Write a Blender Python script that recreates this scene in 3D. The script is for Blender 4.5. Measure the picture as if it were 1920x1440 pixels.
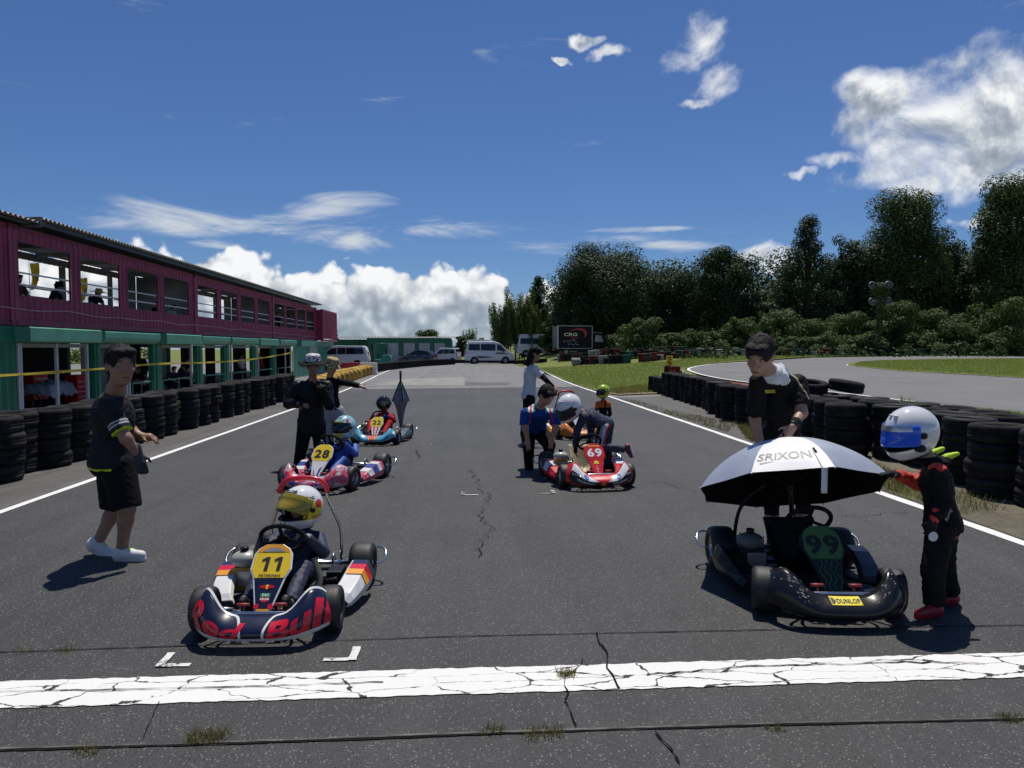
import bpy, bmesh, math, random
import numpy as np
from mathutils import Vector, Matrix
R = math.radians
random.seed(7); np.random.seed(7)
for _o in list(bpy.data.objects): bpy.data.objects.remove(_o)
SC = bpy.context.scene
COL = SC.collection
# ------------------------------------------------------------------ camera
F = 1332.0; CH = 1.65                      # focal length in photo pixels, eye height
YAW = math.atan(88/F); PIT = math.atan(66/F)
cam_d = bpy.data.cameras.new('camera'); cam = bpy.data.objects.new('camera', cam_d); COL.objects.link(cam)
cam.location = (0, 0, CH); cam.rotation_euler = (math.pi/2-PIT, 0, -YAW)
cam_d.sensor_width = 36; cam_d.lens = 36*F/1920; cam_d.clip_end = 6000; cam_d.clip_start = 0.05
SC.camera = cam
SC.render.resolution_x = 1024; SC.render.resolution_y = 768
# ------------------------------------------------------------------ exposure
SC.view_settings.view_transform = 'Standard'; SC.view_settings.look = 'None'
SC.view_settings.exposure = 0.0; SC.view_settings.gamma = 1.0
SC.render.engine = 'CYCLES'
SC.cycles.max_bounces = 6; SC.cycles.transparent_max_bounces = 12; SC.cycles.use_denoising = True
# ------------------------------------------------------------------ sun
SUN = Vector((0.1, 0.34, 0.935)).normalized()
sd = bpy.data.lights.new('sun', 'SUN'); sd.energy = 4.2; sd.angle = R(0.53); sd.color = (1.0, 0.95, 0.87)
so = bpy.data.objects.new('sun', sd); COL.objects.link(so)
so.rotation_euler = SUN.to_track_quat('Z', 'Y').to_euler(); so.location = (10, 30, 60)
# ------------------------------------------------------------------ node helper
class NT:
    def __init__(s, nt): s.nt = nt; s.n = nt.nodes; s.l = nt.links
    def new(s, t, **kw):
        nd = s.n.new(t)
        for k, v in kw.items(): setattr(nd, k, v)
        return nd
    def put(s, sock, v):
        if hasattr(v, 'bl_idname') and 'Socket' in v.bl_idname: s.l.new(v, sock)
        else: sock.default_value = v
    def math(s, op, a, b=0.0, c=0.0, clamp=False):
        nd = s.new('ShaderNodeMath', operation=op); nd.use_clamp = clamp
        s.put(nd.inputs[0], a); s.put(nd.inputs[1], b); s.put(nd.inputs[2], c); return nd.outputs[0]
    def mix(s, f, a, b, blend='MIX'):
        nd = s.new('ShaderNodeMix', data_type='RGBA', blend_type=blend)
        s.put(nd.inputs[0], f); s.put(nd.inputs[6], a); s.put(nd.inputs[7], b); return nd.outputs[2]
    def comb(s, x, y, z):
        nd = s.new('ShaderNodeCombineXYZ'); s.put(nd.inputs[0], x); s.put(nd.inputs[1], y); s.put(nd.inputs[2], z); return nd.outputs[0]
    def sep(s, v):
        nd = s.new('ShaderNodeSeparateXYZ'); s.l.new(v, nd.inputs[0]); return nd.outputs
    def noise(s, v, scale, detail=4, rough=0.55, dist=0.0, dim='3D', out=0):
        nd = s.new('ShaderNodeTexNoise', noise_dimensions=dim); nd.inputs['Scale'].default_value = scale
        nd.inputs['Detail'].default_value = detail; nd.inputs['Roughness'].default_value = rough; nd.inputs['Distortion'].default_value = dist
        if v is not None: s.l.new(v, nd.inputs['Vector'])
        return nd.outputs[out]
    def ramp(s, f, stops, interp='LINEAR'):
        nd = s.new('ShaderNodeValToRGB'); cr = nd.color_ramp; cr.interpolation = interp
        while len(cr.elements) < len(stops): cr.elements.new(0.5)
        for e, (p, c) in zip(cr.elements, stops):
            e.position = p; e.color = c if len(c) == 4 else (*c, 1)
        s.put(nd.inputs[0], f); return nd.outputs[0]
    def step(s, x, a, b):
        nd = s.new('ShaderNodeMapRange', interpolation_type='SMOOTHSTEP')
        s.put(nd.inputs[0], x); s.put(nd.inputs[1], a); s.put(nd.inputs[2], b); return nd.outputs[0]
# ------------------------------------------------------------------ sky with summer clouds
def pix_ang(px, py):
    az = YAW + math.atan((px-960)/F); el = math.atan((720-py)/math.hypot(F, px-960)) - PIT*math.cos(math.atan((px-960)/F))
    return az, el
def build_world():
    w = bpy.data.worlds.new('World'); SC.world = w; w.use_nodes = True
    t = NT(w.node_tree); t.n.clear()
    out = t.new('ShaderNodeOutputWorld')
    sky = t.new('ShaderNodeTexSky', sky_type='NISHITA'); sky.sun_disc = False
    sky.sun_elevation = math.asin(SUN.z); sky.sun_rotation = math.atan2(SUN.x, SUN.y)
    sky.altitude = 300; sky.air_density = 1.0; sky.dust_density = 0.35; sky.ozone_density = 2.5
    tint = t.mix(1.0, sky.outputs[0], (0.50, 0.69, 1.0, 1), 'MULTIPLY')
    b0 = t.new('ShaderNodeBackground'); b0.inputs[1].default_value = SKY_STR; t.l.new(tint, b0.inputs[0])
    tc = t.new('ShaderNodeTexCoord'); d = tc.outputs['Generated']; s = t.sep(d)
    az = t.math('ARCTAN2', s[0], s[1]); el = t.math('ARCSINE', s[2])
    uv = t.comb(az, el, 0.0)
    wcol = t.noise(uv, 14, 4, 0.55, out=1); wsep = t.sep(wcol); waz = t.math('ADD', az, t.math('MULTIPLY', t.math('SUBTRACT', wsep[0], 0.5), 0.085)); wel = t.math('ADD', el, t.math('MULTIPLY', t.math('SUBTRACT', wsep[1], 0.5), 0.06))
    up = t.new('ShaderNodeVectorMath', operation='ADD'); t.l.new(uv, up.inputs[0]); up.inputs[1].default_value = (0.004, 0.013, 0)
    def fbm(v): return t.noise(v, 9.0, 6, 0.58, 0.25)
    n0 = fbm(uv); n1 = fbm(up.outputs[0])
    relief = t.math('MULTIPLY', t.math('SUBTRACT', n0, n1), 4.5)
    # heaped clouds: soft ellipses in azimuth and elevation, broken up by noise
    blobs = [(1810,215,200,125),(1700,270,160,92),(1640,185,85,72),(1590,255,70,50),(1740,150,90,60),(1860,300,150,62),(1700,345,90,28),(1550,305,52,18),(1500,328,28,10),(1920,180,120,90),
             (1318,72,60,48),(1268,112,50,34),(1335,160,46,32),(1300,185,36,12),
             (1095,70,30,13),(1140,96,30,15),(1052,108,18,6),(1440,480,52,34),(1480,500,40,28),(1830,408,42,15),(1890,430,60,20)]
    tot = None; hgt_ = None
    for (px, py, rx, ry) in blobs:
        a, e = pix_ang(px, py); f = math.cos(math.atan((px-960)/F))**2
        dx = t.math('MULTIPLY', t.math('SUBTRACT', waz, a), F/(rx*f)); dy = t.math('MULTIPLY', t.math('SUBTRACT', wel, e), F/(ry*f**.5))
        q = t.math('SUBTRACT', 1.0, t.math('ADD', t.math('MULTIPLY', dx, dx), t.math('MULTIPLY', dy, dy)))
        q = t.math('MAXIMUM', q, -1.2)
        tot = q if tot is None else t.math('SMOOTH_MAX', tot, q, 0.25)
    dens_a = t.math('ADD', t.math('MULTIPLY', tot, 0.95), t.math('MULTIPLY', t.math('SUBTRACT', n0, 0.5), 4.2))
    m_a = t.step(dens_a, -0.15, 1.25)
    # cloud bank over the horizon, all round
    an = t.math('ADD', t.math('DIVIDE', az, 2*math.pi), 0.5)
    prof = [(-180,.11),(-90,.12),(-60,.13)]
    for (px, py) in [(0,480),(170,450),(300,466),(440,478),(560,505),(640,520),(720,484),(790,515),(870,490),(930,520),(985,560),(1045,512),(1120,560),(1300,600),(1430,520),(1700,590),(1920,560)]:
        a, e = pix_ang(px, py); prof.append((math.degrees(a), e))
    prof += [(60,.07),(90,.11),(180,.11)]
    top = t.ramp(an, [((a+180)/360, (e*5,)*3) for a, e in prof], 'B_SPLINE')
    topv = t.math('MULTIPLY', top, 0.2)
    def lump(sc_):
        vo = t.new('ShaderNodeTexVoronoi', feature='SMOOTH_F1', voronoi_dimensions='2D'); vo.inputs['Scale'].default_value = sc_; vo.inputs['Smoothness'].default_value = 0.35
        wv_ = t.new('ShaderNodeVectorMath', operation='MULTIPLY_ADD'); t.l.new(wcol, wv_.inputs[0]); wv_.inputs[1].default_value = (0.05, 0.04, 0); t.l.new(uv, wv_.inputs[2]); t.l.new(wv_.outputs[0], vo.inputs['Vector']); return t.math('SUBTRACT', 0.42, vo.outputs['Distance'])
    l1 = lump(22); l2 = lump(60); lm = t.math('ADD', t.math('MULTIPLY', l1, 0.034), t.math('MULTIPLY', l2, 0.014))
    bump = t.math('ADD', t.math('MULTIPLY', t.math('SUBTRACT', t.noise(uv, 11, 5, 0.56, 0.2), 0.5), 0.075), lm)
    h = t.math('SUBTRACT', t.math('ADD', topv, bump), el)
    m_b = t.step(h, -0.002, 0.009)
    low = t.step(el, 0.012, 0.07)
    m_b = t.math('MULTIPLY', m_b, t.math('ADD', t.math('MULTIPLY', low, 0.45), 0.55))
    # thin streaks above the bank
    sk = t.new('ShaderNodeVectorMath', operation='MULTIPLY'); t.l.new(uv, sk.inputs[0]); sk.inputs[1].default_value = (0.32, 1.5, 1)
    sn = t.noise(sk.outputs[0], 14, 6, 0.62, 0.8)
    st = None
    for (px, py, rx, ry) in [(420,418,230,26),(640,408,130,22),(720,455,100,20),(860,430,170,17),(1050,455,110,18),(660,375,70,16),(1240,465,90,9),(200,412,60,10),(420,458,50,8),(1130,432,120,5)]:
        a, e = pix_ang(px, py)
        dx = t.math('MULTIPLY', t.math('SUBTRACT', az, a), F/rx); dy = t.math('MULTIPLY', t.math('SUBTRACT', el, e), F/ry)
        q = t.math('SUBTRACT', 1.0, t.math('ADD', t.math('MULTIPLY', dx, dx), t.math('MULTIPLY', dy, dy)))
        q = t.math('MAXIMUM', q, -1.5)
        st = q if st is None else t.math('SMOOTH_MAX', st, q, 0.3)
    dens_c = t.math('ADD', t.math('MULTIPLY', st, 0.45), t.math('MULTIPLY', t.math('SUBTRACT', sn, 0.52), 5.0))
    m_c = t.math('MULTIPLY', t.step(dens_c, -0.15, 1.25), 0.85)
    # shading: lit crests, grey bodies
    thick = t.step(dens_a, 0.2, 1.5)
    lit_a = t.math('ADD', t.math('SUBTRACT', 0.98, t.math('MULTIPLY', thick, 0.5)), relief, clamp=True)
    body = t.step(h, 0.006, 0.075)
    lit_b = t.math('ADD', t.math('ADD', t.math('SUBTRACT', 0.94, t.math('MULTIPLY', body, 0.52)), t.math('MULTIPLY', relief, 0.5)), t.math('ADD', t.math('MULTIPLY', l1, 0.75), t.math('MULTIPLY', l2, 0.5)), clamp=True)
    cr = [(0.0, (0.20,0.245,0.31)), (0.45, (0.40,0.45,0.52)), (0.8, (0.74,0.77,0.80)), (1.0, (0.93,0.94,0.95))]
    def layer(prev, m, lit):
        bg = t.new('ShaderNodeBackground'); t.l.new(t.ramp(lit, cr), bg.inputs[0]); bg.inputs[1].default_value = 1.0
        mx = t.new('ShaderNodeMixShader'); t.l.new(m, mx.inputs[0]); t.l.new(prev, mx.inputs[1]); t.l.new(bg.outputs[0], mx.inputs[2]); return mx.outputs[0]
    o = b0.outputs[0]
    o = layer(o, m_c, t.math('ADD', 0.72, 0.0)); o = layer(o, m_b, lit_b); o = layer(o, m_a, lit_a)
    t.l.new(o, out.inputs[0])
SKY_STR = 0.075
build_world()
SC.world.cycles.sampling_method = 'MANUAL'; SC.world.cycles.sample_map_resolution = 512
# ------------------------------------------------------------------ photo pixel -> place
_fw = np.array([math.sin(YAW)*math.cos(PIT), math.cos(YAW)*math.cos(PIT), -math.sin(PIT)])
_rt = np.array([math.cos(YAW), -math.sin(YAW), 0]); _up = np.cross(_rt, _fw)
def ray(px, py): return _fw + _rt*(px-960)/F - _up*(py-720)/F
def sm(x, a, b):
    t = min(1, max(0, (x-a)/(b-a))); return t*t*(3-2*t)
def hgt(x, y):
    h = 0.03*max(0, min(y, 110)-27)*sm(x, 5.2, 13)
    h -= 0.35*(1-sm(x, -9.6, -6.4))*(1-sm(y, 62, 72))
    return h
def G(px, py):                               # where the pixel's ray meets the ground
    r = ray(px, py); lo = 0.5; t = 0.5
    while t < 400:
        t += 0.02*t
        p = r*t
        if CH+p[2] < hgt(p[0], p[1]): break
        lo = t
    hi = t
    for _ in range(24):
        m = (lo+hi)/2; p = r*m
        if CH+p[2] < hgt(p[0], p[1]): hi = m
        else: lo = m
    return (r[0]*lo, r[1]*lo)
def AY(px, py, Y):                           # the pixel's ray at distance Y down the track
    r = ray(px, py); t = Y/r[1]; return Vector((r[0]*t, Y, CH+r[2]*t))
# ------------------------------------------------------------------ object helpers
def link(o, parent=None):
    COL.objects.link(o)
    if parent is not None: o.parent = parent
    return o
def tag(o, label=None, cat=None, group=None, kind=None):
    if label: o['label'] = label
    if cat: o['category'] = cat
    if group: o['group'] = group
    if kind: o['kind'] = kind
    return o
def empty(name, loc=(0,0,0), rz=0.0, label=None, cat=None, group=None, sc=1.0):
    o = bpy.data.objects.new(name, None); o.empty_display_size = 0.1; COL.objects.link(o)
    o.location = loc; o.rotation_euler = (0, 0, rz); o.scale = (sc, sc, sc); return tag(o, label, cat, group)
def np_mesh(name, v, f, mats=(), mi=None, smooth=False):
    v = np.asarray(v, dtype=np.float32); f = np.asarray(f, dtype=np.int32)
    me = bpy.data.meshes.new(name); n, k = f.shape
    me.vertices.add(len(v)); me.vertices.foreach_set('co', v.ravel())
    me.loops.add(n*k); me.loops.foreach_set('vertex_index', f.ravel())
    me.polygons.add(n); me.polygons.foreach_set('loop_start', np.arange(0, n*k, k, dtype=np.int32))
    me.polygons.foreach_set('loop_total', np.full(n, k, dtype=np.int32))
    for m in mats: me.materials.append(m)
    if mi is not None: me.polygons.foreach_set('material_index', np.asarray(mi, dtype=np.int32))
    if smooth: me.polygons.foreach_set('use_smooth', np.ones(n, dtype=bool))
    me.update(calc_edges=True); me.validate(); return me
def obj(name, me, parent=None, mats=None):
    o = bpy.data.objects.new(name, me)
    return link(o, parent)
def V(*a): return Vector(a)
def basis(d, upv=None):
    d = Vector(d).normalized(); u = Vector(upv) if upv is not None else (V(0,0,1) if abs(d.z) < 0.95 else V(0,1,0))
    x = d.cross(u).normalized(); return x, x.cross(d).normalized(), d    # side, up, dir
class MB:
    """collects shapes, then becomes ONE mesh object"""
    def __init__(s): s.v = []; s.f = []; s.m = []; s.sm = []; s.mats = []; s.cur = 0; s.xf = None
    def mat(s, m):
        if m not in s.mats: s.mats.append(m)
        s.cur = s.mats.index(m); return s
    def add(s, vs, fs, smooth=False):
        b = len(s.v)
        if s.xf is not None: vs = [s.xf @ Vector(p) for p in vs]
        s.v += [tuple(p) for p in vs]
        for f in fs: s.f.append([i+b for i in f]); s.m.append(s.cur); s.sm.append(smooth)
        return s
    def box(s, c, d, rot=None, taper=1.0):
        x, y, z = d[0]/2, d[1]/2, d[2]/2; c = Vector(c); t = taper
        p = [V(-x,-y,-z),V(x,-y,-z),V(x,y,-z),V(-x,y,-z),V(-x*t,-y*t,z),V(x*t,-y*t,z),V(x*t,y*t,z),V(-x*t,y*t,z)]
        if rot is not None: p = [rot @ q for q in p]
        return s.add([q+c for q in p], [(3,2,1,0),(4,5,6,7),(0,1,5,4),(1,2,6,5),(2,3,7,6),(3,0,4,7)])
    def bar(s, a, b, w, h, upv=None):
        a = Vector(a); b = Vector(b); x, u, d = basis(b-a, upv); L = (b-a).length
        return s.box((a+b)/2, (w, L, h), Matrix((x, d, u)).transposed())
    def tube(s, pts, r, n=8, close=False, caps=True):
        pts = [Vector(p) for p in pts]; k = len(pts); rr = r if isinstance(r, (list, tuple)) else [r]*k
        vs = []; prev = None
        for i, p in enumerate(pts):
            if close: d = pts[(i+1) % k]-pts[i-1]
            else: d = pts[min(i+1, k-1)]-pts[max(i-1, 0)]
            x, u, d = basis(d, prev); prev = u
            for j in range(n):
                a = 2*math.pi*j/n; vs.append(p+(x*math.cos(a)+u*math.sin(a))*rr[i])
        fs = []
        for i in range(k if close else k-1):
            for j in range(n):
                a = i*n+j; b = i*n+(j+1) % n; c = ((i+1) % k)*n+(j+1) % n; e = ((i+1) % k)*n+j; fs.append((a, b, c, e))
        s.add(vs, fs, True)
        if caps and not close:
            b = len(s.v)-len(vs)
            s.f.append([b+j for j in range(n)][::-1]); s.m.append(s.cur); s.sm.append(False)
            s.f.append([b+(k-1)*n+j for j in range(n)]); s.m.append(s.cur); s.sm.append(False)
        return s
    def lathe(s, prof, c=(0,0,0), axis=(0,0,1), n=24, smooth=True, close=False):
        """prof: list of (radius, height along the axis)"""
        c = Vector(c); x, u, d = basis(axis); k = len(prof); vs = []
        for (r, h) in prof:
            for j in range(n):
                a = 2*math.pi*j/n; vs.append(c+d*h+(x*math.cos(a)+u*math.sin(a))*r)
        fs = []
        for i in range(k if close else k-1):
            i2 = (i+1) % k
            for j in range(n): fs.append((i*n+j, i*n+(j+1) % n, i2*n+(j+1) % n, i2*n+j))
        if not close:
            if prof[0][0] > 1e-5: fs.append(tuple(range(n))[::-1])
            if prof[-1][0] > 1e-5: fs.append(tuple((k-1)*n+j for j in range(n)))
        return s.add(vs, fs, smooth)
    def ball(s, c, r, n=16, m=10, rot=None):
        c = Vector(c); r = (r, r, r) if not isinstance(r, (tuple, list, Vector)) else r; vs = []
        for i in range(m+1):
            p = math.pi*i/m
            for j in range(n):
                a = 2*math.pi*j/n; q = V(r[0]*math.sin(p)*math.cos(a), r[1]*math.sin(p)*math.sin(a), r[2]*math.cos(p))
                vs.append((rot @ q if rot is not None else q)+c)
        fs = [(i*n+j, (i+1)*n+j, (i+1)*n+(j+1) % n, i*n+(j+1) % n) for i in range(m) for j in range(n)]
        return s.add(vs, fs, True)
    def prism(s, poly, fn, th=0.0, nrm=None):
        """poly: 2D outline; fn maps (a,b)->3D; extruded by th along nrm"""
        p = [Vector(fn(a, b)) for a, b in poly]; n = len(p)
        if not th: return s.add(p, [tuple(range(n))])
        q = [a+Vector(nrm)*th for a in p]
        return s.add(p+q, [tuple(range(n))[::-1], tuple(range(n, 2*n))]+[(i, (i+1) % n, n+(i+1) % n, n+i) for i in range(n)])
    def grid(s, fn, nu, nv, smooth=True, skip=None):
        vs = [fn(i/nu, j/nv) for j in range(nv+1) for i in range(nu+1)]
        fs = [(j*(nu+1)+i, j*(nu+1)+i+1, (j+1)*(nu+1)+i+1, (j+1)*(nu+1)+i) for j in range(nv) for i in range(nu) if skip is None or not skip((i+.5)/nu, (j+.5)/nv)]
        return s.add(vs, fs, smooth)
    def mesh(s, name):
        me = bpy.data.meshes.new(name); me.from_pydata(s.v, [], s.f)
        for m in s.mats: me.materials.append(m)
        me.polygons.foreach_set('material_index', s.m); me.polygons.foreach_set('use_smooth', s.sm); me.update(); return me
    def build(s, name, parent=None, bevel=0.0, seg=2, solid=0.0, sub=0):
        o = obj(name, s.mesh(name), parent)
        if solid: md = o.modifiers.new('thickness', 'SOLIDIFY'); md.thickness = solid; md.offset = -1
        if bevel: md = o.modifiers.new('edge', 'BEVEL'); md.width = bevel; md.segments = seg; md.limit_method = 'ANGLE'; md.angle_limit = R(35)
        if sub: md = o.modifiers.new('smooth', 'SUBSURF'); md.levels = sub; md.render_levels = sub
        return o
def copy_tree(o, parent=None):
    c = o.copy(); COL.objects.link(c); c.parent = parent
    for ch in list(o.children): copy_tree(ch, c)
    return c
# ------------------------------------------------------------------ materials
_M = {}
def mat(name, col, rough=0.6, metal=0.0, var=0.12, scale=9.0, bump=0.0, bscale=60.0, spec=0.5, coat=0.0, trans=0.0, sheen=0.0):
    if name in _M: return _M[name]
    if rough >= 0.7: spec = min(spec, 0.12)
    m = bpy.data.materials.new(name); m.use_nodes = True; t = NT(m.node_tree); b = t.n['Principled BSDF']
    c = (*col, 1) if len(col) == 3 else col
    tc = t.new('ShaderNodeTexCoord').outputs['Object']
    if var:
        n = t.noise(tc, scale, 6, 0.6); k = t.ramp(n, [(0.28, (1-var*1.6,)*3), (0.72, (1+var,)*3)])
        t.l.new(t.mix(1.0, c, k, 'MULTIPLY'), b.inputs['Base Color'])
        rr = t.math('ADD', rough-0.06, t.math('MULTIPLY', n, 0.12)); t.l.new(rr, b.inputs['Roughness'])
    else: b.inputs['Base Color'].default_value = c; b.inputs['Roughness'].default_value = rough
    b.inputs['Metallic'].default_value = metal; b.inputs['Specular IOR Level'].default_value = spec
    if coat: b.inputs['Coat Weight'].default_value = coat; b.inputs['Coat Roughness'].default_value = 0.08
    if sheen: b.inputs['Sheen Weight'].default_value = sheen
    if bump:
        bp = t.new('ShaderNodeBump'); bp.inputs['Strength'].default_value = bump; bp.inputs['Distance'].default_value = 0.01
        t.l.new(t.noise(tc, bscale, 5, 0.6), bp.inputs['Height']); t.l.new(bp.outputs[0], b.inputs['Normal'])
    _M[name] = m; return m
def glass(name='window_glass', col=(0.02,0.025,0.03), rough=0.05, alpha=0.75):
    if name in _M: return _M[name]
    m = bpy.data.materials.new(name); m.use_nodes = True; b = m.node_tree.nodes['Principled BSDF']
    b.inputs['Base Color'].default_value = (*col, 1); b.inputs['Roughness'].default_value = rough; b.inputs['Alpha'].default_value = alpha
    b.inputs['Specular IOR Level'].default_value = 0.6
    _M[name] = m; return m
# ------------------------------------------------------------------ ground
def asphalt(name, col, spk=0.22, blot=0.25, tint=(1,1,1)):
    m = bpy.data.materials.new(name); m.use_nodes = True; t = NT(m.node_tree); b = t.n['Principled BSDF']
    p = t.new('ShaderNodeTexCoord').outputs['Object']
    big = t.noise(p, 0.35, 5, 0.6); mid = t.noise(p, 2.3, 6, 0.65)
    st = t.new('ShaderNodeVectorMath', operation='MULTIPLY'); t.l.new(p, st.inputs[0]); st.inputs[1].default_value = (3.0, 0.12, 1)
    streak = t.noise(st.outputs[0], 1.0, 5, 0.6)
    base = t.ramp(t.math('ADD', t.math('MULTIPLY', big, 0.42), t.math('ADD', t.math('MULTIPLY', mid, 0.22), t.math('MULTIPLY', streak, 0.36))), [(0.40, tuple(c*(1-blot) for c in col)), (0.60, tuple(c*(1+blot) for c in col))])
    vo = t.new('ShaderNodeTexVoronoi'); vo.inputs['Scale'].default_value = 85; t.l.new(p, vo.inputs['Vector'])
    cs = t.sep(vo.outputs['Color'])
    agg = t.math('MULTIPLY', t.step(cs[0], 0.70, 1.0), t.math('SUBTRACT', 1.0, t.step(vo.outputs['Distance'], 0.25, 0.45)))
    vo2 = t.new('ShaderNodeTexVoronoi'); vo2.inputs['Scale'].default_value = 190; t.l.new(p, vo2.inputs['Vector'])
    c2 = t.sep(vo2.outputs['Color'])
    pit = t.step(c2[0], 0.0, 0.5)
    c = t.mix(1.0, base, t.ramp(pit, [(0, (0.42,)*3), (1, (1.2,)*3)]), 'MULTIPLY')
    c = t.mix(t.math('MULTIPLY', agg, spk*2.4, clamp=True), c, (0.30*tint[0], 0.295*tint[1], 0.28*tint[2], 1))
    t.l.new(c, b.inputs['Base Color'])
    b.inputs['Roughness'].default_value = 0.68; b.inputs['Specular IOR Level'].default_value = 0.5
    bp = t.new('ShaderNodeBump'); bp.inputs['Strength'].default_value = 0.55; bp.inputs['Distance'].default_value = 0.004
    t.l.new(t.math('ADD', vo2.outputs['Distance'], t.math('MULTIPLY', vo.outputs['Distance'], 0.7)), bp.inputs['Height']); t.l.new(bp.outputs[0], b.inputs['Normal'])
    return m
def soil(name, c0, c1, c2):
    m = bpy.data.materials.new(name); m.use_nodes = True; t = NT(m.node_tree); b = t.n['Principled BSDF']
    p = t.new('ShaderNodeTexCoord').outputs['Object']
    n = t.math('ADD', t.math('MULTIPLY', t.noise(p, 0.5, 5, 0.6), 0.5), t.math('MULTIPLY', t.noise(p, 6, 6, 0.7), 0.5))
    t.l.new(t.ramp(n, [(0.33, c0), (0.5, c1), (0.68, c2)]), b.inputs['Base Color']); b.inputs['Roughness'].default_value = 0.95
    b.inputs['Specular IOR Level'].default_value = 0.1
    bp = t.new('ShaderNodeBump'); bp.inputs['Strength'].default_value = 0.8; bp.inputs['Distance'].default_value = 0.03
    t.l.new(t.noise(p, 30, 6, 0.7), bp.inputs['Height']); t.l.new(bp.outputs[0], b.inputs['Normal']); return m
A_DARK = asphalt('track_asphalt', (0.036,0.0355,0.0350), 0.27, 0.30)
A_OLD = asphalt('old_asphalt', (0.155,0.153,0.149), 0.15, 0.20)
A_APR = asphalt('dusty_asphalt', (0.080,0.075,0.068), 0.15, 0.38)
A_BACK = asphalt('worn_track_asphalt', (0.135,0.133,0.130), 0.12, 0.16)
CONC = mat('concrete', (0.29,0.283,0.262), 0.9, var=0.18, scale=1.5, bump=0.2)
S_DIRT = soil('bare_earth', (0.10,0.085,0.06), (0.17,0.15,0.11), (0.24,0.21,0.16))
S_TURF = soil('turf_soil', (0.10,0.12,0.03), (0.16,0.185,0.055), (0.25,0.25,0.10))
S_DRY = soil('dry_turf', (0.17,0.14,0.075), (0.26,0.22,0.13), (0.18,0.19,0.08))
def drape(name, poly, cell, off, m, parent=None, kind='structure'):
    bm = bmesh.new(); bm.faces.new([bm.verts.new((x, y, 0)) for x, y in poly]); bmesh.ops.triangulate(bm, faces=bm.faces[:])
    xs = [p[0] for p in poly]; ys = [p[1] for p in poly]
    for ax, lo, hi in ((0, min(xs), max(xs)), (1, min(ys), max(ys))):
        k = math.floor(lo/cell)+1
        while k*cell < hi:
            co = [0,0,0]; no = [0,0,0]; co[ax] = k*cell; no[ax] = 1
            bmesh.ops.bisect_plane(bm, geom=bm.verts[:]+bm.edges[:]+bm.faces[:], plane_co=co, plane_no=no); k += 1
    for v in bm.verts: v.co.z = hgt(v.co.x, v.co.y)+off
    bmesh.ops.recalc_face_normals(bm, faces=bm.faces[:])
    if bm.faces and sum(f.normal.z for f in bm.faces) < 0: bmesh.ops.reverse_faces(bm, faces=bm.faces[:])
    me = bpy.data.meshes.new(name); bm.to_mesh(me); bm.free(); me.materials.append(m)
    for p in me.polygons: p.use_smooth = True
    o = obj(name, me, parent)
    if kind: o['kind'] = kind
    return o
def resample(pts, step):
    out = [pts[0]]
    for a, b in zip(pts[:-1], pts[1:]):
        L = math.dist(a, b); n = max(1, int(L/step))
        out += [tuple(a[k]+(b[k]-a[k])*(i+1)/n for k in range(len(a))) for i in range(n)]
    return out
def catmull(pts, n=6):
    P = [pts[0]]+list(pts)+[pts[-1]]; out = []
    for i in range(1, len(P)-2):
        for k in range(n):
            t = k/n; out.append(tuple(0.5*((2*P[i][c])+(-P[i-1][c]+P[i+1][c])*t+(2*P[i-1][c]-5*P[i][c]+4*P[i+1][c]-P[i+2][c])*t*t+(-P[i-1][c]+3*P[i][c]-3*P[i+1][c]+P[i+2][c])*t**3) for c in range(len(P[0]))))
    out.append(tuple(pts[-1])); return out
def strip(name, pts, w, off, m, step=1.0, jit=0.0, parent=None, kind='structure'):
    pts = resample(pts, step); vs = []; n = len(pts)
    for i, p in enumerate(pts):
        a = pts[max(i-1, 0)]; b = pts[min(i+1, n-1)]; d = V(b[0]-a[0], b[1]-a[1]).normalized(); s = V(-d.y, d.x)
        ww = (w(i/(n-1)) if callable(w) else w)/2
        for k in (-1, 1):
            j = random.uniform(-jit, jit); x = p[0]+s.x*k*(ww+j); y = p[1]+s.y*k*(ww+j); vs.append((x, y, hgt(x, y)+off))
    fs = [(2*i+1, 2*i, 2*i+2, 2*i+3) for i in range(n-1)]
    me = bpy.data.meshes.new(name); me.from_pydata(vs, [], fs); me.materials.append(m); me.update()
    o = obj(name, me, parent)
    if kind: o['kind'] = kind
    return o
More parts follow.
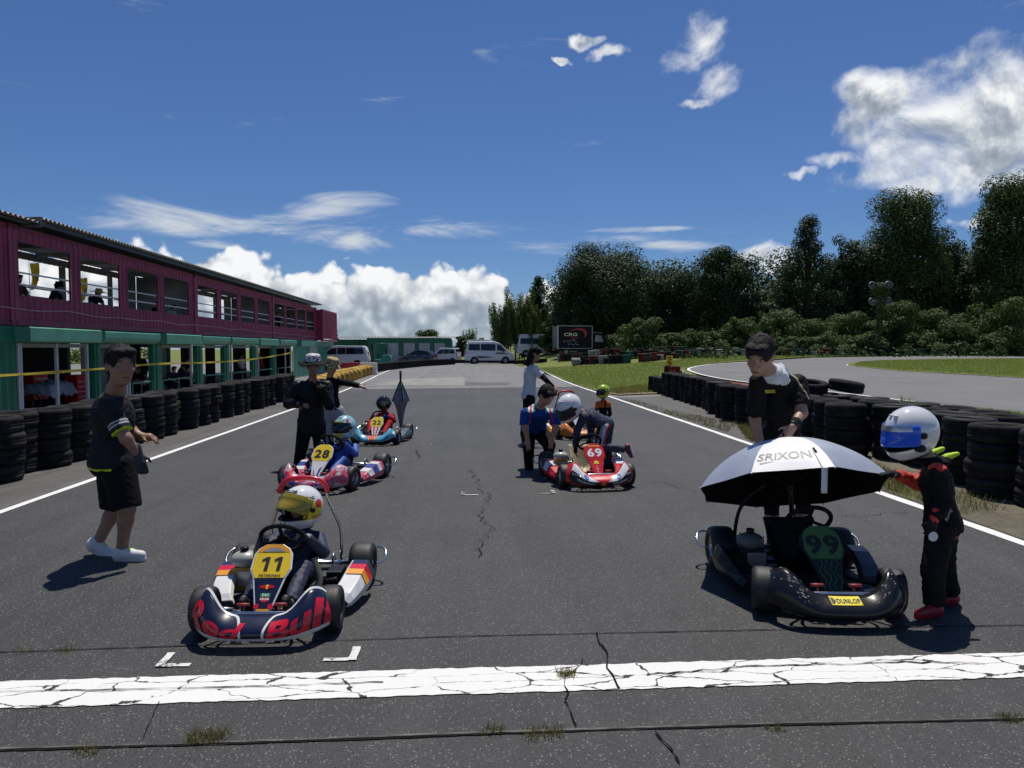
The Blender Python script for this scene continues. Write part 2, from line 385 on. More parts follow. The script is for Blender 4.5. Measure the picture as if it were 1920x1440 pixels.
def road_paint(name, wear, under, crack=0.0, bright=0.78):
    m = bpy.data.materials.new(name); m.use_nodes = True; t = NT(m.node_tree); b = t.n['Principled BSDF']
    p = t.new('ShaderNodeTexCoord').outputs['Object']
    n = t.math('ADD', t.math('MULTIPLY', t.noise(p, 5, 6, 0.7), 0.6), t.math('MULTIPLY', t.noise(p, 60, 4, 0.7), 0.4))
    worn = t.step(n, 0.62-wear*0.25, 0.72-wear*0.25)
    col = t.mix(t.noise(p, 1.7, 5, 0.6), (bright*0.93, bright*0.92, bright*0.88, 1), (bright, bright*0.99, bright*0.95, 1))
    vo0 = t.new('ShaderNodeTexVoronoi'); vo0.inputs['Scale'].default_value = 150; t.l.new(p, vo0.inputs['Vector'])
    col = t.mix(1.0, col, t.ramp(vo0.outputs['Distance'], [(0, (0.86,)*3), (0.5, (1.03,)*3)]), 'MULTIPLY')
    if crack:
        wv = t.noise(p, 3.2, 4, 0.6, out=1); ad = t.new('ShaderNodeVectorMath', operation='MULTIPLY_ADD'); t.l.new(wv, ad.inputs[0]); ad.inputs[1].default_value = (0.35, 0.12, 0); t.l.new(p, ad.inputs[2])
        sc = t.new('ShaderNodeVectorMath', operation='MULTIPLY'); t.l.new(ad.outputs[0], sc.inputs[0]); sc.inputs[1].default_value = (2.6, 9.5, 1)
        vo = t.new('ShaderNodeTexVoronoi', feature='DISTANCE_TO_EDGE', voronoi_dimensions='2D'); vo.inputs['Scale'].default_value = 1.0; t.l.new(sc.outputs[0], vo.inputs['Vector'])
        gate = t.step(t.noise(p, 1.6, 6, 0.75), 0.36, 0.58); fat = t.math('POWER', t.step(t.noise(p, 11, 4, 0.7), 0.42, 0.72), 1.5)
        lo_ = t.math('MULTIPLY', gate, t.math('ADD', 0.012, t.math('MULTIPLY', fat, 0.075*crack)))
        ck = t.math('SUBTRACT', 1.0, t.step(vo.outputs['Distance'], lo_, t.math('ADD', t.math('MULTIPLY', lo_, 1.6), 0.003)))
        worn = t.math('MAXIMUM', worn, ck)
    t.l.new(t.mix(worn, col, under), b.inputs['Base Color']); b.inputs['Roughness'].default_value = 0.85; b.inputs['Specular IOR Level'].default_value = 0.25
    return m
UND = (0.05,0.05,0.05,1)
P_LINE = road_paint('line_paint', 0.15, UND)
P_START = road_paint('cracked_line_paint', 0.05, (0.045,0.044,0.043,1), 1.0, 0.76)
P_WORN = road_paint('worn_paint', 0.7, UND, 0, 0.5)
P_OLDW = road_paint('faded_paint', 0.45, (0.1,0.1,0.1,1), 0, 0.6)
CRACK = mat('crack_gap', (0.016,0.015,0.014), 1.0, var=0.3, scale=40, spec=0.05)
def build_ground():
    xs = [-900,-500,-250,-120,-80,-60,-50]+[x for x in np.arange(-44, 61, 2.0)]+[70,85,110,160,260,500,900]
    ys = [-60,-30,-14]+[y for y in np.arange(-8, 113, 2.0)]+[120,135,160,200,280,450,800,1500]
    vs = [(x, y, hgt(x, y)-0.15) for y in ys for x in xs]; n = len(xs)
    fs = [(j*n+i, j*n+i+1, (j+1)*n+i+1, (j+1)*n+i) for j in range(len(ys)-1) for i in range(n-1)]
    g = obj('ground', np_mesh('ground', vs, fs, [S_TURF], smooth=True)); g['kind'] = 'structure'
    drape('paddock_asphalt', [(-42,-8),(46,-8),(46,26.5),(5.2,26.5),(5.2,92),(-42,92)], 2.0, 0.0, A_OLD)
    drape('verge_asphalt', [(-10.2,-6),(-4.6,-6),(-4.6,34),(-10.2,34)], 1.5, 0.004, A_APR)
    drape('track', [(-4.72,-6),(4.98,-6),(4.98,30.75),(-4.72,29.3)], 2.0, 0.008, A_DARK)
    # white edge lines, finish line, start line
    strip('track_line', catmull([(-4.67,-4),(-4.67,8),(-4.68,18),(-4.72,27),(-5.05,37),(-5.55,48),(-5.7,60),(-4.3,78),(-1.4,86)]), 0.1, 0.013, P_LINE, 0.6, 0.006)
    strip('track_line', catmull([(4.66,-4),(4.72,7.7),(4.9,11.8),(4.95,22.6),(5.02,35),(5.7,51)]), 0.12, 0.013, P_LINE, 0.4, 0.008)
    strip('start_line', [(-4.6,3.455),(4.6,3.43)], 0.275, 0.013, P_START, 0.04, 0.006)
    strip('finish_line', [(-4.6,29.3),(5.0,30.7)], 0.10, 0.014, P_OLDW, 0.4, 0.012)
    drape('concrete_slab', [G(698,722),G(871,723),G(871,707),G(760,710)], 2.0, 0.006, CONC)
    drape('concrete_slab', [G(872,716),G(960,718),G(950,722),G(872,723)], 2.0, 0.005, mat('patched_concrete', (0.15,0.148,0.14), 0.9, var=0.2, scale=1.2))
    # grid corner marks
    def corner(x, y, sx, m, s=1.0):
        strip('grid_mark', [(x, y), (x-sx*0.135*s, y)], 0.036*s, 0.0145, m, 0.03, 0.003); strip('grid_mark', [(x+sx*0.018*s, y-0.018*s), (x+sx*0.018*s, y+0.15*s)], 0.042*s, 0.0165, m, 0.03, 0.003)
    a = G(307,1252); b = G(655,1240)
    P_GRID = road_paint('grid_paint', 0.42, UND, 0, 0.7); corner(a[0], a[1], -1, P_GRID); corner(b[0], b[1], 1, P_GRID)
    for (px, py, k, sx) in [(872,930,1.1,-1),(1035,927,1.1,1),(805,835,1.0,1)]:
        p = G(px, py); corner(p[0], p[1], sx, P_WORN, k)
    # seams and cracks
    sm_p = [(-6,2.945),(-2,2.96),(-1,2.945),(0.2,2.95),(1.4,2.94),(2.4,2.915),(6,2.88)]
    strip('asphalt_seam', sm_p, lambda t: 0.005+0.007*abs(math.sin(t*23))+0.006*abs(math.sin(t*57)), 0.0125, CRACK, 0.05, 0.003)
    strip('seam_sealant', [(x, y+.013) for x, y in sm_p], lambda t: 0.004+0.012*abs(math.sin(t*13+1)), 0.0135, mat('grey_sealant', (.13,.127,.115), .85, var=.4, scale=9), 0.05, 0.003)
    strip('asphalt_seam', [(-6,3.93),(-2.5,3.94),(0,3.99),(1.5,3.97),(6,3.88)], 0.008, 0.0125, CRACK, 0.06, 0.002)
    def crack(pts, w, j=0.05, off=0.0175):
        q = resample(pts, 0.06); q = [(x+random.uniform(-j, j)*.5, y+random.uniform(-j, j)*.5) for x, y in q]
        strip('asphalt_crack', q, lambda t: w*(0.45+0.8*abs(math.sin(t*9+w*900))), off, CRACK, 0.03, w*0.25)
    crack([G(1120,1190),G(1135,1235),G(1150,1280),G(1163,1300)], 0.009, 0.04)
    crack([G(1095,1240),G(1062,1275),G(1065,1320),G(1080,1368)], 0.006, 0.03)
    crack([G(1235,1378),G(1255,1410),G(1270,1440)], 0.007, 0.03)
    crack([G(895,905),G(915,935),G(905,965),G(918,990),G(900,1020),G(905,1045)], 0.006, 0.13)
    crack([G(895,905),G(880,880)], 0.008, 0.1); crack([G(780,845),G(786,862)], 0.012, 0.1); crack([G(1540,966),G(1620,972),G(1690,962)], 0.006, 0.1)
    crack([G(640,900),G(760,868),G(830,862)], 0.005, 0.1); crack([G(1230,905),G(1330,930)], 0.005, 0.12); crack([G(265,1390),G(290,1340),G(300,1320)], 0.003, 0.03)
    crack([(-2.3,3.47),(-1.2,3.44),(-0.4,3.45)], 0.006, 0.015); crack([(0.9,3.44),(1.5,3.5),(2.3,3.49),(2.7,3.45)], 0.008, 0.02)
    # the other leg of the circuit, seen beyond the tyres
    near = [G(1400,679),G(1330,684),G(1292,691),G(1303,699),G(1340,708),G(1400,717),G(1520,731),G(1640,745),G(1780,762),G(1920,779)]
    far = [(40, near[-1][1]-3.5),(46,12),(46,48),G(1920,666),G(1700,668),G(1520,671)]
    poly = catmull(near, 5)+far
    drape('circuit', poly, 1.0, 0.012, A_BACK)
    strip('circuit_line', catmull(near+[(near[-1][0]+6, near[-1][1]-1.7)], 6), 0.16, 0.02, P_LINE, 0.8, 0.008)
    inf = [G(1920,710),G(1790,702),G(1700,697),G(1640,692),G(1597,687),G(1590,684),G(1608,680),G(1660,677)]
    drape('infield_turf', catmull(inf, 4)+[G(1800,674),G(1920,673),(46,34),(46,22)], 1.0, 0.05, S_TURF)
    strip('circuit_line', catmull(inf[:7], 6), 0.14, 0.022, P_LINE, 0.8, 0.008)
    lawn = [G(1010,691),G(1022,698),G(1060,714),G(1110,732),G(1150,741),G(1190,739),G(1235,737),G(1300,735),G(1352,730),G(1345,716),G(1300,702),G(1284,692),G(1300,687),G(1335,682),G(1400,677),G(1520,669.5),G(1700,666.5),G(1920,664.5),(60,66),(60,100),(6.4,100),(6.3,70)]
    drape('lawn_turf', lawn, 1.0, 0.03, S_TURF)
    dry = [G(1120,736.5),G(1160,742),G(1235,739),G(1300,737),G(1350,731),G(1310,722),G(1240,722),G(1160,727),G(1110,729)]
    drape('dry_turf_patch', dry, 1.0, 0.038, S_DRY)
    drape('kerb_paint', [G(1365,716),G(1430,724),G(1440,733),G(1400,730)], 1.0, 0.024, mat('faded_red_kerb', (0.22,0.085,0.07), 0.9, var=0.3, scale=3))
    # verge between the track and the tyres on the right
    drape('verge_soil', [G(1180,745),(4.99,24),(5.0,17),(4.95,11.8),(4.78,7.7),(4.7,4.5),(4.7,-2),(9.5,-2),(8.6,6.5),(7.6,9.5),(7.6,16),G(1260,742)], 1.0, 0.0035, A_APR)
    drape('verge_dirt', [(5.05,10.4),(4.85,7.6),(4.75,4.3),(4.75,-1),(7.5,-1),(7.3,6),(6.9,9),(6.6,11.5),(6.2,14)], 0.7, 0.0115, S_DIRT)
build_ground()
# ------------------------------------------------------------------ shared materials
RUB = mat('rubber', (0.011,0.011,0.012), 0.62, var=0.3, scale=14, bump=0.15, bscale=90, spec=0.22)
RUBW = mat('dusty_rubber', (0.022,0.021,0.021), 0.8, var=0.45, scale=6, bump=0.2, bscale=70)
MAROON = mat('maroon_paint', (0.29,0.028,0.085), 0.5, var=0.22, scale=1.7, bump=0.05)
MAROON_D = mat('maroon_rail', (0.23,0.022,0.068), 0.55, var=0.25, scale=2.2)
GREEN = mat('green_paint', (0.012,0.17,0.095), 0.5, var=0.2, scale=2.0, bump=0.05)
GREEN_L = mat('pale_green_paint', (0.085,0.30,0.21), 0.5, var=0.15, scale=2.0)
GREYW = mat('inner_grey_paint', (0.34,0.35,0.37), 0.7, var=0.15, scale=1.5)
ALU = mat('white_aluminium', (0.55,0.55,0.56), 0.45, var=0.1)
STEEL = mat('roof_steel', (0.17,0.165,0.165), 0.55, 0.2, var=0.25, scale=1.2)
CHROME = mat('chrome', (0.75,0.75,0.76), 0.18, 1.0, var=0.05)
BLACKP = mat('black_plastic', (0.011,0.011,0.013), 0.45, var=0.2, scale=20, spec=0.3)
BLACKM = mat('black_metal', (0.018,0.018,0.02), 0.38, 0.3, var=0.2)
WHITE = mat('white_paint', (0.78,0.78,0.77), 0.35, var=0.05)
WHITEC = mat('white_car_paint', (0.72,0.73,0.74), 0.25, var=0.04, coat=0.6)
DARKC = mat('dark_car_paint', (0.018,0.02,0.032), 0.25, var=0.05, coat=0.7)
TINT = glass('tinted_glass', (0.012,0.015,0.018), 0.06, 0.96)
YEL = mat('yellow_print', (0.85,0.58,0.02), 0.5, var=0.05)
RED = mat('red_paint', (0.55,0.012,0.02), 0.4, var=0.1)
INK = mat('black_print', (0.012,0.012,0.012), 0.55, var=0.0)
WINK = mat('white_print', (0.8,0.8,0.8), 0.5, var=0.0)
ORD = ['', 'first','second','third','fourth','fifth','sixth','seventh','eighth','ninth','tenth','eleventh','twelfth','thirteenth','fourteenth','fifteenth','sixteenth','seventeenth','eighteenth','nineteenth','twentieth']
def ordn(n):
    if n <= 20: return ORD[n]
    tens = {2:'twenty',3:'thirty',4:'forty'}[n//10]
    return {20:'twentieth',30:'thirtieth',40:'fortieth'}[n] if n % 10 == 0 else tens+'-'+ORD[n % 10]
# ------------------------------------------------------------------ lettering
def text_mesh(s, size=1.0, bold=0.0, shear=0.0, cuts=0, sx=1.0, space=1.0):
    """flat lettering as a bmesh centred on the origin in XY, height of capitals = size"""
    cu = bpy.data.curves.new('lettering', 'FONT'); cu.body = s; cu.size = size/0.70; cu.offset = bold*size; cu.shear = shear
    cu.align_x = 'CENTER'; cu.resolution_u = 3; cu.space_character = space
    o = bpy.data.objects.new('lettering', cu); COL.objects.link(o); dg = bpy.context.evaluated_depsgraph_get()
    me = bpy.data.meshes.new_from_object(o.evaluated_get(dg)); bpy.data.objects.remove(o); bpy.data.curves.remove(cu)
    bm = bmesh.new(); bm.from_mesh(me); bpy.data.meshes.remove(me)
    for v in bm.verts: v.co.x *= sx; v.co.y -= size/2
    if cuts:
        xs = [v.co.x for v in bm.verts]; ys = [v.co.y for v in bm.verts]
        for ax, lo, hi in ((0, min(xs), max(xs)), (1, min(ys), max(ys))):
            k = math.floor(lo/cuts)+1
            while k*cuts < hi:
                co = [0,0,0]; no = [0,0,0]; co[ax] = k*cuts; no[ax] = 1
                bmesh.ops.bisect_plane(bm, geom=bm.verts[:]+bm.edges[:]+bm.faces[:], plane_co=co, plane_no=no); k += 1
    return bm
def text_obj(name, s, fn, m, parent, size, **kw):
    """lettering laid on a surface: fn(x, y) -> point"""
    bm = text_mesh(s, size, **kw)
    for v in bm.verts: v.co = Vector(fn(v.co.x, v.co.y))
    me = bpy.data.meshes.new(name); bm.to_mesh(me); bm.free(); me.materials.append(m); return obj(name, me, parent)
def plane_fn(o, x, y, off=0.0):
    o = Vector(o); x = Vector(x).normalized(); y = Vector(y).normalized(); n = x.cross(y)
    return lambda a, b: o+x*a+y*b+n*off
# ------------------------------------------------------------------ tyres
def tyre_mesh(name, ro, ri, w, m, n=28, groove=True):
    h = w/2; e = 0.2*w
    prof = [(ri,-h*0.72),(ri+0.02*ro/0.3,-h*0.92),(ro*0.83,-h),(ro*0.94,-h*0.92),(ro*0.985,-h*0.7)]
    if groove: prof += [(ro,-h*0.55),(ro,-h*0.22),(ro*0.972,-h*0.2),(ro*0.972,-h*0.1),(ro,-h*0.08),(ro,h*0.08),(ro*0.972,h*0.1),(ro*0.972,h*0.2),(ro,h*0.22),(ro,h*0.55)]
    else: prof += [(ro,-h*0.45),(ro,h*0.45)]
    prof += [(ro*0.985,h*0.7),(ro*0.94,h*0.92),(ro*0.83,h),(ri+0.02*ro/0.3,h*0.92),(ri,h*0.72)]
    return MB().mat(m).lathe(prof, n=n, close=True).mesh(name)
TY = [tyre_mesh('tyre', 0.31, 0.185, 0.2, mat('faded_rubber', (0.032,0.031,0.03), 0.88, var=0.5, scale=5, bump=0.2, bscale=60)), tyre_mesh('tyre', 0.31, 0.185, 0.2, RUBW), tyre_mesh('tyre', 0.305, 0.19, 0.205, RUB), tyre_mesh('tyre', 0.325, 0.2, 0.205, RUBW)]
PAINT = {'red': mat('red_tyre_paint', (0.16,0.03,0.028), 0.75, var=0.5, scale=7), 'green': mat('green_tyre_paint', (0.03,0.10,0.075), 0.75, var=0.5, scale=7),
         'white': mat('white_tyre_paint', (0.36,0.36,0.34), 0.75, var=0.5, scale=7), 'black': RUBW}
def put_tyre(me, x, y, z, label, group, tilt=(0,0)):
    o = bpy.data.objects.new('tyre', me); COL.objects.link(o); o.location = (x, y, z); o.rotation_euler = (tilt[0], tilt[1], random.uniform(0, 6)); k_ = random.uniform(.95, 1.05); o.scale = (k_, k_, 1)
    return tag(o, label, 'tyre', group)
LEV = ['bottom', 'second', 'third', 'fourth', 'fifth']
def stack(x, y, n, where, group, j=0.012, mes=None):
    z = hgt(x, y)+0.01; w = 0.2
    for k in range(n):
        me = (mes or TY)[random.randrange(len(mes or TY))]
        lev = 'top' if k == n-1 else ('bottom' if k == 0 else LEV[k]+' lowest')
        put_tyre(me, x+random.uniform(-j, j)*(1+k*.4), y+random.uniform(-j, j)*(1+k*.4), z+w*(k+0.5), f'{lev} tyre, {where}', group, (random.uniform(-.012,.012), random.uniform(-.012,.012)))
yy = 7.9; i = 0
while yy < 24.6:
    i += 1; back = i % 4 == 0
    stack(-5.87-(0.2 if back else 0)+random.uniform(-.04, .04), yy, 4, f'{ordn(i)} stack from left before the green garages', 'black tyre stacks along the green garages')
    yy += (0.5 if back else 0.63)+random.uniform(-.02, .03)
RF = [(7.35,26.9),(7.33,26.2),(7.3,25.5),(7.28,24.8),(7.22,24.1),(7.2,23.4),(7.1,22.7),(7.08,22.0),(7.0,21.3),(6.95,20.6),(6.9,19.9),(6.85,19.2),(6.72,18.5),(6.5,17.8),(6.32,16.7),(6.2,16.0),(6.28,15.3),(6.3,14.6),(6.3,13.9),(6.22,13.2),(6.15,12.5),(6.08,11.8),(6.0,11.2),(5.88,10.6),(6.45,10.25),(6.5,9.6),(6.42,8.95),(6.2,8.3),(5.98,7.55),(6.05,6.9)]
for i, (x, y) in enumerate(RF): stack(x, y, 4 if y < 25 else 3, f'{ordn(i+1)} stack from far end of right verge row', 'black tyre stacks on the right verge')
RB = [(6.9,13.3),(6.85,12.6),(7.0,11.9),(6.75,11.2),(7.05,10.6),(7.1,9.9),(7.05,9.2),(6.85,8.6)]
for i, (x, y) in enumerate(RB): stack(x, y, 4, f'{ordn(i+1)} stack from far end of second right row', 'second row of tyre stacks on the right')
for (x, y, z, tx, ty, lb) in [(7.15,12.9,0.95,0.10,-0.12,'loose black tyre lying tilted on the stacks behind the bending man, right one'),(6.55,13.1,0.93,0.05,0.16,'loose black tyre lying tilted on the stacks behind the bending man, left one'),(7.6,12.1,0.12,0.0,0.0,'black tyre lying flat behind the second row of stacks')]:
    put_tyre(TY[3], x, y, z, lb, None, (tx, ty))
# painted tyre wall far behind the lawn: nearest ones single, the rest as one mass
def painted(col): return tyre_mesh('tyre', 0.31, 0.185, 0.2, PAINT[col], 14, False)
PT = {c: painted(c) for c in PAINT}
walls = [[(1096,684),(1148,683),(1175,682),(1204,680),(1219,678),(1256,673.5),(1283,672),(1325,669.5),(1381,668.5),(1450,668),(1550,667.5),(1650,667.2),(1740,667),(1830,667)],
         [(1050,678),(1110,676),(1180,674),(1240,669),(1290,667),(1340,665),(1420,664.5),(1560,664),(1700,663.8),(1900,664)]]
far_v = []; far_f = []; far_m = []; nsingle = 0
def add_far(x, y, z, ci, tx=0.0):
    b = sum(len(a) for a in far_v); n = 10; vs = []
    rr = [0.2, 0.29, 0.31, 0.31, 0.29, 0.2]; zz = [-.09,-.1,-.06,.06,.1,.09]
    for r_, z_ in zip(rr, zz):
        for j in range(n):
            a = 2*math.pi*j/n; vs.append((x+r_*math.cos(a), y+r_*math.sin(a), z+z_+tx*math.cos(a)*r_))
    far_v.append(np.array(vs))
    for i_ in range(5):
        for j in range(n): far_f.append((b+i_*n+j, b+i_*n+(j+1) % n, b+(i_+1)*n+(j+1) % n, b+(i_+1)*n+j)); far_m.append(ci)
cols = ['red','green','white','black']
for wi, wpts in enumerate(walls):
    pts = resample([G(*p) for p in wpts], 0.62)
    for k, (x, y) in enumerate(pts):
        u = random.random(); c = 'red' if u < .27 else 'green' if u < .5 else 'white' if u < .64 else 'black'
        if x > 34 and random.random() < .75: c = 'black'
        n = random.choice([2,3,3]) if wi == 0 else random.choice([3,3,4])
        for l in range(n):
            z = hgt(x, y)+0.04+0.2*(l+.5)
            if wi == 0 and k < 15 and nsingle < 40:
                nsingle += 1
                lev = 'top' if l == n-1 else LEV[l]+(' lowest' if l else '')
                put_tyre(PT[c], x+random.uniform(-.04,.04), y, z, f'{c}{"" if c == "black" else "-painted"} {lev} tyre, {ordn(k+1)} stack from left behind the lawn', 'painted tyres behind the lawn')
            else: add_far(x+random.uniform(-.05,.05), y+random.uniform(-.05,.05), z, cols.index(c), random.uniform(-.1,.1))
for wpts, n in (([(702,697.5),(740,692),(790,687),(848,683.5)], 3), ([(852,681),(930,680),(1020,680)], 2), ([(610,694),(640,690),(668,688)], 2)):
    for (x, y) in resample([G(*p) for p in wpts], 0.6):
        for l in range(n): add_far(x, y, hgt(x, y)+0.2*(l+.5), 3)
o = obj('tyre_wall', np_mesh('tyre_wall', np.vstack(far_v), far_f, [PAINT[c] for c in cols], far_m, True))
tag(o, 'long low wall of black and painted tyres edging the far side of the circuit', 'tyre wall', kind='stuff')
# bundle of white tyres, red tyre and sign at the end of the lawn
p = G(1080,686); e = empty('tyre_bundle', (p[0], p[1], hgt(*p)), 0, 'bundle of white-painted tyres lying on their sides on the lawn', 'tyre bundle')
for k in range(3): t_ = obj('tyre', PT['white'], e); t_.location = (-0.22+0.22*k, 0, 0.31); t_.rotation_euler = (0, R(80), 0)
for k in range(2): t_ = obj('tyre', PT['white'], e); t_.location = (0.28, 0.1, 0.12+k*.2)
p = G(1262,706)
put_tyre(TY[0], p[0]-.15, p[1]+.6, .5, 'black tyre standing upright beside the yellow sign', None, (R(90), .2)); put_tyre(TY[1], p[0]-.1, p[1]+.75, .32, 'black tyre leaning behind the yellow sign', None, (R(80), .1))
put_tyre(PT['red'], p[0]+.12, p[1]+.2, .62, 'faded red tyre lying on the far end of the tyre row', None, (.15,.05)); put_tyre(PT['red'], p[0]+.25, p[1]+.25, .42, 'faded red tyre under the topmost red tyre', None); put_tyre(PT['white'], p[0]+.45, p[1]+.35, .3, 'grey-white tyre propped beside the red tyres', None, (.4,.3))
sg = empty('trackside_sign', (p[0]-.05, p[1]+.5, 0.5), 0.1, 'small yellow sign with upright black letters standing on the tyres', 'sign')
MB().mat(YEL).box((0,0,0.42), (0.36,0.02,0.75)).build('panel', sg); text_obj('lettering', 'INN', plane_fn((0,-0.013,0.45), (0,0,-1), (1,0,0)), INK, sg, 0.22, bold=.03)
# yellow-covered blocks and plastic barriers on the left of the straight
YB = mat('yellow_block_cover', (0.50,0.31,0.07), 0.85, var=0.55, scale=3.5, bump=0.5, bscale=9)
for i, (x, y) in enumerate(resample([G(612,737), G(640,722), G(664,712), G(694,702.5)], 1.5)[:13]):
    e = empty('barrier_block', (x-.25, y, 0), R(8), f'yellow-covered tyre block, {ordn(i+1)} from the near end of the yellow row', 'barrier block', 'yellow-covered blocks beside the straight')
    mb = MB().mat(YB)
    def sq(u, v):
        a = 2*math.pi*u; c_, s_ = math.cos(a), math.sin(a); sx = math.copysign(abs(c_)**.35, c_); sy = math.copysign(abs(s_)**.35, s_)
        prof = [(0.92,0),(1,.12),(1.0,.42),(.93,.53),(.75,.58),(0,.6)]; k = v*(len(prof)-1); k0 = min(int(k), len(prof)-2); f = k-k0
        r_ = prof[k0][0]*(1-f)+prof[k0+1][0]*f; z = prof[k0][1]*(1-f)+prof[k0+1][1]*f
        wob = 1+.06*math.sin(5*a+i*2)+.05*math.sin(9*a+i); return V(.42*sx*r_*wob, .7*sy*r_*wob, z+.03*math.sin(3*a+i))
    mb.grid(sq, 36, 10).build('cover', e)
    MB().mat(mat('rope', (.35,.3,.2), .9)).tube([(-.43,.05,0),(-.43,.06,.45),(-.3,.05,.6),(.3,.05,.61),(.44,.06,.45),(.44,.05,0)], .012, 6).build('rope', e)
for (px, c, m_, lb) in [(657,'red',mat('red_plastic',(.5,.03,.05),.45),'red plastic road barrier behind the yellow blocks'),(691,'white',WHITE,'white plastic road barrier end behind the yellow blocks')]:
    q = AY(px, 684, 46); e = empty('road_barrier', (q.x, 46, 0), 0, lb, 'barrier')
    MB().mat(m_).prism([(-.22,0),(.22,0),(.2,.2),(.1,.42),(.09,.78),(-.09,.78),(-.1,.42),(-.2,.2)], lambda a, b: (-.55, a, b), 1.1, (1,0,0)).build('body', e, bevel=.02); MB().mat(BLACKP).lathe([(.04,0),(.04,.03)], (0,0,.78), n=10).build('cap', e)
# ------------------------------------------------------------------ pit building of stacked containers
FX = -11.6; BXX = -14.04; Y0 = 19.15; CL = 12.42; ZB = 2.25; ZT = 4.84
def AXY(px, X):
    r = ray(px, 640); return r[1]*X/r[0]
def corr(mb, y0, y1, z0, z1, x, d=0.036, pitch=0.278, out=1):
    """corrugated sheet standing in the plane x"""
    k = max(1, round((y1-y0)/pitch)); p = (y1-y0)/k; prof = []
    for i in range(k): prof += [(i*p, 0), (i*p+.27*p, 0), (i*p+.47*p, -d), (i*p+.80*p, -d)]
    prof.append((y1-y0, 0)); vs = []
    for (a, b) in prof: vs += [(x+b*out, y0+a, z0), (x+b*out, y0+a, z1)]
    mb.add(vs, [(2*i, 2*i+2, 2*i+3, 2*i+1) for i in range(len(prof)-1)])
bld = empty('container_building', (0,0,0), 0, 'long two-storey pit building of maroon containers above green garages', 'building')
def part(name, mb, **kw): return mb.build(name, bld, **kw)
conts = [(Y0-CL, False), (Y0, True), (Y0+CL, True), (Y0+2*CL, True)]
for ci, (ys, win) in enumerate(conts):
    ye = ys+CL-.02
    for yc in (ys+.08, ye-.08): part('corner_post', MB().mat(MAROON).box((FX-.02, yc, (ZB+ZT)/2), (.17,.16,ZT-ZB-.004)), bevel=.01)
    for yc in (ys+.09, ye-.09):
        for zc in (ZB+.06, ZT-.06): part('corner_casting', MB().mat(MAROON_D).box((FX+.005, yc, zc), (.16,.17,.125)).mat(BLACKP).box((FX+.084, yc, zc), (.006,.05,.075)), bevel=0)
    part('bottom_rail', MB().mat(MAROON_D).box((FX-.01, (ys+ye)/2, ZB+.09), (.1, CL-.36, .16)).box((FX+.055, (ys+ye)/2, ZB+.035), (.03, CL-.36, .04)))
    part('top_rail', MB().mat(MAROON_D).box((FX-.01, (ys+ye)/2, ZT-.05), (.08, CL-.36, .09)))
    if not win:
        mb = MB().mat(MAROON); corr(mb, ys+.16, ye-.16, ZB+.17, ZT-.095, FX+.02); part('corrugated_panel', mb)
    else:
        mb = MB().mat(MAROON); corr(mb, ys+.16, ye-.16, ZB+.17, 3.02, FX+.02); part('corrugated_panel', mb)
        mb = MB().mat(MAROON); corr(mb, ys+.16, ye-.16, 4.47, ZT-.095, FX+.02); part('corrugated_panel', mb)
        for k in range(5):
            a = ys+(.16 if k == 0 else .25+k*3.0-.52); b = ys+(.27 if k == 0 else .25+k*3.0) if k < 4 else ye-.16
            mb = MB().mat(MAROON); corr(mb, a, b, 3.02, 4.47, FX+.018, .05, .26); part('window_post', mb)
        for k in range(4):
            a = ys+.25+k*3.0; b = a+2.48
            fr = MB().mat(MAROON_D)
            fr.box((FX-.01,(a+b)/2,3.03),(.05,b-a,.035)); fr.box((FX-.01,(a+b)/2,4.46),(.05,b-a,.035)); fr.box((FX-.01,a+.012,3.745),(.05,.03,1.4)); fr.box((FX-.01,b-.012,3.745),(.05,.03,1.4)); part('window_frame', fr)
            for zc in (3.34, 3.65): part('window_rail', MB().mat(ALU).box((FX-.055,(a+b)/2,zc),(.03,b-a+.2,.045)))
    # inside of the upper floor
    mb = MB().mat(GREYW)
    if ci in (1, 2):
        ops = [(AXY(20, BXX), AXY(114, BXX)), (AXY(127, BXX), AXY(204, BXX)), (AXY(214, BXX), AXY(224, BXX))] if ci == 1 else [(AXY(369, BXX), AXY(401, BXX)), (AXY(412, BXX), AXY(421, BXX))]
        cut = [ys+.02]+[v for o_ in ops for v in o_]+[ye-.02]
        corr(mb, cut[0], cut[-1], ZB+.15, 2.95, BXX); corr(mb, cut[0], cut[-1], 4.5, ZT-.1, BXX)
        for a, b in zip(cut[0::2], cut[1::2]): corr(mb, a, b, 2.95, 4.5, BXX)
        part('back_wall', mb)
        for a, b in ops:
            for zc in (3.34, 3.62): part('back_rail', MB().mat(ALU).box((BXX+.05,(a+b)/2,zc),(.03,b-a,.045)))
    else: corr(mb, ys+.02, ye-.02, ZB+.15, ZT-.1, BXX); part('back_wall', mb)
    part('floor_deck', MB().mat(mat('plywood_floor', (.16,.12,.08), .8)).box(((FX+BXX)/2-.05,(ys+ye)/2,ZB+.12),(2.2,CL-.1,.05)))
    part('ceiling_sheet', MB().mat(GREYW).box(((FX+BXX)/2-.05,(ys+ye)/2,ZT-.07),(2.25,CL-.1,.03)))
    for k in range(6): part('ceiling_beam', MB().mat(GREYW).box(((FX+BXX)/2-.05, ys+1+k*2.1, ZT-.14),(2.2,.07,.1)))
for ys in (Y0, Y0+3*CL-.05): 
    part('end_wall', MB().mat(GREYW).box(((FX+BXX)/2-.05, ys-.015 if ys == Y0 else ys, (ZB+ZT)/2),(2.25,.03,ZT-ZB-.3)))
part('partition_wall', MB().mat(GREYW).box(((FX+BXX)/2-.1, Y0+CL-.03, (ZB+ZT)/2),(2.1,.04,ZT-ZB-.3))); part('partition_wall', MB().mat(GREYW).box(((FX+BXX)/2-.1, Y0+2*CL-.02, (ZB+ZT)/2),(2.1,.04,ZT-ZB-.3)))
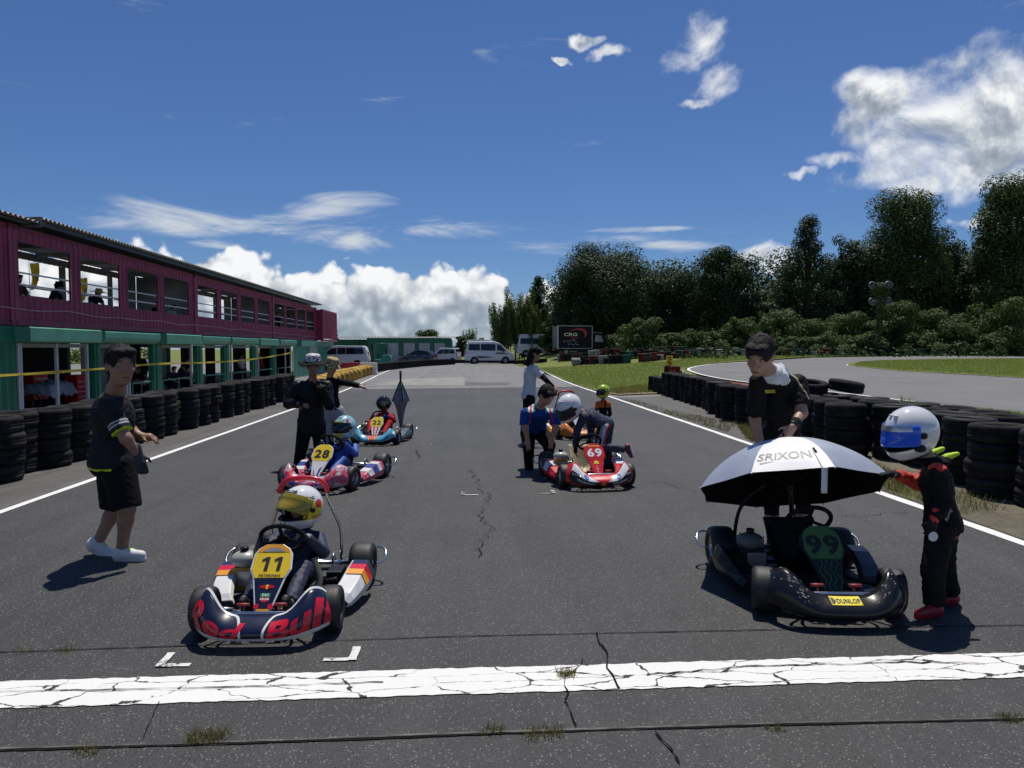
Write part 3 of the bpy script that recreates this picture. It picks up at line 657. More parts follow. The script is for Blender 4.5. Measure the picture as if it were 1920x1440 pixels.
# wavy roof sheets
def roof(y0, y1, zf, zb, xf, xb):
    mb = MB().mat(STEEL); n = int((y1-y0)/.2)*8; vs = []
    for i in range(n+1):
        y = y0+(y1-y0)*i/n; w = .034*math.sin(2*math.pi*i/8); vs += [(xf, y, zf+w), (xb, y, zb+w)]
    mb.add(vs, [(2*i, 2*i+1, 2*i+3, 2*i+2) for i in range(n)], True); part('roof_sheet', mb, solid=.006)
roof(Y0-CL+.3, Y0+.9, 4.98, 4.96, FX+.42, BXX-.3); roof(Y0+.55, Y0+3*CL+.5, 5.1, 5.0, FX+.45, BXX-.3)
part('roof_beam', MB().mat(BLACKM).box((FX+.3, Y0+1.4*CL, 4.97),(.06,3*CL,.1))); part('roof_beam', MB().mat(BLACKM).box((FX-.1, Y0+1.4*CL, 4.94),(.06,3*CL,.14)))
part('gable_sheet', MB().mat(STEEL).prism([(0,0),(2.9,0),(2.9,.2),(0,.28)], lambda a, b: (FX+.45-a, Y0+.56, 4.85+b), .02, (0,1,0)))
# closed container end block
ye0 = Y0+3*CL+.1; mb = MB().mat(MAROON); corr(mb, ye0+.2, ye0+5.9, ZB+.2, 4.6, FX+.52); part('corrugated_panel', mb)
part('end_frame', MB().mat(MAROON).box((FX+.44,ye0+.1,3.5),(.2,.2,2.5)).box((FX+.44,ye0+6,3.5),(.2,.2,2.5)).box((FX+.45,ye0+3.05,4.68),(.16,5.7,.14)).box((FX+.45,ye0+3.05,2.32),(.16,5.7,.14)), bevel=.015)
part('end_panel', MB().mat(MAROON).box((FX-.75,ye0+.06,3.5),(2.2,.05,2.4)))
# cable slung along the facade
cp = []
for k in range(90):
    y = 16+k*.46; cp.append((FX+.085, y, 2.74-.05*abs(math.sin(k*.26))-.02*math.sin(k*.9)-.0016*k))
part('cable', MB().mat(mat('pale_cable', (.5,.3,.38), .6)).tube(cp, .014, 6))
# lower floor: green garages
GZ = -.35
part('floor_slab', MB().mat(CONC).box((-13.2, Y0+18, GZ+.01),(3.4,64,.06)))
part('header_beam', MB().mat(GREEN).box((FX-.03, Y0+12, 2.02),(.14,62,.42)))
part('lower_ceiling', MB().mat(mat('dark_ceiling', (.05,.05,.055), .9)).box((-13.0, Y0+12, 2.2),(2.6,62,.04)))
mb = MB().mat(GREEN); corr(mb, 11, AXY(36, FX), GZ, 1.8, FX+.02, .05, .3); part('corrugated_panel', mb)
for (a, b) in [(172,184),(283,299),(366,376),(417,432),(471,482),(509,519)]:
    y0, y1 = AXY(a, FX), AXY(b, FX); y1 = min(y1, y0+.75)
    mb = MB().mat(GREEN).box((FX-.02,(y0+y1)/2,(GZ+1.8)/2),(.2,y1-y0,1.8-GZ)).box((FX+.095,(y0+y1)/2,(GZ+1.8)/2),(.05,(y1-y0)*.4,1.8-GZ)); part('garage_post', mb, bevel=.012)
for px in (34,38,106,163,236,241,301,358,433,484,535,545):
    y = AXY(px, FX); part('door_frame', MB().mat(ALU).box((FX-.02, y, (GZ+1.8)/2),(.07,.085,1.8-GZ)))
for (a, b) in [(34,163),(184,241),(301,358),(376,417),(433,471),(484,509),(519,545)]:
    y0, y1 = AXY(a, FX), AXY(b, FX); part('door_head', MB().mat(mat('grey_door_head', (.26,.26,.27), .6)).box((FX-.04,(y0+y1)/2,1.74),(.06,y1-y0,.11)))
for (a, b) in [(245,283),(303,358),(378,417),(434,470),(484,508),(520,544)]:
    y0, y1 = AXY(a, FX), AXY(b, FX)
    mb = MB().mat(GREEN_L).tube([(FX+.02,y0,.45),(FX+.02,y1,.45)], .03, 6); n = max(1, int((y1-y0)/1.4))
    for k in range(n+1): mb.tube([(FX+.02,y0+(y1-y0)*k/n,GZ),(FX+.02,y0+(y1-y0)*k/n,.45)], .025, 6)
    part('hand_rail', mb)
# rolled shutters over the doors: some square, some round-nosed
for i, (a, b) in enumerate([(56,190),(197,300),(312,378),(380,432),(435,485),(488,523),(526,556)]):
    X = FX+.42; y0, y1 = AXY(a, X), AXY(b, X)
    if i in (0, 2, 5): pr = [(0,1.83),(.38,1.83),(.40,1.87),(.40,2.19),(.36,2.22),(0,2.22)]
    else: pr = [(0,1.83),(.2,1.83),(.3,1.86),(.37,1.92),(.40,2.0),(.40,2.17),(.38,2.2),(0,2.2)]
    part('shutter_box', MB().mat(GREEN_L).prism(pr, lambda p_, q_: (FX+.045+p_, y0, q_), y1-y0, (0,1,0)))
y0, y1 = AXY(547, FX), ye0+6.1
mb = MB().mat(GREEN_L); corr(mb, y0+.1, y1, GZ, 1.83, FX+.05, .03, .4); part('corrugated_panel', mb)
part('end_frame', MB().mat(GREEN_L).box((FX+.05,(y0+y1)/2+1,2.03),(.3,y1-y0-2,.42)))
ya, yb = AXY(578, FX), AXY(592, FX); part('roller_door', MB().mat(mat('pale_roller_door', (.48,.48,.46), .6)).box((FX+.075,(ya+yb)/2,.75),(.04,yb-ya,2.1)))
for k in range(14): part('roller_slat', MB().mat(mat('roller_door_slat', (.44,.44,.42), .6)).box((FX+.1,(ya+yb)/2,-.2+k*.15),(.02,yb-ya-.1,.12)))
part('added_shade_roof', MB().mat(STEEL).box((-17.2, Y0+19, 2.28),(6.2,52,.05)))  # roof added only to shade the yard behind the garages
# garage backs: dark sheets added to deepen the shade, gaps to the yard
DK = mat('dark_shade_sheet', (.02,.021,.028), .8, var=.3)
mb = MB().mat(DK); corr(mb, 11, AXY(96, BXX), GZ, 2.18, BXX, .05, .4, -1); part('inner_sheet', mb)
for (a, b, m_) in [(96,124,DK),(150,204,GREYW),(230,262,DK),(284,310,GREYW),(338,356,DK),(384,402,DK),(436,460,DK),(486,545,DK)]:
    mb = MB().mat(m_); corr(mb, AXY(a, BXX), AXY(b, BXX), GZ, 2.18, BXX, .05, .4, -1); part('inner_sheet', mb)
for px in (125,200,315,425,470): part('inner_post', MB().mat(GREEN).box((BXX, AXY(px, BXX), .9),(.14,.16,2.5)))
for k in range(9): part('lamp_tube', MB().mat(ALU).box((-12.9, Y0+1.5+k*3.4, 2.12),(.9,.09,.06)))
# barrier tape with repeated printing
tpx = [(-60,706),(0,704),(90,699),(165,693),(232,688),(300,682),(380,680),(450,676),(505,669),(548,661)]
tp = empty('barrier_tape', (0,0,0), 0, 'yellow printed barrier tape strung along the front of the garages', 'barrier tape')
TX = FX+.6; tw = []
for (px, py) in tpx: r = ray(px, py); t_ = TX/r[0]; tw.append((r[1]*t_, CH+r[2]*t_))
tw = resample(catmull(tw, 5), .25)
mb = MB().mat(mat('yellow_tape', (.62,.47,.03), .5, var=.1)); vs = []
for i, (y, z) in enumerate(tw): s_ = .033+.006*math.sin(i*.7); vs += [(TX+.02*math.sin(i*.5), y, z-s_), (TX+.02*math.sin(i*.5+.5), y, z+s_)]
mb.add(vs, [(2*i, 2*i+2, 2*i+3, 2*i+1) for i in range(len(tw)-1)]); mb.build('ribbon', tp)
for k in range(14):
    i = 2+k*4
    if i+2 >= len(tw): break
    (y, z), (y2, z2) = tw[i], tw[i+2]
    text_obj('lettering', 'DUNLOP', plane_fn((TX+.03, (y+y2)/2, (z+z2)/2), (0, y2-y, z2-z), (0,-(z2-z),y2-y), .02), INK, tp, .04, bold=.02, shear=.25, sx=1.25)
for i_ in (0, len(tw)-1): MB().mat(BLACKM).tube([(TX,tw[i_][0],GZ),(TX,tw[i_][0],tw[i_][1]+.1)], .02, 6).build('pole', tp)
# flags behind the building
for (px, py, X, s_, lb) in [(64,520,-18,1,'yellow banner flag on a pole, left of two behind the upper floor'),(156,545,-18,.9,'yellow banner flag on a pole, right of two behind the upper floor')]:
    r = ray(px, py); t_ = X/r[0]; c = V(X, r[1]*t_, CH+r[2]*t_); e = empty('banner_flag', (c.x, c.y, hgt(c.x, c.y)), 0, lb, 'flag', 'banner flags behind the building'); zc = c.z-e.location.z
    MB().mat(ALU).tube([(0,-.32,0),(0,-.32,zc+.7)], .025, 6).tube([(0,-.32,zc+.55),(0,.42,zc+.6)], .015, 6).build('pole', e)
    def fl(u, v): return V(.08*math.sin(6*u+3*v), -.3+.62*u*(1-.28*(1-v)), zc+.55-1.1*(1-v)+.1*u)
    MB().mat(mat('yellow_flag_cloth', (.62,.42,.03), .8, var=.2, scale=3)).grid(fl, 10, 14).build('cloth', e)
    text_obj('lettering', 'N', lambda a, b: V(.12, .0+a, zc-.02+b), INK, e, .22, bold=.06)
# ------------------------------------------------------------------ far green lock-up garage
ga = AY(612, 655, 92); gb = AY(846, 655, 90)
gx0, gx1 = ga.x, gb.x; GY = 91.0; GH = 3.05
gar = empty('lockup_garage', (0,0,0), 0, 'low green corrugated lock-up garage with four pale roller doors', 'garage')
def corr_x(mb, x0, x1, z0, z1, y, d=.05, pitch=.5):
    k = max(1, round((x1-x0)/pitch)); p = (x1-x0)/k; vs = []; pr = []
    for i in range(k): pr += [(i*p,0),(i*p+.3*p,0),(i*p+.5*p,d),(i*p+.8*p,d)]
    pr.append((x1-x0,0))
    for a, b in pr: vs += [(x0+a, y+b, z0), (x0+a, y+b, z1)]
    mb.add(vs, [(2*i, 2*i+2, 2*i+3, 2*i+1) for i in range(len(pr)-1)])
xs = AY(688, 655, GY).x
mb = MB().mat(GREEN); corr_x(mb, xs, gx1, 0, GH-.12, GY); mb.build('front_wall', gar)
mb = MB().mat(GREEN); corr_x(mb, gx0, xs, 0, GH-.2, GY+2.5); mb.build('front_wall', gar)
MB().mat(GREEN).box((xs,GY+1.3,GH/2-.1),(.1,2.6,GH-.25)).box((gx1,GY+3,GH/2-.1),(.1,6,GH-.25)).build('side_wall', gar)
def rf(u, v): return V(gx0-.5+(gx1-gx0+1)*u, GY-.5+7*v, GH+.04*math.sin(u*250)+.25*v)
MB().mat(STEEL).grid(rf, 320, 1).build('roof', gar, solid=.01)
MB().mat(GREEN).box(((xs+gx1)/2,GY-.12,GH-.1),(gx1-xs,.2,.14)).build('roof_beam', gar)
for (a, b) in [(727,747),(757,778),(786,806),(815,834)]:
    q0, q1 = AY(a,655,GY).x, AY(b,655,GY).x
    d = MB().mat(mat('garage_door_paint', (.47,.47,.46), .6, var=.06)).box(((q0+q1)/2,GY-.04,1.2),(q1-q0,.05,2.35)).build('roller_door', gar)
    for k in range(9): MB().mat(mat('garage_door_slat', (.44,.44,.43), .6)).box(((q0+q1)/2,GY-.075,.15+k*.26),(q1-q0-.06,.02,.22)).build('slat', d)
# ------------------------------------------------------------------ vehicles: local +x is forward
KT = tyre_mesh('tyre', .33, .2, .2, RUB, 20, False)
def rim_mesh(r, w, m, n=5, nm='rim'):
    mb = MB().mat(m).lathe([(r,-w/2),(r*.93,-w/2),(r*.9,-w*.1),(r*.9,w*.1),(r*.93,w/2),(r,w/2)], n=20, close=True)
    mb.lathe([(.0,w*.28),(r*.25,w*.28),(r*.25,0),(0,0)], n=12)
    for k in range(n):
        a = 2*math.pi*k/n; mb.bar((r*.2*math.cos(a), r*.2*math.sin(a), w*.2), (r*.92*math.cos(a), r*.92*math.sin(a), w*.26), r*.3, w*.12, (0,0,1))
    return mb.mesh(nm)
RIMC = rim_mesh(.205, .18, mat('alloy', (.45,.45,.46), .35, .8, var=.05))
def vehicle(name, label, cat, loc, rz, prof, wid, paint, sidewins, wheels, shields=(), wr=.33, cut=.95, tum=.14, extra=None):
    e = empty(name, loc, rz, label, cat); zs = [p[1] for p in prof]; zt = max(zs)
    def hw(z): return wid/2-(0 if z < cut else tum*((z-cut)/(zt-cut))**1.3)
    n = len(prof); mb = MB().mat(paint); vs = []
    for (x, z) in prof: vs += [(x, -hw(z), z), (x, hw(z), z)]
    tri = [i for i in range(n)]
    mb.add(vs, [tuple(2*i for i in tri)[::-1], tuple(2*i+1 for i in tri)]+[(2*i, 2*((i+1) % n), 2*((i+1) % n)+1, 2*i+1) for i in range(n)])
    bd = mb.build('body', e, bevel=.05, seg=3)
    for w in sidewins:
        for s in (-1, 1): MB().mat(TINT).prism(w, lambda a, b: (a, s*(hw(b)+.006), b), .01, (0,s,0)).build('window', e)
    for (i, k0, k1, nm) in shields:
        (xa, za), (xb, zb) = prof[i], prof[(i+1) % n]; d = V(xb-xa, 0, zb-za); nn = V(-d.z, 0, d.x).normalized()
        if nn.x*(xa-sum(p[0] for p in prof)/n) < 0: nn = -nn
        q = []
        for k, s in ((k0,-1),(k0,1),(k1,1),(k1,-1)): x, z = xa+(xb-xa)*k, za+(zb-za)*k; q.append(V(x, s*(hw(z)-.09), z)+nn*.012)
        MB().mat(TINT).add(q+[p+nn*.01 for p in q], [(0,1,2,3),(7,6,5,4),(0,4,5,1),(1,5,6,2),(2,6,7,3),(3,7,4,0)]).build(nm, e)
    for x in wheels:
        for s in (-1, 1):
            MB().mat(BLACKP).lathe([(wr*1.16,0),(wr*1.16,.012)], (x, s*(wid/2+.004), wr), (0,s,0), n=20).build('wheel_arch', e)
            w = empty('wheel'); w.parent = e; w.location = (x, s*(wid/2-.03), wr); w.rotation_euler = (R(-90*s), 0, 0); w.scale = (wr/.33,)*3
            obj('tyre', KT, w); obj('rim', RIMC, w)
    if extra: extra(e, hw)
    return e
LAMP = mat('lamp_glass', (.7,.72,.75), .15, var=0, coat=1.0); TAIL = mat('tail_lamp', (.4,.01,.01), .2, var=0)
def lamps(xf, xr, zf, zr, w, sz=(.08,.32,.16), plate=True):
    def f(e, hw):
        for s in (-1, 1):
            MB().mat(LAMP).box((xf, s*(w/2-.22), zf), sz).build('headlight', e, bevel=.02); MB().mat(TAIL).box((xr, s*(w/2-.1), zr), (.05,.1,.4)).build('tail_light', e, bevel=.01)
            MB().mat(BLACKP).box((xf-1.05, s*(w/2+.09), zf+.38), (.12,.2,.14)).build('mirror', e, bevel=.03)
            for k in (.4, 1.4): MB().mat(CHROME).box((xf-1.6-k, s*(w/2+.012), zf+.2), (.18,.02,.03)).build('door_handle', e)
        MB().mat(BLACKP).box((xf+.02, 0, zf-.18), (.04,w*.55,.16)).build('grille', e)
        MB().mat(WHITE).box((xf+.05, 0, zf-.35), (.02,.33,.16)).build('number_plate', e); MB().mat(WHITE).box((xr-.03, 0, zf-.1), (.02,.33,.16)).build('number_plate', e)
    return f
# white people carrier
q = AY(692, 680, 61)
vehicle('parked_minivan', 'white people carrier parked beside the green forklift', 'minivan', (q.x-2.42, 61.5, 0), math.pi, [(-2.4,.3),(-2.42,.8),(-2.3,1.2),(-2.1,1.84),(-1.9,1.9),(.3,1.92),(.75,1.85),(1.6,1.15),(2.25,1.0),(2.42,.75),(2.42,.3)], 1.83, WHITEC,
    [[(-2.05,1.22),(-1.0,1.2),(-.55,1.2),(-.55,1.74),(-1.95,1.72)],[(-.5,1.2),(.15,1.18),(.15,1.74),(-.5,1.75)],[(.22,1.18),(1.28,1.16),(.72,1.66),(.22,1.73)]], [-1.5,1.5], [(6,.08,.92,'windshield'),(2,.15,.9,'rear_window')], extra=lamps(2.36,-2.42,.85,1.2,1.83))
# dark hatchback and white small car, nose towards the left
vehicle('parked_car', 'dark blue hatchback parked before the lock-up garage', 'car', (AY(784,670,82).x, 82, 0), R(163), [(-2.0,.3),(-2.05,.75),(-1.9,1.05),(-1.45,1.4),(-.6,1.52),(.1,1.48),(.95,1.0),(1.7,.85),(2.05,.65),(2.05,.3)], 1.7, DARKC,
    [[(-1.6,1.02),(-.75,1.0),(-.75,1.38),(-1.3,1.32)],[(-.7,1.0),(.0,.98),(-.05,1.38),(-.7,1.4)],[(.05,.98),(.78,.98),(.1,1.36)]], [-1.3,1.3], [(5,.08,.92,'windshield'),(2,.15,.9,'rear_window')], .3, .9, .16, lamps(1.98,-2.02,.68,.95,1.7))
vehicle('parked_car', 'white tall small car parked at the right end of the garage', 'car', (AY(836,668,84).x, 84, 0), R(155), [(-1.7,.3),(-1.72,.8),(-1.65,1.25),(-1.5,1.68),(-1.2,1.74),(.3,1.76),(.6,1.66),(1.15,1.08),(1.6,.98),(1.72,.75),(1.72,.3)], 1.48, WHITEC,
    [[(-1.5,1.1),(-.85,1.1),(-.85,1.58),(-1.4,1.55)],[(-.8,1.1),(-.05,1.08),(-.05,1.6),(-.8,1.6)],[(.0,1.08),(.85,1.05),(.5,1.52),(.0,1.6)]], [-1.2,1.2], [(6,.08,.92,'windshield'),(2,.15,.9,'rear_window')], .29, .95, .1, lamps(1.66,-1.72,.82,1.0,1.48))
# two white vans beyond the track's end
hp = [(-2.4,.32),(-2.44,.9),(-2.38,1.3),(-2.25,2.05),(-2.05,2.2),(.3,2.24),(.95,2.1),(1.85,1.3),(2.3,1.05),(2.42,.8),(2.42,.32)]
def van(nm, lb, px, Y, stripe, flip=0, hidden=False):
    c = AY(px, 670, Y)
    def ex(e, hw):
        lamps(2.36,-2.44,.85,1.1,1.88)(e, hw)
        MB().mat(WHITEC).prism([(-2.2,2.18),(.3,2.22),(.9,2.08),(.3,2.34),(-.2,2.4),(-1.9,2.4),(-2.2,2.3)], lambda a, b: (a,-.72,b), 1.44, (0,1,0)).build('high_roof', e, bevel=.05)
        if stripe:
            for s in (-1, 1):
                MB().mat(mat('van_stripe', (.05,.055,.065), .4)).prism([(-1.1,.55),(.3,.62),(-.2,.74),(-1.0,.78),(-1.35,.8)], lambda a, b: (a, s*(.94+.004), b), .004, (0,s,0)).build('stripe', e)
                MB().mat(mat('van_stripe', (.05,.055,.065), .4)).prism([(.5,1.0),(1.9,.98),(1.4,1.1),(.7,1.14)], lambda a, b: (a, s*(.94+.004), b), .004, (0,s,0)).build('stripe', e)
    e_ = vehicle(nm, lb, 'van', (c.x, Y, hgt(c.x, Y)), R(4)+flip, hp, 1.88, WHITEC, [[(-2.15,1.36),(-1.0,1.34),(-1.0,1.96),(-2.1,1.96)],[(-.9,1.34),(.55,1.32),(.55,1.96),(-.9,1.97)],[(.72,1.32),(1.62,1.28),(1.08,1.88),(.72,1.96)]], [-1.55,1.55], [(6,.06,.94,'windshield'),(2,.1,.9,'rear_window')], .34, 1.2, .14, ex); e_.scale = (1.1,)*3; return e_
van('parked_van', 'white high-roof van with dark swoosh stripes on its side', 917, 79, True)
van('parked_van', 'plain white high-roof van parked half behind the black truck', 1010, 84, False)
# black box truck
c = AY(1073, 668, 70); tz = hgt(c.x, 70)
tr = empty('box_truck', (c.x, 70, tz), R(8), 'black box truck with white-framed sides and a red swoosh emblem', 'truck')
BLKB = mat('black_box_panel', (.010,.010,.014), .55, var=.15, scale=2, spec=.2)
MB().mat(BLKB).box((0,0,1.78),(3.5,1.9,2.2)).build('cargo_box', tr, bevel=.01)
for s in (-1, 1):
    fr = MB().mat(mat('box_frame', (.62,.62,.62), .4))
    for (a, b) in [((-1.76,.69),(1.76,.69)),((-1.76,2.88),(1.76,2.88)),((-1.73,.69),(-1.73,2.88)),((1.73,.69),(1.73,2.88))]: fr.bar((a[0],s*.965,a[1]),(b[0],s*.965,b[1]),.05,.07,(0,s,0))
    fr.build('side_frame', tr)
MB().mat(mat('truck_rear_panel', (.03,.032,.04), .4)).box((-1.77,0,1.8),(.04,1.75,2.05)).build('rear_door', tr); MB().mat(mat('box_frame', (.62,.62,.62), .4)).box((-1.77,-.93,1.78),(.07,.07,2.25)).build('corner_trim', tr)
tf = plane_fn((0,-.953,1.85), (1,0,0), (0,0,1), .006)
text_obj('lettering', 'CRG', lambda a, b: tf(a-.45, b+.2), mat('pale_gold_print', (.75,.66,.4), .4, var=0), tr, .3, bold=.05, sx=1.6)
text_obj('lettering', 'JAPAN', lambda a, b: tf(a-.1, b-.12), mat('red_print', (.55,.02,.03), .4, var=0), tr, .15, bold=.02, shear=.3, sx=1.3)
sw = [(-.75,.5),(-.3,.72),(.3,.83),(.85,.72),(1.1,.45),(1.05,.1),(.75,-.15),(.86,.1),(.85,.38),(.62,.56),(.2,.66),(-.3,.62)]
MB().mat(mat('red_print', (.55,.02,.03), .4, var=0)).prism(sw, lambda a, b: tf(a+.1, b), 0).build('emblem', tr)
sc_ = MB().mat(WINK)
for pts in ([(-1.2,-.45),(-1.05,-.38),(-1.0,-.5),(-1.15,-.55),(-1.2,-.45)],[(-.9,-.4),(-.75,-.5),(-.6,-.35),(-.55,-.55),(-.35,-.3),(-.2,-.42),(-.1,-.25)],[(-.7,-.62),(-.65,-.85),(-.5,-.65)],[(-.35,-.7),(-.2,-.85),(0,-.68),(.15,-.82),(.4,-.78)],[(-.1,-.25),(0,-.5),(.2,-.6)]):
    sc_.tube([tf(a, b) for a, b in pts], .018, 4)
sc_.build('drawing', tr)
cabp = [(1.85,.45),(1.85,2.2),(2.0,2.3),(2.85,2.25),(3.25,1.35),(3.35,1.25),(3.4,.45)]
MB().mat(BLKB).prism(cabp, lambda a, b: (a,-.88,b), 1.76, (0,1,0)).build('cab', tr, bevel=.05, seg=3)
for s in (-1, 1): MB().mat(mat('cab_glass', (.3,.33,.34), .1, var=0)).prism([(2.05,1.35),(2.95,1.32),(2.72,1.95),(2.1,2.0)], lambda a, b: (a, s*.884, b), .01, (0,s,0)).build('window', tr)
MB().mat(TINT).add([(2.88,-.75,2.17),(2.88,.75,2.17),(3.27,.75,1.4),(3.27,-.75,1.4)], [(0,1,2,3)]).build('windshield', tr, solid=.01)
MB().mat(BLACKM).box((.7,0,.55),(5.2,.8,.16)).build('chassis', tr)
for x in (-.9, 2.6):
    for s in (-1, 1):
        w = empty('wheel'); w.parent = tr; w.location = (x, s*.78, .36); w.rotation_euler = (R(-90*s),0,0); w.scale = (1.1,)*3; obj('tyre', KT, w); obj('rim', RIMC, w)
MB().mat(BLACKP).box((.7,-.8,.4),(1.4,.08,.4)).build('side_guard', tr)
for s in (-1, 1): MB().mat(LAMP).box((3.4,s*.65,.75),(.05,.3,.18)).build('headlight', tr); MB().mat(TAIL).box((-1.8,s*.75,.62),(.05,.2,.12)).build('tail_light', tr); MB().mat(BLACKP).box((3.2,s*1.05,1.7),(.08,.18,.35)).build('mirror', tr)
# forklift
c = AY(713, 672, 64); fk = empty('forklift', (c.x, 64, 0), math.pi, 'pale green forklift truck standing before the lock-up garage', 'forklift')
FG = mat('forklift_paint', (.05,.26,.2), .45, var=.15)
MB().mat(FG).prism([(-1.0,.35),(-1.0,.95),(-.8,1.15),(-.2,1.1),(-.1,.75),(.5,.7),(.55,.35)], lambda a, b: (a,-.5,b), 1.0, (0,1,0)).build('body', fk, bevel=.05, seg=3)
MB().mat(BLACKP).box((-.35,0,1.2),(.45,.5,.14)).box((-.58,0,1.45),(.1,.48,.5)).build('seat', fk, bevel=.04)
g_ = MB().mat(FG)
for s in (-1, 1): g_.tube([(.45,s*.45,.7),(.35,s*.45,2.1),(-.75,s*.45,2.12),(-.85,s*.45,1.1)], .035, 6)
for k in range(4): g_.bar((.3-k*.33,-.45,2.12),(.3-k*.33,.45,2.12),.04,.04)
g_.build('overhead_guard', fk)
ms = MB().mat(BLACKM)
for s in (-1, 1): ms.box((.75,s*.3,1.15),(.12,.08,2.1))
for z in (.35,1.2,2.15): ms.box((.75,0,z),(.08,.6,.08))
ms.build('mast', fk); MB().mat(BLACKM).box((.86,0,.5),(.06,.9,.4)).box((1.3,.28,.15),(.9,.12,.05)).box((1.3,-.28,.15),(.9,.12,.05)).build('fork', fk)
MB().mat(BLACKP).tube([(.15+.13*math.cos(a),.13*math.sin(a)+.05,1.2+.05*math.cos(a)) for a in np.linspace(0,2*math.pi,13)[:-1]], .015, 6, True).tube([(.35,.05,.7),(.15,.05,1.2)],.02,6).build('steering_wheel', fk)
for x, wr in ((-.7,.26),(.45,.32)):
    for s in (-1, 1):
        w = empty('wheel'); w.parent = fk; w.location = (x, s*.5, wr); w.rotation_euler = (R(-90*s),0,0); w.scale = (wr/.33,)*3; obj('tyre', KT, w); obj('rim', RIMC, w)
# cars seen through the garages, in the yard behind
vehicle('parked_car', 'black car seen through the garage openings', 'car', (-16.6, 36.5, -.35), R(-70), [(-2.0,.3),(-2.05,.75),(-1.9,1.05),(-1.45,1.4),(-.6,1.52),(.1,1.48),(.95,1.0),(1.7,.85),(2.05,.65),(2.05,.3)], 1.7, DARKC, [[(-1.6,1.02),(-.75,1.0),(-.75,1.38),(-1.3,1.32)],[(.05,.98),(.78,.98),(.1,1.36),(-.6,1.4),(-.6,1.0)]], [-1.3,1.3], [(5,.08,.92,'windshield'),(2,.15,.9,'rear_window')], .3, .9, .16, lamps(1.98,-2.02,.68,.95,1.7))
vehicle('parked_car', 'dark car parked in the shaded yard behind the first garages', 'car', (-17.0, 27.5, -.35), R(-80), [(-2.0,.3),(-2.05,.75),(-1.9,1.05),(-1.45,1.4),(-.6,1.52),(.1,1.48),(.95,1.0),(1.7,.85),(2.05,.65),(2.05,.3)], 1.7, DARKC, [[(-1.6,1.02),(-.75,1.0),(-.75,1.38),(-1.3,1.32)],[(.05,.98),(.78,.98),(.1,1.36),(-.6,1.4),(-.6,1.0)]], [-1.3,1.3], [(5,.08,.92,'windshield'),(2,.15,.9,'rear_window')], .3, .9, .16, lamps(1.98,-2.02,.68,.95,1.7))
vehicle('parked_van', 'white van seen through the garage openings', 'van', (-20, 33, -.35), R(95), hp, 1.88, WHITEC, [[(-.9,1.34),(.55,1.32),(.55,1.96),(-.9,1.97)]], [-1.55,1.55], [(6,.06,.94,'windshield')], .34, 1.2, .14, lamps(2.36,-2.44,.85,1.1,1.88))
# ------------------------------------------------------------------ trees
def leaf_mat(name, c0, c1, c2):
    m = bpy.data.materials.new(name); m.use_nodes = True; t = NT(m.node_tree); b = t.n['Principled BSDF']; out = t.n['Material Output']
    ge = t.new('ShaderNodeNewGeometry'); col = t.ramp(ge.outputs['Random Per Island'], [(0, c0), (.5, c1), (1, c2)])
    t.l.new(col, b.inputs['Base Color']); b.inputs['Roughness'].default_value = .6; b.inputs['Specular IOR Level'].default_value = .18
    tr_ = t.new('ShaderNodeBsdfTranslucent'); t.l.new(t.mix(1.0, col, (1.0,1.25,.5,1), 'MULTIPLY'), tr_.inputs[0])
    mx = t.new('ShaderNodeMixShader'); mx.inputs[0].default_value = .2; t.l.new(b.outputs[0], mx.inputs[1]); t.l.new(tr_.outputs[0], mx.inputs[2]); t.l.new(mx.outputs[0], out.inputs[0]); return m
L_DARK = leaf_mat('dark_leaf', (.028,.05,.022), (.045,.072,.028), (.07,.10,.04))
L_MID = leaf_mat('mid_leaf', (.045,.07,.022), (.075,.11,.032), (.11,.145,.05))
L_VINE = leaf_mat('vine_leaf', (.045,.075,.02), (.07,.11,.03), (.11,.15,.05))
L_BAM = leaf_mat('bamboo_leaf', (.09,.13,.03), (.13,.18,.045), (.18,.22,.07))
BARK = mat('bark', (.06,.05,.04), .9, var=.4, scale=6, bump=.6, bscale=18)
RNG = np.random.default_rng(11)
def leaves(pos, nrm, size, asp=.55):
    n = len(pos); r = RNG.normal(size=(n,3)); a = np.cross(nrm, r); a /= np.linalg.norm(a, axis=1, keepdims=True)+1e-9
    b = np.cross(nrm, a); s = (size*RNG.uniform(.6, 1.35, n))[:, None]
    v = np.stack([pos-a*s*.5, pos+b*s*asp*.5+nrm*s*.06, pos+a*s*.5, pos-b*s*asp*.5+nrm*s*.06], 1).reshape(-1, 3)
    return v, np.arange(4*n).reshape(n, 4)
def clump_leaves(cs, rs, per, size, up=.5, inner=.25):
    P = []; N = []
    for c, r_, k in zip(cs, rs, per):
        d = RNG.normal(size=(k,3)); d /= np.linalg.norm(d, axis=1, keepdims=True)
        rad = np.where(RNG.random(k) < inner, RNG.uniform(.2,.8,k), RNG.uniform(.82,1.08,k))
        P.append(np.asarray(c)+d*rad[:,None]*np.asarray(r_)); nn = d+RNG.normal(size=(k,3))*.38; nn[:,2] += up; N.append(nn/np.linalg.norm(nn,axis=1,keepdims=True))
    return np.vstack(P), np.vstack(N)
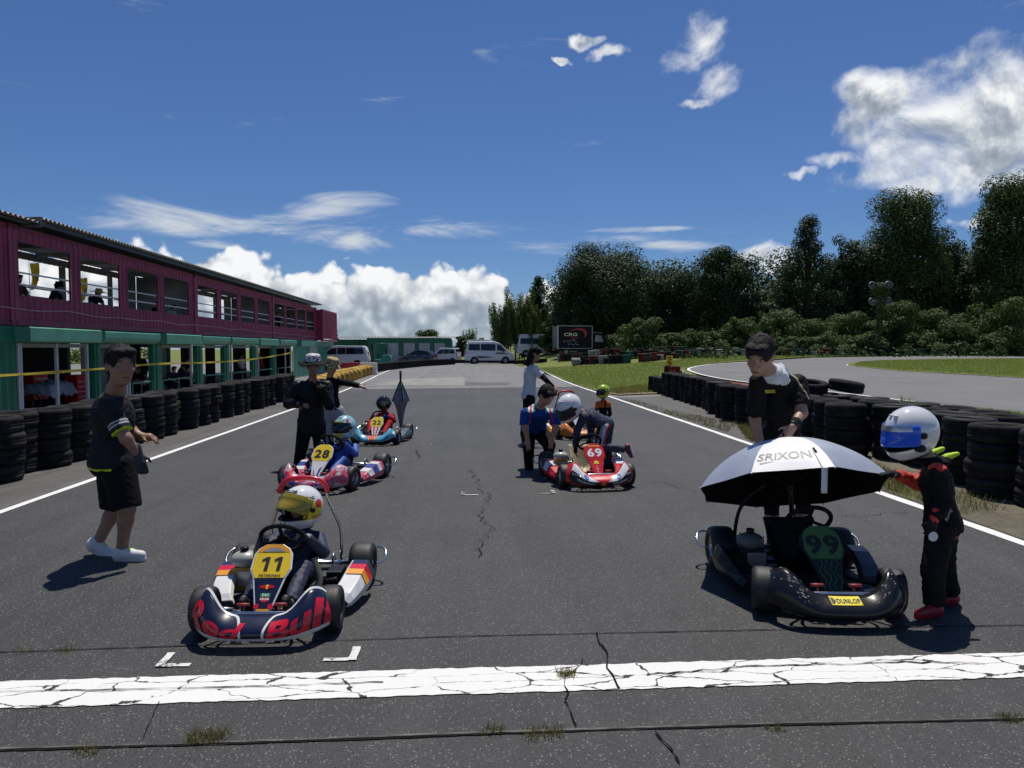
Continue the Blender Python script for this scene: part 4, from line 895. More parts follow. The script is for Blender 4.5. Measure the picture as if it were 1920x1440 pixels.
def tree(name, label, px, ptop, wpx, Y, kind, m, n_leaf=9000, lsize=.3, base_z=None, cat='tree', group='trees behind the circuit', low=.16, depth=.8):
    top = AY(px, ptop, Y); gz = hgt(top.x, Y)-.1; Ht = top.z-gz; W = wpx/F*Y/2
    e = empty(name, (top.x, Y, gz), 0, label, cat, group); cs = []; rs = []
    if kind == 'round':
        n = 80
        for i in range(n):
            while True:
                d = RNG.normal(size=3); d /= np.linalg.norm(d)
                if d[2] > -.85: break
            k = RNG.uniform(.45,.9); h0 = Ht*(low+1)/2; hh = Ht*(1-low)/2
            cs.append((d[0]*W*k, d[1]*W*depth*k, h0+d[2]*hh*k*1.02)); q = RNG.uniform(.2,.34)*min(W, hh*1.3); rs.append((q,q,q*.8))
        cs.append((0,0,Ht*(1+low)/2)); rs.append((W*.6,W*.5,Ht*(1-low)*.34))
    elif kind == 'cone':
        n = 80
        for i in range(n):
            t_ = (i+RNG.random())/n; h = Ht*(low+(1-low)*t_*.97); a = RNG.uniform(0, 6.28); rr = W*(1-t_)**.75*(.45+.55*RNG.random()); q = W*(.16+.2*(1-t_))
            cs.append((rr*math.cos(a), rr*math.sin(a)*depth, h)); rs.append((q,q,q*.7))
    elif kind == 'column':                   # ivy-smothered mass with stepped shoulders
        n = 120
        for i in range(n):
            t_ = (i+RNG.random())/n; h = Ht*(low+(1-low)*t_*.95); a = RNG.uniform(0, 6.28); w_ = W*(1.12-.72*t_**1.5); rr = w_*RNG.uniform(.4,.85); q = W*RNG.uniform(.2,.33)
            cs.append((rr*math.cos(a), rr*math.sin(a)*depth, h)); rs.append((q,q,q*.85))
        cs.append((0,0,Ht*.45)); rs.append((W*.72,W*.5,Ht*.44))
    elif kind == 'bush':
        n = 44
        for i in range(n):
            a = RNG.uniform(0, 6.28); t_ = RNG.random(); rr = W*(1.15-t_*.6)*RNG.uniform(.15,.95); q = min(W,Ht)*RNG.uniform(.12,.34)
            cs.append((rr*math.cos(a), rr*math.sin(a)*depth, Ht*(.12+.72*t_))); rs.append((q,q,q*.75))
    elif kind == 'bamboo':
        for i in range(26):
            a = RNG.uniform(0, 6.28); rr = W*RNG.uniform(0,.8); hh = Ht*RNG.uniform(.65,1)
            for k in range(4): q = W*.24; f = .3+.68*(k+1)/4; cs.append((rr*math.cos(a)+.12*W*k*math.cos(a), rr*math.sin(a), hh*f)); rs.append((q*(1.2-f*.6),q*(1.2-f*.6),hh*.13))
    vol = np.array([r_[0]*r_[2] for r_ in rs]); per = np.maximum(20, (n_leaf*vol/vol.sum()).astype(int))
    P, N = clump_leaves(cs, rs, per, lsize); keep = P[:,2] > .05; v, f = leaves(P[keep], N[keep], lsize, .22 if kind == 'bamboo' else .6)
    obj('crown', np_mesh('crown', v, f, [m]), e)
    mb = MB().mat(BARK)
    if kind == 'bamboo':
        for i in range(14): x, y = RNG.uniform(-.5,.5)*W, RNG.uniform(-.5,.5)*W; mb.tube([(x,y,0),(x*1.1,y*1.1,Ht*.5),(x*1.5,y*1.5,Ht*.9)], [.05,.04,.015], 5)
    elif kind == 'bush':
        for i in range(6): c_ = cs[i]; mb.tube([(c_[0]*.2,c_[1]*.2,0),(c_[0]*.6,c_[1]*.6,c_[2]*.6),c_], [.06,.045,.02], 5)
    else:
        r0 = .035*Ht**.9+.08; mb.tube([(0,0,0),(.1,0,Ht*.3),(-.1,.1,Ht*.5),(0,0,Ht*.72)], [r0,r0*.75,r0*.5,.03], 8)
        for i in range(0, len(cs), 3): c_ = cs[i]; h = min(c_[2]*.75, Ht*.6); mb.tube([(0,0,h*.85),(c_[0]*.5,c_[1]*.5,h+(c_[2]-h)*.4),c_], [r0*.35,r0*.22,.03], 5)
    mb.build('trunk', e); return e
T = [('cypress_tree','narrow dark conical tree behind the bamboo',1010,516,82,96,'cone',L_DARK,6000,.32,.05),
     ('broadleaf_tree','large dark rounded tree behind the black truck, tallest of the left group',1140,448,215,78,'round',L_DARK,26000,.28,0),
     ('broadleaf_tree','dark tree filling the left flank of the large rounded tree',1085,530,120,80,'round',L_DARK,12000,.28,0),
     ('broadleaf_tree','thin-crowned tree with bare limbs showing between two full crowns',1268,484,135,79,'round',L_DARK,9000,.26,.1),
     ('broadleaf_tree','dark tree with ragged top just left of the cloud gap',1365,450,128,75,'round',L_DARK,15000,.27,0),
     ('broadleaf_tree','low dark tree standing in the cloud gap',1432,540,110,74,'round',L_DARK,10000,.28,0),
     ('cedar_tree','pointed dark conifer right of the cloud gap',1517,400,170,73,'cone',L_DARK,16000,.26,0),
     ('broadleaf_tree','dark tree between the pointed conifer and the ivy-clad tree',1592,428,120,75,'round',L_DARK,12000,.27,0),
     ('ivy_clad_tree','tall ivy-clad tree with stepped shoulders behind the floodlight mast',1695,362,225,74,'column',L_MID,36000,.3,0),
     ('broadleaf_tree','feathery tree on the right shoulder of the ivy-clad tree',1775,402,110,75,'round',L_DARK,11000,.27,0),
     ('broadleaf_tree','low dark tree left of the rightmost tall tree',1830,470,130,73,'round',L_DARK,11000,.27,0),
     ('ivy_clad_tree','tall ivy-clad tree cut off by the right edge of the picture',1910,330,230,71,'column',L_MID,34000,.3,0),
     ('broadleaf_tree','tree filling the dark wood behind the mast',1640,520,170,76,'round',L_DARK,7000,.34,.0),
     ('bamboo_clump','pale green bamboo clump, leftmost of three',940,572,46,86,'bamboo',L_BAM,5200,.4,0),
     ('bamboo_clump','pale green bamboo clump, middle of three',968,548,56,86,'bamboo',L_BAM,6500,.4,0),
     ('bamboo_clump','pale green bamboo clump against the conical tree, rightmost of three',992,572,46,84,'bamboo',L_BAM,5200,.4,0),
     ('shrub','leafy green shrub growing left of the truck',1042,590,70,82,'bush',L_MID,4500,.32,0),
     ('broadleaf_tree','round tree peeking over the lock-up garage roof',803,615,52,118,'round',L_MID,3500,.4,.1),
     ('cypress_tree','small pointed tree right of the maroon end block',629,617,20,112,'cone',L_DARK,1500,.4,.1),
     ('shrub','small tree at the right end of the lock-up garage',862,622,34,100,'bush',L_MID,2600,.35,0),
     ('shrub','wispy pale tree behind the small white car',880,618,26,106,'bamboo',L_BAM,1300,.4,0),
     ('shrub','low dark shrub behind the first white van',905,628,52,104,'bush',L_MID,2600,.35,0),
     ('shrub','low hedge-like shrub left of the bamboo',930,632,40,100,'bush',L_MID,2200,.35,0)]
for (nm, lb, px, pt, w, Y, k, m_, nl, ls, lo) in T: tree(nm, lb, px, pt, w, Y, k, m_, int(nl*1.9), ls*.88, low=lo)
BS = [(1165,626,80,70,'low shrub behind the left end of the painted tyres'),(1205,592,100,66,'tall sunlit shrub below the large rounded tree'),(1262,622,90,66,'small shrub under the thin-crowned tree'),(1322,618,120,66,'broad low shrub left of the bending man\'s head'),(1388,586,100,68,'tall shrub above the bending man\'s head'),
      (1455,570,120,68,'rounded vine-covered mound just right of the bending man'),(1525,596,150,66,'vine mound under the pointed conifer'),(1592,572,130,67,'vine mound left of the floodlight mast'),(1690,555,110,65,'tall vine mound right of the floodlight mast'),(1760,575,130,65,'vine mound, third from the right edge'),(1840,565,120,64,'vine mound, second from the right edge'),(1905,545,120,62,'vine mound cut by the right edge'),
      (1490,628,110,63,'low vine mound below the pointed conifer, left of the mast'),(1560,622,110,63,'low vine mound between the conifer mounds and the mast'),(1640,600,100,66,'vine mound rising directly behind the mast'),(1800,600,120,63,'broad vine mound, fourth from the right edge'),(1620,625,110,63,'low vine mound before the floodlight mast'),(1730,625,110,63,'low dark mound behind the tyre wall, right of the mast'),(1850,622,130,62,'low dark mound at the right end of the tyre wall')]
for i, (px, pt, w, Y, lb) in enumerate(BS): tree('shrub', lb, px, pt, w, Y, 'bush', L_VINE if i % 5 != 4 else L_MID, 9000, .19, cat='shrub', group='shrubs before the wood')
cs = []; rs = []
for i in range(330): px = RNG.uniform(1050,1990); Y = RNG.uniform(80,92); p = AY(px, 600, Y); zt = AY(px, 515-.07*(px-1050)+RNG.uniform(-20,45), Y).z; z = RNG.uniform(.5, max(3, zt-1.5)); cs.append((p.x, Y, z+1)); rs.append((2.6,1.6,2.0))
P, N = clump_leaves(cs, rs, [300]*len(cs), .4); v, f = leaves(P, N, .42); tag(obj('wood', np_mesh('wood', v, f, [L_DARK])), 'dark mass of woodland closing the view behind the trees', 'wood', kind='stuff')
cs = []; rs = []
for i in range(60): cs.append((RNG.uniform(-48,-40), 5+i*1.6, RNG.uniform(.4,1.6))); rs.append((1.6,1.4,1.0))
P, N = clump_leaves(cs, rs, [170]*len(cs), .35); v, f = leaves(P, N, .35); tag(obj('hedge', np_mesh('hedge', v, f, [L_MID])), 'green hedge beyond the yard behind the garages', 'hedge', kind='stuff')
# weeds growing along the foot of the wood
P = []
for (px, py) in np.column_stack([RNG.uniform(1140,1920,2600), RNG.uniform(655,666,2600)]):
    Y = RNG.uniform(56,64) if px > 1400 else RNG.uniform(52,60)
    p = AY(px, 650, Y); P.append((p.x, Y+2, hgt(p.x, Y)+abs(RNG.normal())*.35))
P = np.array(P); v, f = leaves(P, np.column_stack([RNG.normal(size=len(P))*.5, -np.abs(RNG.normal(size=len(P))), RNG.random(len(P))]), .3, .5)
tag(obj('weeds', np_mesh('weeds', v, f, [L_VINE])), 'tangle of weeds along the foot of the wood', 'weeds', kind='stuff')
# ivy-grown floodlight mast
c = AY(1648, 640, 62.5); gz = hgt(c.x, 62.5); Hm = AY(1648,530,62.5).z-gz
mst = empty('floodlight_mast', (c.x, 62.5, gz), 0, 'ivy-grown floodlight mast with four round lamps', 'floodlight')
MB().mat(CONC).tube([(0,0,0),(0,0,Hm*.9)], [.14,.1], 10).build('mast', mst); [MB().mat(CONC).box((0,0,Hm*k_),(1.7,.14,.16)).build('cross_arm', mst) for k_ in (.95,.75)]
for (x, z) in ((-.75,.96),(.78,.97),(-.72,.74),(.74,.75)):
    l = MB().mat(mat('lamp_housing', (.3,.31,.32), .4)).lathe([(.06,.3),(.2,.22),(.36,0),(.36,-.06)], (x,0,Hm*z), (0,1,-.25), n=16).build('floodlight', mst); MB().mat(mat('lamp_lens', (.25,.27,.28), .4, var=0)).lathe([(.0,0),(.33,0)], (x,-.07,Hm*z+.02), (0,1,-.25), n=16).build('lens', l)
P, N = clump_leaves([(0,0,Hm*.4),(0,0,Hm*.6),(.1,0,Hm*.78),(0,0,Hm*.92),(-.4,0,Hm*.9),(.4,0,Hm*.88)], [(.28,.3,1.2),(.35,.3,1),(.5,.4,.8),(.7,.4,.55),(.45,.3,.5),(.45,.3,.5)], [500,450,500,500,250,250], .25)
v, f = leaves(P, N, .2); obj('ivy', np_mesh('ivy', v, f, [L_VINE]), mst)
# ------------------------------------------------------------------ grass
def blade_mat(name, a, b, c):
    m = leaf_mat(name, a, b, c); return m
GR = blade_mat('grass_blade', (.20,.25,.055), (.30,.34,.09), (.42,.42,.17)); GD = blade_mat('dry_grass_blade', (.12,.12,.03), (.2,.17,.07), (.27,.22,.1))
def inside(poly, x, y):
    n = len(poly); r_ = np.zeros(len(x), bool); j = n-1
    for i in range(n):
        xi, yi = poly[i]; xj, yj = poly[j]; c_ = ((yi > y) != (yj > y)) & (x < (xj-xi)*(y-yi)/(yj-yi+1e-12)+xi); r_ ^= c_; j = i
    return r_
def blades(poly, n, h, w, dryfn=None):
    xs = [p[0] for p in poly]; ys = [p[1] for p in poly]; x = RNG.uniform(min(xs), max(xs), n); y = RNG.uniform(min(ys), max(ys), n); k = inside(poly, x, y); x = x[k]; y = y[k]
    z = np.array([hgt(a, b) for a, b in zip(x, y)]); hh = h*RNG.uniform(.4,1.3,len(x)); a = RNG.uniform(0,6.28,len(x)); l = RNG.normal(size=(len(x),2))*hh[:,None]*.45
    b0 = np.column_stack([x-np.cos(a)*w/2, y-np.sin(a)*w/2, z]); b1 = np.column_stack([x+np.cos(a)*w/2, y+np.sin(a)*w/2, z]); tp_ = np.column_stack([x+l[:,0], y+l[:,1], z+hh])
    return np.stack([b0, b1, tp_], 1).reshape(-1, 3)
def grass(name, label, sets, m):
    v = np.vstack([blades(*s) for s in sets]); tag(obj(name, np_mesh(name, v, np.arange(len(v)).reshape(-1,3), [m])), label, 'grass', kind='stuff')
lawn_p = [G(1012,691),G(1062,714),G(1112,732),G(1150,740),G(1235,736),G(1238,700),G(1288,690),G(1335,681),G(1400,676),G(1380,669),G(1300,672),G(1240,680),G(1170,684)]
far_p = [G(1400,676),G(1520,669.3),G(1700,666.3),G(1920,664.5),G(1920,662.8),G(1700,664),G(1500,666),G(1380,669)]
inf_p = [G(1920,709),G(1790,701),G(1700,696),G(1640,691),G(1600,686),G(1612,680),G(1660,677),G(1800,674.5),G(1920,674)]
grass('lawn_grass', 'green mown grass on the lawn beyond the tyres', [(lawn_p,120000,.11,.035),(far_p,60000,.14,.05),(inf_p,90000,.13,.045),([(11.2,12),(13.7,13),(13.7,19),(12.2,22),(11.4,20)],9000,.12,.02),([G(1790,768),G(1920,781),G(1920,790),G(1800,785)],9000,.13,.02)], GR)
verge_n = [(5.06,12.4),(4.98,10),(4.86,8.2),(4.9,7.6),(5.6,8.2),(5.7,9.6),(5.75,11),(5.9,13.2),(5.8,14.8)]
grass('verge_grass', 'dry tufted grass on the verge between the track line and the tyres', [(verge_n,9000,.12,.012),([(4.85,7.7),(4.82,6.6),(5.5,6.8),(5.7,7.8)],700,.1,.01),([G(1160,741),G(1235,737),G(1300,734),G(1345,728),G(1300,722),G(1200,724),G(1120,733)],16000,.1,.03),([(5.1,13.5),(5.05,18),(5.7,17),(5.9,15)],1500,.08,.012),([(5.05,18),(5.02,23),(5.4,22),(5.5,17.5)],700,.06,.012)], GD)
grass('verge_grass', 'green tufts at the foot of the tyres on the right verge', [([(5.25,11.8),(5.1,9.6),(5.55,9.4),(5.7,11),(5.85,13)],2600,.1,.01),([(4.85,7.9),(4.8,7.3),(5.4,7.4),(5.5,8)],400,.08,.01)], GR)
tufts = []
for (px, py, n_, r_) in [(385,1390,260,.07),(1063,1270,200,.045),(925,1376,90,.05),(1020,1380,160,.08),(165,1416,60,.05),(42,1226,40,.05),(122,1224,50,.05),(1895,1352,120,.06),(1455,1372,40,.04),(395,1388,60,.1)]:
    x, y = G(px, py); tufts.append(([(x-r_,y-r_*.5),(x+r_,y-r_*.5),(x+r_,y+r_*.6),(x-r_,y+r_*.6)], n_, .045, .005))
grass('crack_weeds', 'small weeds sprouting from the asphalt seam and cracks', tufts, GD)
# yellowing weeds in the top of the tyres
w_ = [([(6.9,10.8),(7.15,10.8),(7.15,11.0),(6.9,11.0)], 90, .14, .01)]
v = np.vstack([blades(*s) for s in w_]); v[:,2] += .75; tag(obj('weeds', np_mesh('weeds', v, np.arange(len(v)).reshape(-1,3), [GR])), 'weed tuft growing out of the stacked tyres', 'weeds', kind='stuff')
# ------------------------------------------------------------------ karts: local -y is forward, origin on the ground between the axles
NAVY = mat('navy_print', (.008,.012,.04), .3, var=.1, coat=.4); RBRED = mat('signal_red_print', (.62,.008,.03), .32, var=.06, coat=.4); ORNG = mat('amber_print', (.8,.33,.015), .35, var=.06, coat=.3)
SKYB = mat('sky_blue_plastic', (.10,.40,.56), .3, var=.1, coat=.4); CORAL = mat('coral_print', (.62,.12,.05), .35, var=.08); GLOSSB = mat('gloss_black_plastic', (.012,.012,.014), .26, var=.25, scale=8, bump=.25, bscale=7)
SCAR = mat('scarlet_plastic', (.60,.015,.02), .28, var=.08, coat=.5); PINK = mat('pink_print', (.62,.10,.17), .35, var=.2, scale=7); BLUEP = mat('blue_print', (.03,.07,.36), .35, var=.2); TEAL = mat('teal_print', (.05,.25,.28), .35, var=.2)
LIME = mat('lime_print', (.055,.15,.03), .4, var=.1); CREAM = mat('cream_plastic', (.55,.47,.30), .4, var=.1); GOLD = mat('gold_housing', (.52,.31,.03), .45, .1, var=.2); TANK = mat('translucent_tank', (.42,.41,.36), .35, var=.12, scale=12)
ALLOY = mat('kart_alloy', (.5,.5,.5), .35, .9, var=.1); SLICK = mat('slick_rubber', (.02,.02,.02), .55, var=.35, scale=9, bump=.25, bscale=120); WPL = mat('white_plastic', (.74,.74,.73), .3, var=.05, coat=.4)
DKRIM = mat('dark_rim', (.06,.06,.065), .4, .7)
def slick(r, w):
    h = w/2; return MB().mat(SLICK).lathe([(r*.52,-h*.8),(r*.6,-h*.95),(r*.8,-h),(r*.93,-h*.86),(r*.985,-h*.62),(r,-h*.35),(r,h*.35),(r*.985,h*.62),(r*.93,h*.86),(r*.8,h),(r*.6,h*.95),(r*.52,h*.8)], n=36, close=True).mesh('tyre')
SF, SR = slick(.128, .128), slick(.14, .165)
def krim(r, w, m):
    mb = MB().mat(m).lathe([(r,-w/2),(r*.93,-w/2),(r*.86,-w*.2),(r*.86,w*.3),(r*.93,w/2),(r,w/2)], n=24, close=True)
    mb.lathe([(0,w*.2),(r*.35,w*.2),(r*.5,w*.05),(r*.88,0),(r*.88,-.006),(r*.3,-.01),(0,-.01)], n=24); mb.mat(BLACKM).lathe([(0,w*.42),(r*.16,w*.42),(r*.2,w*.2)], n=10)
    for k in range(3): a = 2.09*k; mb.lathe([(0,w*.3),(r*.07,w*.3),(r*.07,w*.1)], (r*.34*math.cos(a), r*.34*math.sin(a), 0), n=6)
    return mb.mesh('rim')
RFm, RRm, RFd, RRd = krim(.07,.1,ALLOY), krim(.077,.13,ALLOY), krim(.07,.1,DKRIM), krim(.077,.13,DKRIM)
def fairS(u, v, off=0.0):
    """front fairing surface: u -1..1 across, v 0..1 upwards"""
    au = abs(u); x = .41*u; y = -.70+.05*au**2+.20*au**4.2
    zb = .055+.025*au**3; zt = .165+.125*math.exp(-((au-.74)/.24)**2)-.03*max(0, au-.9)*10*max(0, au-.9)
    if au > .9: k = (au-.9)/.1; zb += .03*k*k; zt -= .035*k*k
    z = zb+(zt-zb)*v; d = V(math.copysign(.35*au**2, u), -1, 0).normalized(); b = .05*math.sin(math.pi*min(1, v*.8+.08))-.095*v*v
    return V(x, y, z)+d*(b+off)+V(0,0,off*.25)
def ribbon(mb, S, uv, w, off):
    uv = resample(catmull(uv, 4), .03); L = []; Rr = []
    for i, p in enumerate(uv):
        a = uv[max(i-1,0)]; b = uv[min(i+1,len(uv)-1)]; P = S(*p, off); D = S(*b, off)-S(*a, off); N = (S(p[0], min(1,p[1]+.05), off)-P).cross(S(p[0]+.01, p[1], off)-P)
        s = D.cross(N).normalized()*w/2; L.append(P-s); Rr.append(P+s)
    n = len(uv); mb.add(L+Rr, [(i, i+1, n+i+1, n+i) for i in range(n-1)], True)
def patch(mb, S, poly, off, cuts=.04):
    bm = bmesh.new(); bm.faces.new([bm.verts.new((a, b, 0)) for a, b in poly]); bmesh.ops.triangulate(bm, faces=bm.faces[:])
    for ax in (0, 1):
        lo, hi = min(p[ax] for p in poly), max(p[ax] for p in poly); st = cuts if ax == 0 else .12; k = math.floor(lo/st)+1
        while k*st < hi:
            co = [0,0,0]; no = [0,0,0]; co[ax] = k*st; no[ax] = 1; bmesh.ops.bisect_plane(bm, geom=bm.verts[:]+bm.edges[:]+bm.faces[:], plane_co=co, plane_no=no); k += 1
    bm.verts.index_update(); mb.add([S(v.co.x, v.co.y, off) for v in bm.verts], [tuple(v.index for v in f.verts) for f in bm.faces], True); bm.free()
def circ(cx, cy, r, n=14, ry=None): return [(cx+r*math.cos(2*math.pi*i/n), cy+(ry or r)*math.sin(2*math.pi*i/n)) for i in range(n)]
P1 = plane_fn((0,-.56,.11), (1,0,0), (0,.175,.19)); P1N = V(1,0,0).cross(V(0,.175,.19).normalized()); P1L = math.hypot(.175,.19)
P2o = V(0,-.385,.303); P2 = plane_fn(P2o, (1,0,0), (0,.135,.16)); P2N = V(1,0,0).cross(V(0,.135,.16).normalized())
def on(pf, N, off): return lambda a, b: pf(a, b)+N*off
PLATE = [(-.085,-.012),(.085,-.012),(.112,.045),(.105,.135),(.085,.17),(.045,.197),(-.045,.197),(-.085,.17),(-.105,.135),(-.112,.045)]
def sidepod(e, s, m, top, deco=None):
    """boxy side fairing between the wheels, flared up at the back"""
    prof = [(-.2,.05,.085,.30),(-.16,.05,.115,.325),(-.05,.055,.155,.355),(.1,.06,.195,.375),(.2,.06,.205,.38),(.225,.07,.195,.38)]
    mb = MB().mat(m); vs = []
    for (y, z0, z1, xi) in prof: vs += [(s*(xi+.10), y, z0), (s*(xi+.115), y, (z0+z1)/2), (s*(xi+.09), y, z1), (s*(xi-.005), y, z1+.004), (s*(xi-.02), y, z1-.02)]
    n = 5; fs = []
    for i in range(len(prof)-1):
        for j in range(n-1):
            f = (i*n+j, i*n+j+1, (i+1)*n+j+1, (i+1)*n+j); fs.append(f if s > 0 else f[::-1])
    mb.add(vs, fs, False); o = mb.build('side_pod', e, solid=.012, bevel=.006)
    if deco:
        for (y0, y1, mm) in deco:
            d = MB().mat(mm); q = []
            for y in (y0, y1):
                k = max(0, min(len(prof)-2, next((i for i in range(len(prof)-1) if prof[i+1][0] >= y), len(prof)-2))); a, b = prof[k], prof[k+1]; f = (y-a[0])/(b[0]-a[0]); z1 = a[2]+(b[2]-a[2])*f; xi = a[3]+(b[3]-a[3])*f
                q += [V(s*(xi+.0), y, z1+.021), V(s*(xi+.1), y, z1+.017), V(s*(xi+.134), y, (.06+z1)/2)]
            d.add(q, [(0,1,4,3),(1,2,5,4)] if s > 0 else [(3,4,1,0),(4,5,2,1)]); d.build('decal', o, solid=.003)
    return o
def kart(label, loc, rz, sc, c):
    e = empty('racing_kart', loc, rz, label, 'kart', 'racing karts on the grid', sc); fr = MB().mat(c.get('frame', BLACKM))
    for s in (-1, 1):
        fr.tube(catmull([(s*.14,-.56,.07),(s*.2,-.42,.07),(s*.21,-.1,.07),(s*.25,.1,.07),(s*.26,.35,.08),(s*.26,.52,.09)], 5), .014, 8)
        fr.tube([(s*.2,-.42,.07),(s*.29,-.42,.11)], .013, 8); fr.tube([(s*.24,.05,.07),(s*.42,-.16,.06)], .009, 6); fr.tube([(s*.26,.2,.07),(s*.42,.18,.07)], .009, 6)
    for y in (-.5,-.3,.02,.3,.5): fr.tube([(-.21,y,.07),(.21,y,.07)], .012, 8)
    fr.build('chassis', e)
    MB().mat(mat('floor_tray', (.1,.1,.105), .4, .6)).box((0,-.25,.052),(.38,.5,.006)).build('floor_tray', e)
    hb = MB().mat(CHROME)
    hb.tube(catmull([(-.17,-.5,.1),(-.2,-.57,.15),(-.15,-.6,.165),(.15,-.6,.165),(.2,-.57,.15),(.17,-.5,.1)], 5), .010, 8); hb.tube(catmull([(-.2,-.52,.07),(-.25,-.63,.08),(.25,-.63,.08),(.2,-.52,.07)], 5), .010, 8); hb.build('front_bar', e)
    # front fairing
    f = MB().mat(c['fair']).grid(lambda u, v: fairS(u*2-1, v), 56, 10).build('front_fairing', e, solid=.012)
    if c.get('lip'): mb = MB().mat(c['lip']); ribbon(mb, fairS, [(-.98,.06),(-.6,.03),(0,.04),(.6,.03),(.98,.06)], .03, .004); mb.build('lip_trim', f)
    if c.get('fdeco'): c['fdeco'](f)
    # number panel
    np_ = MB().mat(c['pframe']).prism([(-.035,0),(.035,0),(.098,P1L),(-.098,P1L)], on(P1, P1N, -.006), .012, P1N).prism([(a*1.09, b*1.04-.004) for a, b in PLATE], on(P2, P2N, -.006), .012, P2N).build('number_panel', e, bevel=.004)
    MB().mat(c['pstem']).prism([(-.028,.008),(.028,.008),(.086,P1L-.006),(-.086,P1L-.006)], on(P1, P1N, .0085)).build('stem_face', np_)
    MB().mat(c['plate']).prism(PLATE, on(P2, P2N, .0085)).build('plate_face', np_)
    if c.get('num'):
        for k, ch in enumerate(c['num']):
            if ch == '1':
                z_ = c.get('nsz', .085); MB().mat(c['numc']).prism([((k-.5)*z_*.85+a*z_, .074+b*z_) for a, b in [(-.06,-.5),(.2,-.5),(.28,.5),(.06,.5),(-.26,.32),(-.25,.16),(.03,.26)]], on(P2, P2N, .011)).build('digit', np_); continue
            text_obj('digit', ch, lambda a, b: P2(a*1.12+(k-.5)*c.get('nsz', .085)*.93, b+.078)+P2N*.011, c['numc'], np_, c.get('nsz', .085), bold=.05)
    if c.get('pdeco'): c['pdeco'](np_)
    MB().mat(BLACKM).tube([(0,-.5,.1),(0,-.14,.43)], .009, 8).tube([(.05,-.45,.08),(.03,-.3,.36)], .008, 6).tube([(-.05,-.45,.08),(-.03,-.3,.36)], .008, 6).build('steering_column', e)
    ax_d = V(0,.42,.33).normalized(); ux, uy, _ = basis(ax_d)
    sw_c = V(0,-.11,.455); mb = MB().mat(mat('grip_suede', (.014,.014,.015), .9)); mb.tube([sw_c+ux*(.135*math.cos(a))+uy*(.125*math.sin(a)) for a in np.linspace(0, 2*math.pi, 29)[:-1]], .0135, 8, True)
    for a in (-.5, 3.64, 1.57, 4.71): mb.bar(sw_c, sw_c+ux*(.13*math.cos(a))+uy*(.12*math.sin(a)), .022, .005, ax_d)
    mb.lathe([(0,.01),(.035,.01),(.035,-.01),(0,-.01)], sw_c, ax_d, 16); mb.build('steering_wheel', e)
    # wheels
    for s in (-1, 1):
        for (x, y, r, tm, rm) in ((.365,-.42,.128,SF,(RFd if c.get('drim') else RFm)),(.40,.42,.14,SR,(RRd if c.get('drim') else RRm))):
            w = empty('wheel'); w.parent = e; w.location = (s*x, y, r); w.rotation_euler = (0, R(90*s), 0)
            if y < 0: w.rotation_euler = (0, R(90*s), R(c.get('steer', 0)))
            obj('tyre', tm, w); obj('rim', rm, w)
        MB().mat(ALLOY).tube([(s*.2,-.42,.12),(s*.32,-.42,.128)], .013, 8).tube([(s*.06,-.46,.1),(s*.31,-.37,.12)], .006, 6).build('stub_axle', e)
        MB().mat(mat('pedal_grip', (.35,.05,.05), .5)).tube([(s*.09,-.52,.07),(s*.1,-.55,.13),(s*.1,-.53,.19)], .006, 6).tube([(s*.07,-.535,.19),(s*.14,-.535,.19)], .01, 8).build('pedal', e)
    MB().mat(CHROME).tube([(-.47,.42,.14),(.47,.42,.14)], .014, 10).build('rear_axle', e)
    MB().mat(ALLOY).lathe([(.03,-.003),(.075,-.003),(.075,.003),(.03,.003)], (.2,.42,.14), (1,0,0), 24, close=True).build('brake_disc', e); MB().mat(BLACKM).lathe([(.02,-.004),(.08,-.004),(.085,.004),(.02,.004)], (-.25,.42,.14), (1,0,0), 30, close=True).build('sprocket', e)
    # bucket seat
    def seat(u, v):
        a = (u-.5)*2; w = .135+.02*v; t_ = v*v*(3-2*v)
        if v < .5: k = v/.5; y = -.02+.26*k; z = .075-.015*math.sin(k*math.pi)+.02*k*k; side = .11*k+.05
        else: k = (v-.5)/.5; y = .24+.12*k; z = .095+.27*k; side = .16-.07*k
        return V(a*w, y-abs(a)**3*.10*(1 if v > .4 else .3), z+abs(a)**3*side*(1-.75*max(0, (v-.5)*2)))
    MB().mat(c.get('seat', BLACKP)).grid(seat, 18, 20).build('seat', e, solid=.008)
    # engine with tank, air box, exhaust
    eng = MB().mat(c.get('eng', GOLD)).box((-.29,.1,.155),(.14,.16,.15)).mat(BLACKM).box((-.27,.24,.15),(.11,.08,.14))
    for k in range(6): eng.mat(ALLOY).box((-.27,.02+.012*k,.16),(.12,.006,.1))
    eng.mat(BLACKM).lathe([(.0,.02),(.05,.02),(.05,-.02),(0,-.02)], (-.2,.14,.13), (1,0,0), 16); eng.build('engine', e, bevel=.006)
    tk = MB().mat(c.get('tank', TANK)).ball((-.30,.07,.275), (.088,.078,.055), 20, 12).build('fuel_tank', e); MB().mat(BLACKP).lathe([(.026,0),(.026,.03),(.02,.034),(0,.034)], (-.30,.07,.322), n=14).build('tank_cap', tk)
    MB().mat(mat('rusty_exhaust', (.2,.17,.14), .45, .8, var=.3)).tube([(-.3,.2,.16),(-.32,.34,.17),(-.28,.48,.17),(-.1,.52,.17)], [.018,.03,.035,.03], 10).build('exhaust', e)
    MB().mat(BLACKP).box((.27,.16,.12),(.1,.16,.12)).tube([(.2,.05,.12),(.3,.05,.14)], .02, 8).build('battery_box', e, bevel=.01)
    MB().mat(CREAM if c.get('hose') else BLACKP).tube(catmull([(.17,-.02,.3),(.2,.0,.16),(.17,-.06,.1),(.1,-.08,.085)], 5), .02 if c.get('hose') else .008, 8).build('hose', e)
    for s in (-1, 1): sidepod(e, s, c['pod'], c['pod'], c.get('poddeco'))
